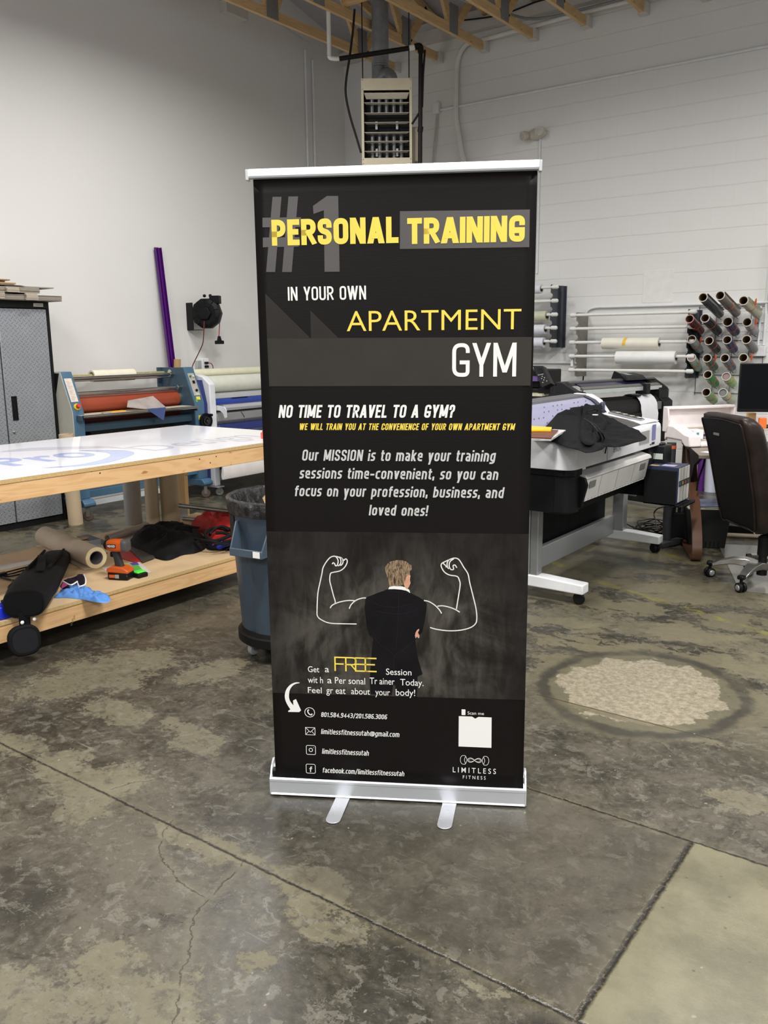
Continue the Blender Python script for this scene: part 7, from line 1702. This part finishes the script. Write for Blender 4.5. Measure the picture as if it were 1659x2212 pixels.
qs = [(-5.1101, 7.747, 4.4032), (-5.1252, 7.736, 4.1812), (-5.1331, 7.7303, 3.8787), (-5.1596, 7.711, 3.8136), (-5.2167, 7.6696, 3.7137)]
tag(obj('flexible_cable', MB().tube([Vector(q) for q in qs], .011, 10), mat('black_flex_cable', (38, 32, 34), 0.5)), 'black cable hanging down right of the heater beside gas pipe', 'cable')

# ================================================================ DESK, MONITOR, CUTTER
DU, DV, DO = Vector((.914, .407, 0)), Vector((-.407, .914, 0)), Vector((-1.70, 5.98, 0))
drz = math.atan2(.407, .914)
dk_ = thing('office_desk', DO, 'dark desk with brown bentwood loop leg behind the leather chair', 'desk', rz=drz)
def dob(nm, b, m, par=dk_, **k): return obj(nm, b, m, par, local=True, **k)
brown = mat('brown_bentwood', (92, 62, 44), 0.38, var=.2, nscale=3, stretch=(1, 1, .3))
dob('desk_top', MB().box((0, 0, .745), (1.6, .90, .77)), mat('taupe_laminate', (120, 110, 100), 0.4), bevel=.003)
dob('edge_band', MB().box((-.003, .0, .744), (-.0005, .90, .771)), blackm)
dob('side_apron', MB().prism([(.015, .03, .744), (.015, .88, .744), (.015, .80, .60), (.015, .45, .50), (.015, .30, .66)], 0, (.02, 0, 0)), mat('black_brown_plate', (22, 16, 14), 0.5))
lp = spline([(0, v_, z_) for v_, z_ in ((.66, .735), (.54, .60), (.42, .48), (.24, .34), (.12, .22), (.06, .12), (.055, .05), (.10, .014), (.3, .010), (.8, .010), (.93, .02), (.965, .07), (.93, .20), (.88, .40), (.86, .735))], 5)
for xx in (0.0, 1.5):
    rings = []
    for i, p in enumerate(lp):
        t_ = (lp[min(i+1, len(lp)-1)]-lp[max(i-1, 0)]).normalized(); nn = Vector((0, -t_.z, t_.y))*.011
        rings.append([Vector((xx, 0, 0))+p+nn, Vector((xx+.070, 0, 0))+p+nn, Vector((xx+.070, 0, 0))+p-nn, Vector((xx, 0, 0))+p-nn])
    dob('bentwood_leg', MB().loop(rings), brown, smooth=50, bevel=.003)
dob('cross_rail', MB().box((.55, .85, .55), (1.5, .87, .70)), blackm)
dob('stand_shelf', MB().box((.45, .55, .885), (1.5, .88, .90)), mat('pale_shelf', (180, 170, 158), 0.4), label='raised monitor shelf')
for x in (.46, 1.47): dob('shelf_support', MB().box((x, .57, .77), (x+.02, .86, .885)), blackm)
mo_ = thing('computer_monitor', (-1.3, 6.85, .90), 'black computer monitor standing on the desk, cut by right edge', 'monitor', rz=drz)
ML = Vector((-1.6413, 6.6905, 1.0201))
MR = Matrix.Translation((ML.x, ML.y, 0)) @ Matrix.Rotation(drz, 4, 'Z')
cse = obj('monitor_case', MB().box((0, .0, 1.017), (.62, .035, 1.372)).xf(MR), blackp, mo_, bevel=.004)
obj('screen', MB().box((.008, -.0015, 1.042), (.612, .001, 1.364)).xf(MR), mat('black_screen', (8, 9, 12), 0.18), mo_)
obj('monitor_neck', MB().box((.28, .04, .902), (.34, .07, 1.1)).box((.20, -.02, .901), (.42, .16, .912)).xf(MR), blackp, mo_, bevel=.003)
def ondesk(nm, u_, v_, z, size, m, label, cat, bev=.003):
    return tag(obj(nm, MB().cbox((u_, v_, z+size[2]/2), size).xf(Matrix.Translation(DO) @ Matrix.Rotation(drz, 4, 'Z')), m, bevel=bev), label, cat)
ondesk('orange_cup', .52, .62, .901, (.05, .05, .075), mat('orange_box', (232, 110, 40), 0.5), 'small orange box on monitor shelf behind the chair top', 'box')
ondesk('small_carton', .47, .78, .901, (.06, .06, .10), mat('tan_small_box', (212, 176, 120), 0.6), 'tan box on the monitor shelf left of the orange box', 'box')
ondesk('paper_stack', .95, .35, .771, (.30, .22, .025), mat('white_papers', (232, 230, 228), 0.6), 'white papers on desk under the monitor shelf', 'paper')
ondesk('keyboard', .62, .10, .771, (.40, .14, .02), mat('white_keyboard', (226, 226, 228), 0.45), 'white keyboard at the desk front right of the chair', 'keyboard')
b = MB().prism([DO+DU*x+DV*y+Vector((0, 0, .7715)) for x, y in ((.03, .16), (.16, .02), (.28, .12), (.12, .24))], 0, (0, 0, .001))
tag(obj('loose_paper', b, mat('printed_paper', (224, 222, 226), 0.6, var=.1, nscale=30), smooth=0), 'curled white paper on desk corner left of the chair', 'paper')
# vinyl cutter
CO = Vector((-1.872, 6.349, 0)); crz = R(50)
vc = thing('vinyl_cutter', CO, 'white desktop vinyl cutter with open lid left of the chair', 'cutter', rz=crz)
def cob(nm, b, m, par=vc, **k): return obj(nm, b, m, par, local=True, **k)
pw = mat('pinkish_white_plastic', (240, 232, 230), 0.35)
cob('lid', MB().loop([[(x0, y, z) for y, z in ((.30, .86), (.325, .92), (.34, 1.04), (.355, 1.045), (.355, .86))] for x0 in (-.015, .565)]), pw, bevel=.005)
cob('lid_rim', MB().box((-.02, .28, 1.03), (.568, .345, 1.05)).prism([(-.022, y, z) for y, z in ((.34, 1.05), (.28, 1.045), (.262, .95), (.30, .86), (.34, .86))], 0, (.012, 0, 0)).box((.556, .28, .88), (.568, .345, 1.05)), pw, bevel=.004)
le_ = cob('left_end', MB().prism([(-.01, y, z) for y, z in ((.33, .790), (.33, .895), (.30, .912), (.22, .912), (.15, .892), (.06, .862), (0, .856), (-.006, .775), (.05, .773), (.09, .800), (.10, .815), (.30, .815))], 0, (.10, 0, 0)), pw, bevel=.01, seg=3)
cob('end_skirt', MB().box((.0, .11, .792), (.08, .30, .816)), mat('grey_white_skirt', (206, 202, 200), 0.4), le_)
cob('body_tray', MB().box((.09, .0, .772), (.60, .30, .798)), pw, bevel=.008)
cob('rear_bar', MB().box((.09, .22, .84), (.60, .25, .895)), mat('beige_metal_bar', (196, 184, 172), 0.35, 0.3))
cob('drive_shaft', MB().tube([(.09, .16, .82), (.60, .16, .82)], .012, 12), steel)
cob('carriage', MB().box((.11, .12, .815), (.19, .21, .885)), pw, bevel=.005)
for x in (.12, .22):
    cob('pinch_wheel', MB().tube([(x, .10, .815), (x+.03, .10, .815)], .012, 12), chrome)
cob('display_mark', MB().box((.13, .1185, .845), (.15, .1198, .866)), mat('teal_mark', (90, 140, 150), 0.4))
ls = cob('support_column', MB().tube([(-.03, .19, .0), (-.03, .19, .79)], .034, 20), mat('charcoal_column', (62, 62, 66), 0.35))
cob('orange_ring', MB().tube([(-.03, .19, .745), (-.03, .19, .77)], .0355, 20), mat('orange_ring', (216, 98, 56), 0.5), ls)
# vinyl rolls standing by the wall
for (px, r_, m_, lb_, zt) in (((-2.62, 9.0), .05, mat('tan_stand_roll', (170, 124, 76), 0.6), 'tan cardboard roll standing by the wall behind the desk leg', .80),
        ((-2.53, 9.02), .035, mat('violet_stand_roll', (88, 34, 120), 0.35), 'dark violet vinyl roll standing at the wall under desk', .78),
        ((-2.42, 9.02), .065, mat('bluish_white_roll', (208, 212, 228), 0.4), 'bluish white roll standing at wall, seen left of the chair', .80),
        ((-2.27, 8.95), .06, mat('grey_clear_roll', (160, 162, 166), 0.3), 'grey clear film roll standing right of the bluish white roll', .80)):
    tag(obj('standing_roll', MB().pipe((px[0], px[1], .001), (px[0], px[1], zt), r_, r_*.8, 28), m_), lb_, 'roll')
tag(obj('desk_cord', MB().tube(spline([(-1.7425, 6.2866, 0.7267), (-1.7455, 6.2852, 0.6764), (-1.7595, 6.279, 0.6155), (-1.7737, 6.2726, 0.5577), (-1.7808, 6.2695, 0.4726)], 5), .007, 8), blackp), 'black cord hanging from desk front edge beside the leg', 'cord')
# waste box with papers, power units, cables
wb = thing('waste_basket', (-1.80, 6.60, 0), 'black waste basket with papers on top behind the desk leg', 'basket')
MW = Matrix.Translation((-1.80, 6.62, 0)) @ Matrix.Rotation(drz, 4, 'Z')
b = MB().loop([[(sx*(.13+.03*z/.30), sy*(.12+.02*z/.3), z) for sx, sy in ((-1, -1), (1, -1), (1, 1), (-1, 1))] for z in (0, .06, .30)]).xf(MW)
obj('basket_body', b, mat('black_basket', (30, 32, 30), 0.5), wb, bevel=.006)
for k in range(7):
    obj('slot', MB().box((-.10+.03*k, -.1285, .012), (-.095+.03*k, -.124, .05)).xf(MW), mat('seam_black', (5, 5, 5), 0.6), wb)
for k, (dx, rz_, m_, lb_) in enumerate(((0, .1, mat('cream_paper', (222, 214, 196), 0.6), 'cream crumpled paper on top of the black waste basket'), (.02, -.15, mat('grey_print_paper', (176, 172, 164), 0.6, var=.3, nscale=20), 'grey printed sheet on the waste basket papers'), (.01, .25, mat('blue_print_paper', (150, 158, 206), 0.5, var=.35, nscale=12), 'blue and white printed sheet topmost on the waste basket'))):
    tag(obj('paper', MB().cbox((dx, 0, .304+k*.012), (.31-.02*k, .27, .008), None).xf(MW @ Matrix.Rotation(rz_*.5, 4, 'Z')), m_, smooth=0), lb_, 'paper')
tag(obj('yellow_paper', MB().prism([MW @ Vector(v) for v in ((-.26, .05, .304), (-.12, -.04, .30), (-.11, .10, .31), (-.18, .16, .325))], 0, (0, 0, .002)), mat('yellow_paper', (222, 214, 110), 0.6), smooth=0), 'yellow paper corner left of the bentwood leg', 'paper')
up = thing('power_unit', (-2.06, 6.72, 0), 'black power unit on the floor under the ink rack', 'power unit')
MU = Matrix.Translation((-2.07, 6.74, 0)) @ Matrix.Rotation(drz, 4, 'Z')
obj('case', MB().box((-.07, -.16, .0), (.10, .14, .23)).xf(MU), mat('black_unit_plastic', (22, 22, 24), 0.45), up, bevel=.006)
obj('grey_top', MB().box((-.045, -.15, .2305), (.095, .13, .2335)).xf(MU), mat('dark_grey_top', (62, 62, 64), 0.4), up)
obj('plug', MB().box((-.04, -.16, .233), (-.015, -.13, .27)).box((.0, -.16, .233), (.02, -.135, .275)).xf(MU), blackp, up, bevel=.004)
b = MB(); rnd = random.Random(21); cc = Vector((-2.232, 6.736, 0.02))
for k in range(10):
    pts = []; a0 = rnd.uniform(0, 6.28); rx, ry = rnd.uniform(.09, .17), rnd.uniform(.12, .28); ox, oy = rnd.uniform(-.03, .03), rnd.uniform(-.06, .06)
    for j in range(9):
        a1 = a0+j*.75
        pts.append((cc.x+ox+rx*math.cos(a1), cc.y+oy+ry*math.sin(a1), .008+.012*k*rnd.uniform(.3, 1.0)))
    b.tube(spline(pts, 5), .0045, 6)
for qq in ([(-1.981, 6.4, 0.321), (-2.085, 6.4, 0.293), (-2.126, 6.4, 0.249), (-2.095, 6.35, 0.199), (-2.061, 6.3, 0.141)], [(-2.519, 6.811, 0.01), (-2.534, 6.922, 0.02), (-2.44, 6.864, 0.01), (-2.299, 6.741, 0.03)], [(-2.073, 6.408, 0.01), (-2.029, 6.493, 0.01), (-2.015, 6.732, 0.01), (-2.023, 6.874, 0.02)], [(-2.078, 6.37, 0.006), (-1.981, 6.398, 0.006), (-1.946, 6.568, 0.006), (-1.979, 6.756, 0.01)], [(-1.987, 6.5, 0.294), (-2.039, 6.5, 0.27), (-2.04, 6.5, 0.234), (-2.018, 6.5, 0.207)], [(-1.946, 6.55, 0.283), (-1.937, 6.55, 0.255), (-1.942, 6.55, 0.218)]):
    b.tube(spline(qq, 5), .005, 6)
tag(obj('cable_tangle', b, blackp), 'tangle of black cables on floor behind the printer foot', 'cable')
tag(obj('power_strip', MB().box((-.03, -.13, .002), (.03, .13, .04)).xf(Matrix.Translation((-2.007, 6.447, 0.0)) @ Matrix.Rotation(-.3, 4, 'Z')), mat('grey_power_strip', (70, 70, 74), 0.5), bevel=.004), 'dark grey power strip on the floor among cables', 'power strip')
# pipe on floor, chair mat
tag(obj('floor_pole', MB().tube([(-1.80, 6.93, .022), (-.9, 7.27, .022)], .016, 12), mat('tan_pole', (198, 180, 156), 0.4)), 'tan pole lying on the floor under the desk', 'pole')
tag(obj('white_cable', MB().tube(spline([(-1.72, 7.0, .16), (-1.74, 6.98, .05), (-1.76, 6.98, .02)], 5), .004, 6).tube(spline([(-1.58, 7.02, .12), (-1.52, 7.03, .03), (-1.46, 7.06, .03), (-1.42, 7.08, .12)], 5), .004, 6), wht), 'white cables drooping behind the chair under desk', 'cable')
tag(obj('dark_floor_box', MB().box((-1.86, 7.10, .0), (-1.0, 7.45, .07)), mat('black_floor_box', (24, 24, 24), 0.5), bevel=.004), 'low black box along the floor behind the tan pole', 'box')
b = MB().prism([(v[0], v[1], .0015) for v in ((-1.713, 6.68, 0.0), (-1.261, 6.873, 0.0), (-0.939, 5.532, 0.0), (-1.256, 5.472, 0.0))], 0, (0, 0, .002))
mm, t = newmat('clear_chair_mat', 0.16, 0, 0.6); t.link(t.mix(t.noise(t.obj(), 3, 4), lin((112, 108, 100)), lin((134, 130, 122))), t.bsdf.inputs['Base Color'])
tag(obj('chair_mat', b, mm, smooth=0), 'glossy grey chair mat on floor under the leather chair', 'mat')

# ================================================================ LEATHER CHAIR
CR = Vector((-1.195, 5.765, 0)); chz = R(-48)
chr_ = thing('office_chair', CR, 'dark brown leather office chair seen from behind, silver star base', 'chair', rz=chz)
def kob(nm, b, m, par=chr_, **k): return obj(nm, b, m, par, local=True, **k)
lea, t = newmat('dark_brown_leather', 0.38, 0, 0.35)
t.link(t.mix(t.ss(t.noise(t.obj(), 5, 6, .6), .4, .7), lin((26, 18, 15)), lin((46, 33, 28))), t.bsdf.inputs['Base Color'])
t.bump(t.noise(t.obj(), 160, 4), .15, .002)
leb = mat('black_brown_leather_back', (14, 11, 10), 0.6, var=.2, nscale=4, spec=0.25)
def backsec(z, w, y0, th, r_=.05):
    return [(x-.03, y0+th/2+y, z) for x, y in rrect(-w, -th/2, w, th/2, min(r_, th*.48), 5)]
prof_b = [(.36, .20, -.14, .06), (.38, .235, -.165, .10), (.50, .262, -.19, .13), (.62, .272, -.215, .14), (.75, .277, -.245, .14), (.88, .280, -.275, .14), (.98, .282, -.305, .135), (1.04, .278, -.325, .125), (1.075, .262, -.335, .10), (1.088, .22, -.32, .06)]
bk_ = kob('backrest', MB().loop([backsec(*p) for p in prof_b]), lea, smooth=60)
inner = [(z+.0, w-.03, y0-.004, .01) for z, w, y0, th in prof_b[1:-2]]
kob('back_panel', MB().loop([[(x, y, z) for x, y, z in ((-w-.03, y0, z), (w-.03, y0, z), (w-.03, y0+.012, z), (-w-.03, y0+.012, z))] for z, w, y0, th in [(.385, .185, -.172, 0)]+inner+[(1.055, .225, -.334, 0)]]), leb, bk_, smooth=60)
pp = [(-w-.03, y0-.003, z) for z, w, y0, th in inner]; pq = [(w-.03, y0-.003, z) for z, w, y0, th in inner]
kob('piping', MB().tube(spline([(-.16, -.178, .385)]+pp+[(-.23, -.336, 1.05), (-.03, -.338, 1.06), (.17, -.336, 1.05)]+pq[::-1]+[(.10, -.178, .385), (-.03, -.178, .38), (-.16, -.178, .385)], 4), .004, 8), lea, bk_)
for i_, (z, y0) in enumerate(((.60, -.125), (.74, -.155), (.87, -.185), (.985, -.215))):
    kob('cushion_pad', MB().sphere((-.03, y0+.03, z), 1.0, (.245, .055, .085), 20), lea, bk_, smooth=80)
kob('badge', MB().cbox((-.13, -.303, .955), (.075, .004, .018)).xf(Matrix.Translation((0, 0, 0))), mat('brushed_badge', (130, 128, 120), 0.4, 0.6), bk_, bevel=.004)
kob('seat', MB().loop([[(x, y+.23, z) for x, y in rrect(-w, -w, w, w, .08, 5)] for z, w in ((.34, .20), (.36, .245), (.44, .26), (.475, .245), (.485, .18))]), lea, smooth=60)
kob('tilt_mechanism', MB().box((-.12, .02, .30), (.12, .34, .345)).box((-.05, -.02, .33), (.05, .05, .42)), blackm, bevel=.006)
for s_ in (-1, 1):
    a_ = kob('armrest', MB().tube(spline([(s_*.27, .02, .62), (s_*.31, .10, .66), (s_*.31, .35, .66), (s_*.30, .42, .60), (s_*.27, .40, .42)], 5), .022, 12), lea)
    kob('arm_bolt', MB().lathe([(0, 0), (.034, 0), (.030, .012*s_), (0, .016*s_)], (s_*.275, -.005, .625), 'X', 20), mat('grey_bolt_cap', (98, 100, 102), 0.4), a_)
kob('gas_column', MB().tube([(0, 0, .085), (0, 0, .31)], .026, 18).tube([(0, 0, .18), (0, 0, .30)], .036, 18).tube([(0, 0, .05), (0, 0, .09)], .032, 18), blackm)
star = mat('polished_aluminium_base', (178, 176, 172), 0.24, 0.85)
for k in range(5):
    an = R(235+72*k+2); M = Matrix.Rotation(an, 4, 'Z')
    b = MB().loop([[M @ Vector(p) for p in ((x, -w, z), (x, w, z), (x, w*.6, z-h_), (x, -w*.6, z-h_))] for x, w, z, h_ in ((.02, .046, .135, .05), (.10, .042, .152, .052), (.18, .036, .146, .042), (.25, .030, .124, .034), (.305, .026, .100, .026))])
    arm_ = kob('base_arm', b, star, smooth=50, bevel=.006)
    kob('arm_tip', MB().cbox((.315, 0, .095), (.045, .044, .026)).xf(M), blackp, arm_, bevel=.008)
    b = MB()
    M2 = M @ Matrix.Translation((.315, 0, 0)) @ Matrix.Rotation(R(40+25*k), 4, 'Z')
    for s_ in (-1, 1):
        b.lathe([(0, s_*.006), (.028, s_*.006), (.031, s_*.010), (.031, s_*.022), (.026, s_*.027), (0, s_*.027)], (.0, 0, .031), 'Y', 22)
    w_ = kob('caster', b.box((-.008, -.006, .04), (.008, .006, .085)).xf(M2), blackp, arm_)
    for s_ in (-1, 1):
        kob('caster_cap', MB().lathe([(0, s_*.0275), (.020, s_*.0275), (.014, s_*.033), (0, s_*.035)], (0, 0, .031), 'Y', 20).xf(M2), mat('silver_caster_cap', (170, 170, 168), 0.3, 0.6), arm_)

# ---------------------------------------------------------------- families of look-alikes share a group
FAM = {'vinyl_roll': 'vinyl rolls on the peg grid', 'media_roll': 'media rolls on the wall racks', 'wall_roll_rack': 'roll racks on the back wall', 'standing_roll': 'rolls standing by the back wall', 'upright_tube': 'tubes standing on the worktable shelf', 'cardboard_stack': 'flattened boxes on the cabinet', 'cardboard_sheet': 'flattened boxes on the cabinet', 'metal_pole': 'poles on the worktable shelf', 'wall_conduit': 'white wall conduits', 'pvc_pipe': 'white plastic pipes by the truss ends', 'flexible_cable': 'black cables by the heater', 'magazine': 'magazines on the white printer', 'paper': 'papers on the waste basket', 'tape_dispenser': 'tape dispensers on the shelf', 'cardboard_tube': 'cardboard tubes behind the worktable'}
for o in list(COL.objects):
    if o.parent is None and 'label' in o:
        k_ = o.name.split('.')[0]
        if k_ in FAM: o['group'] = FAM[k_]
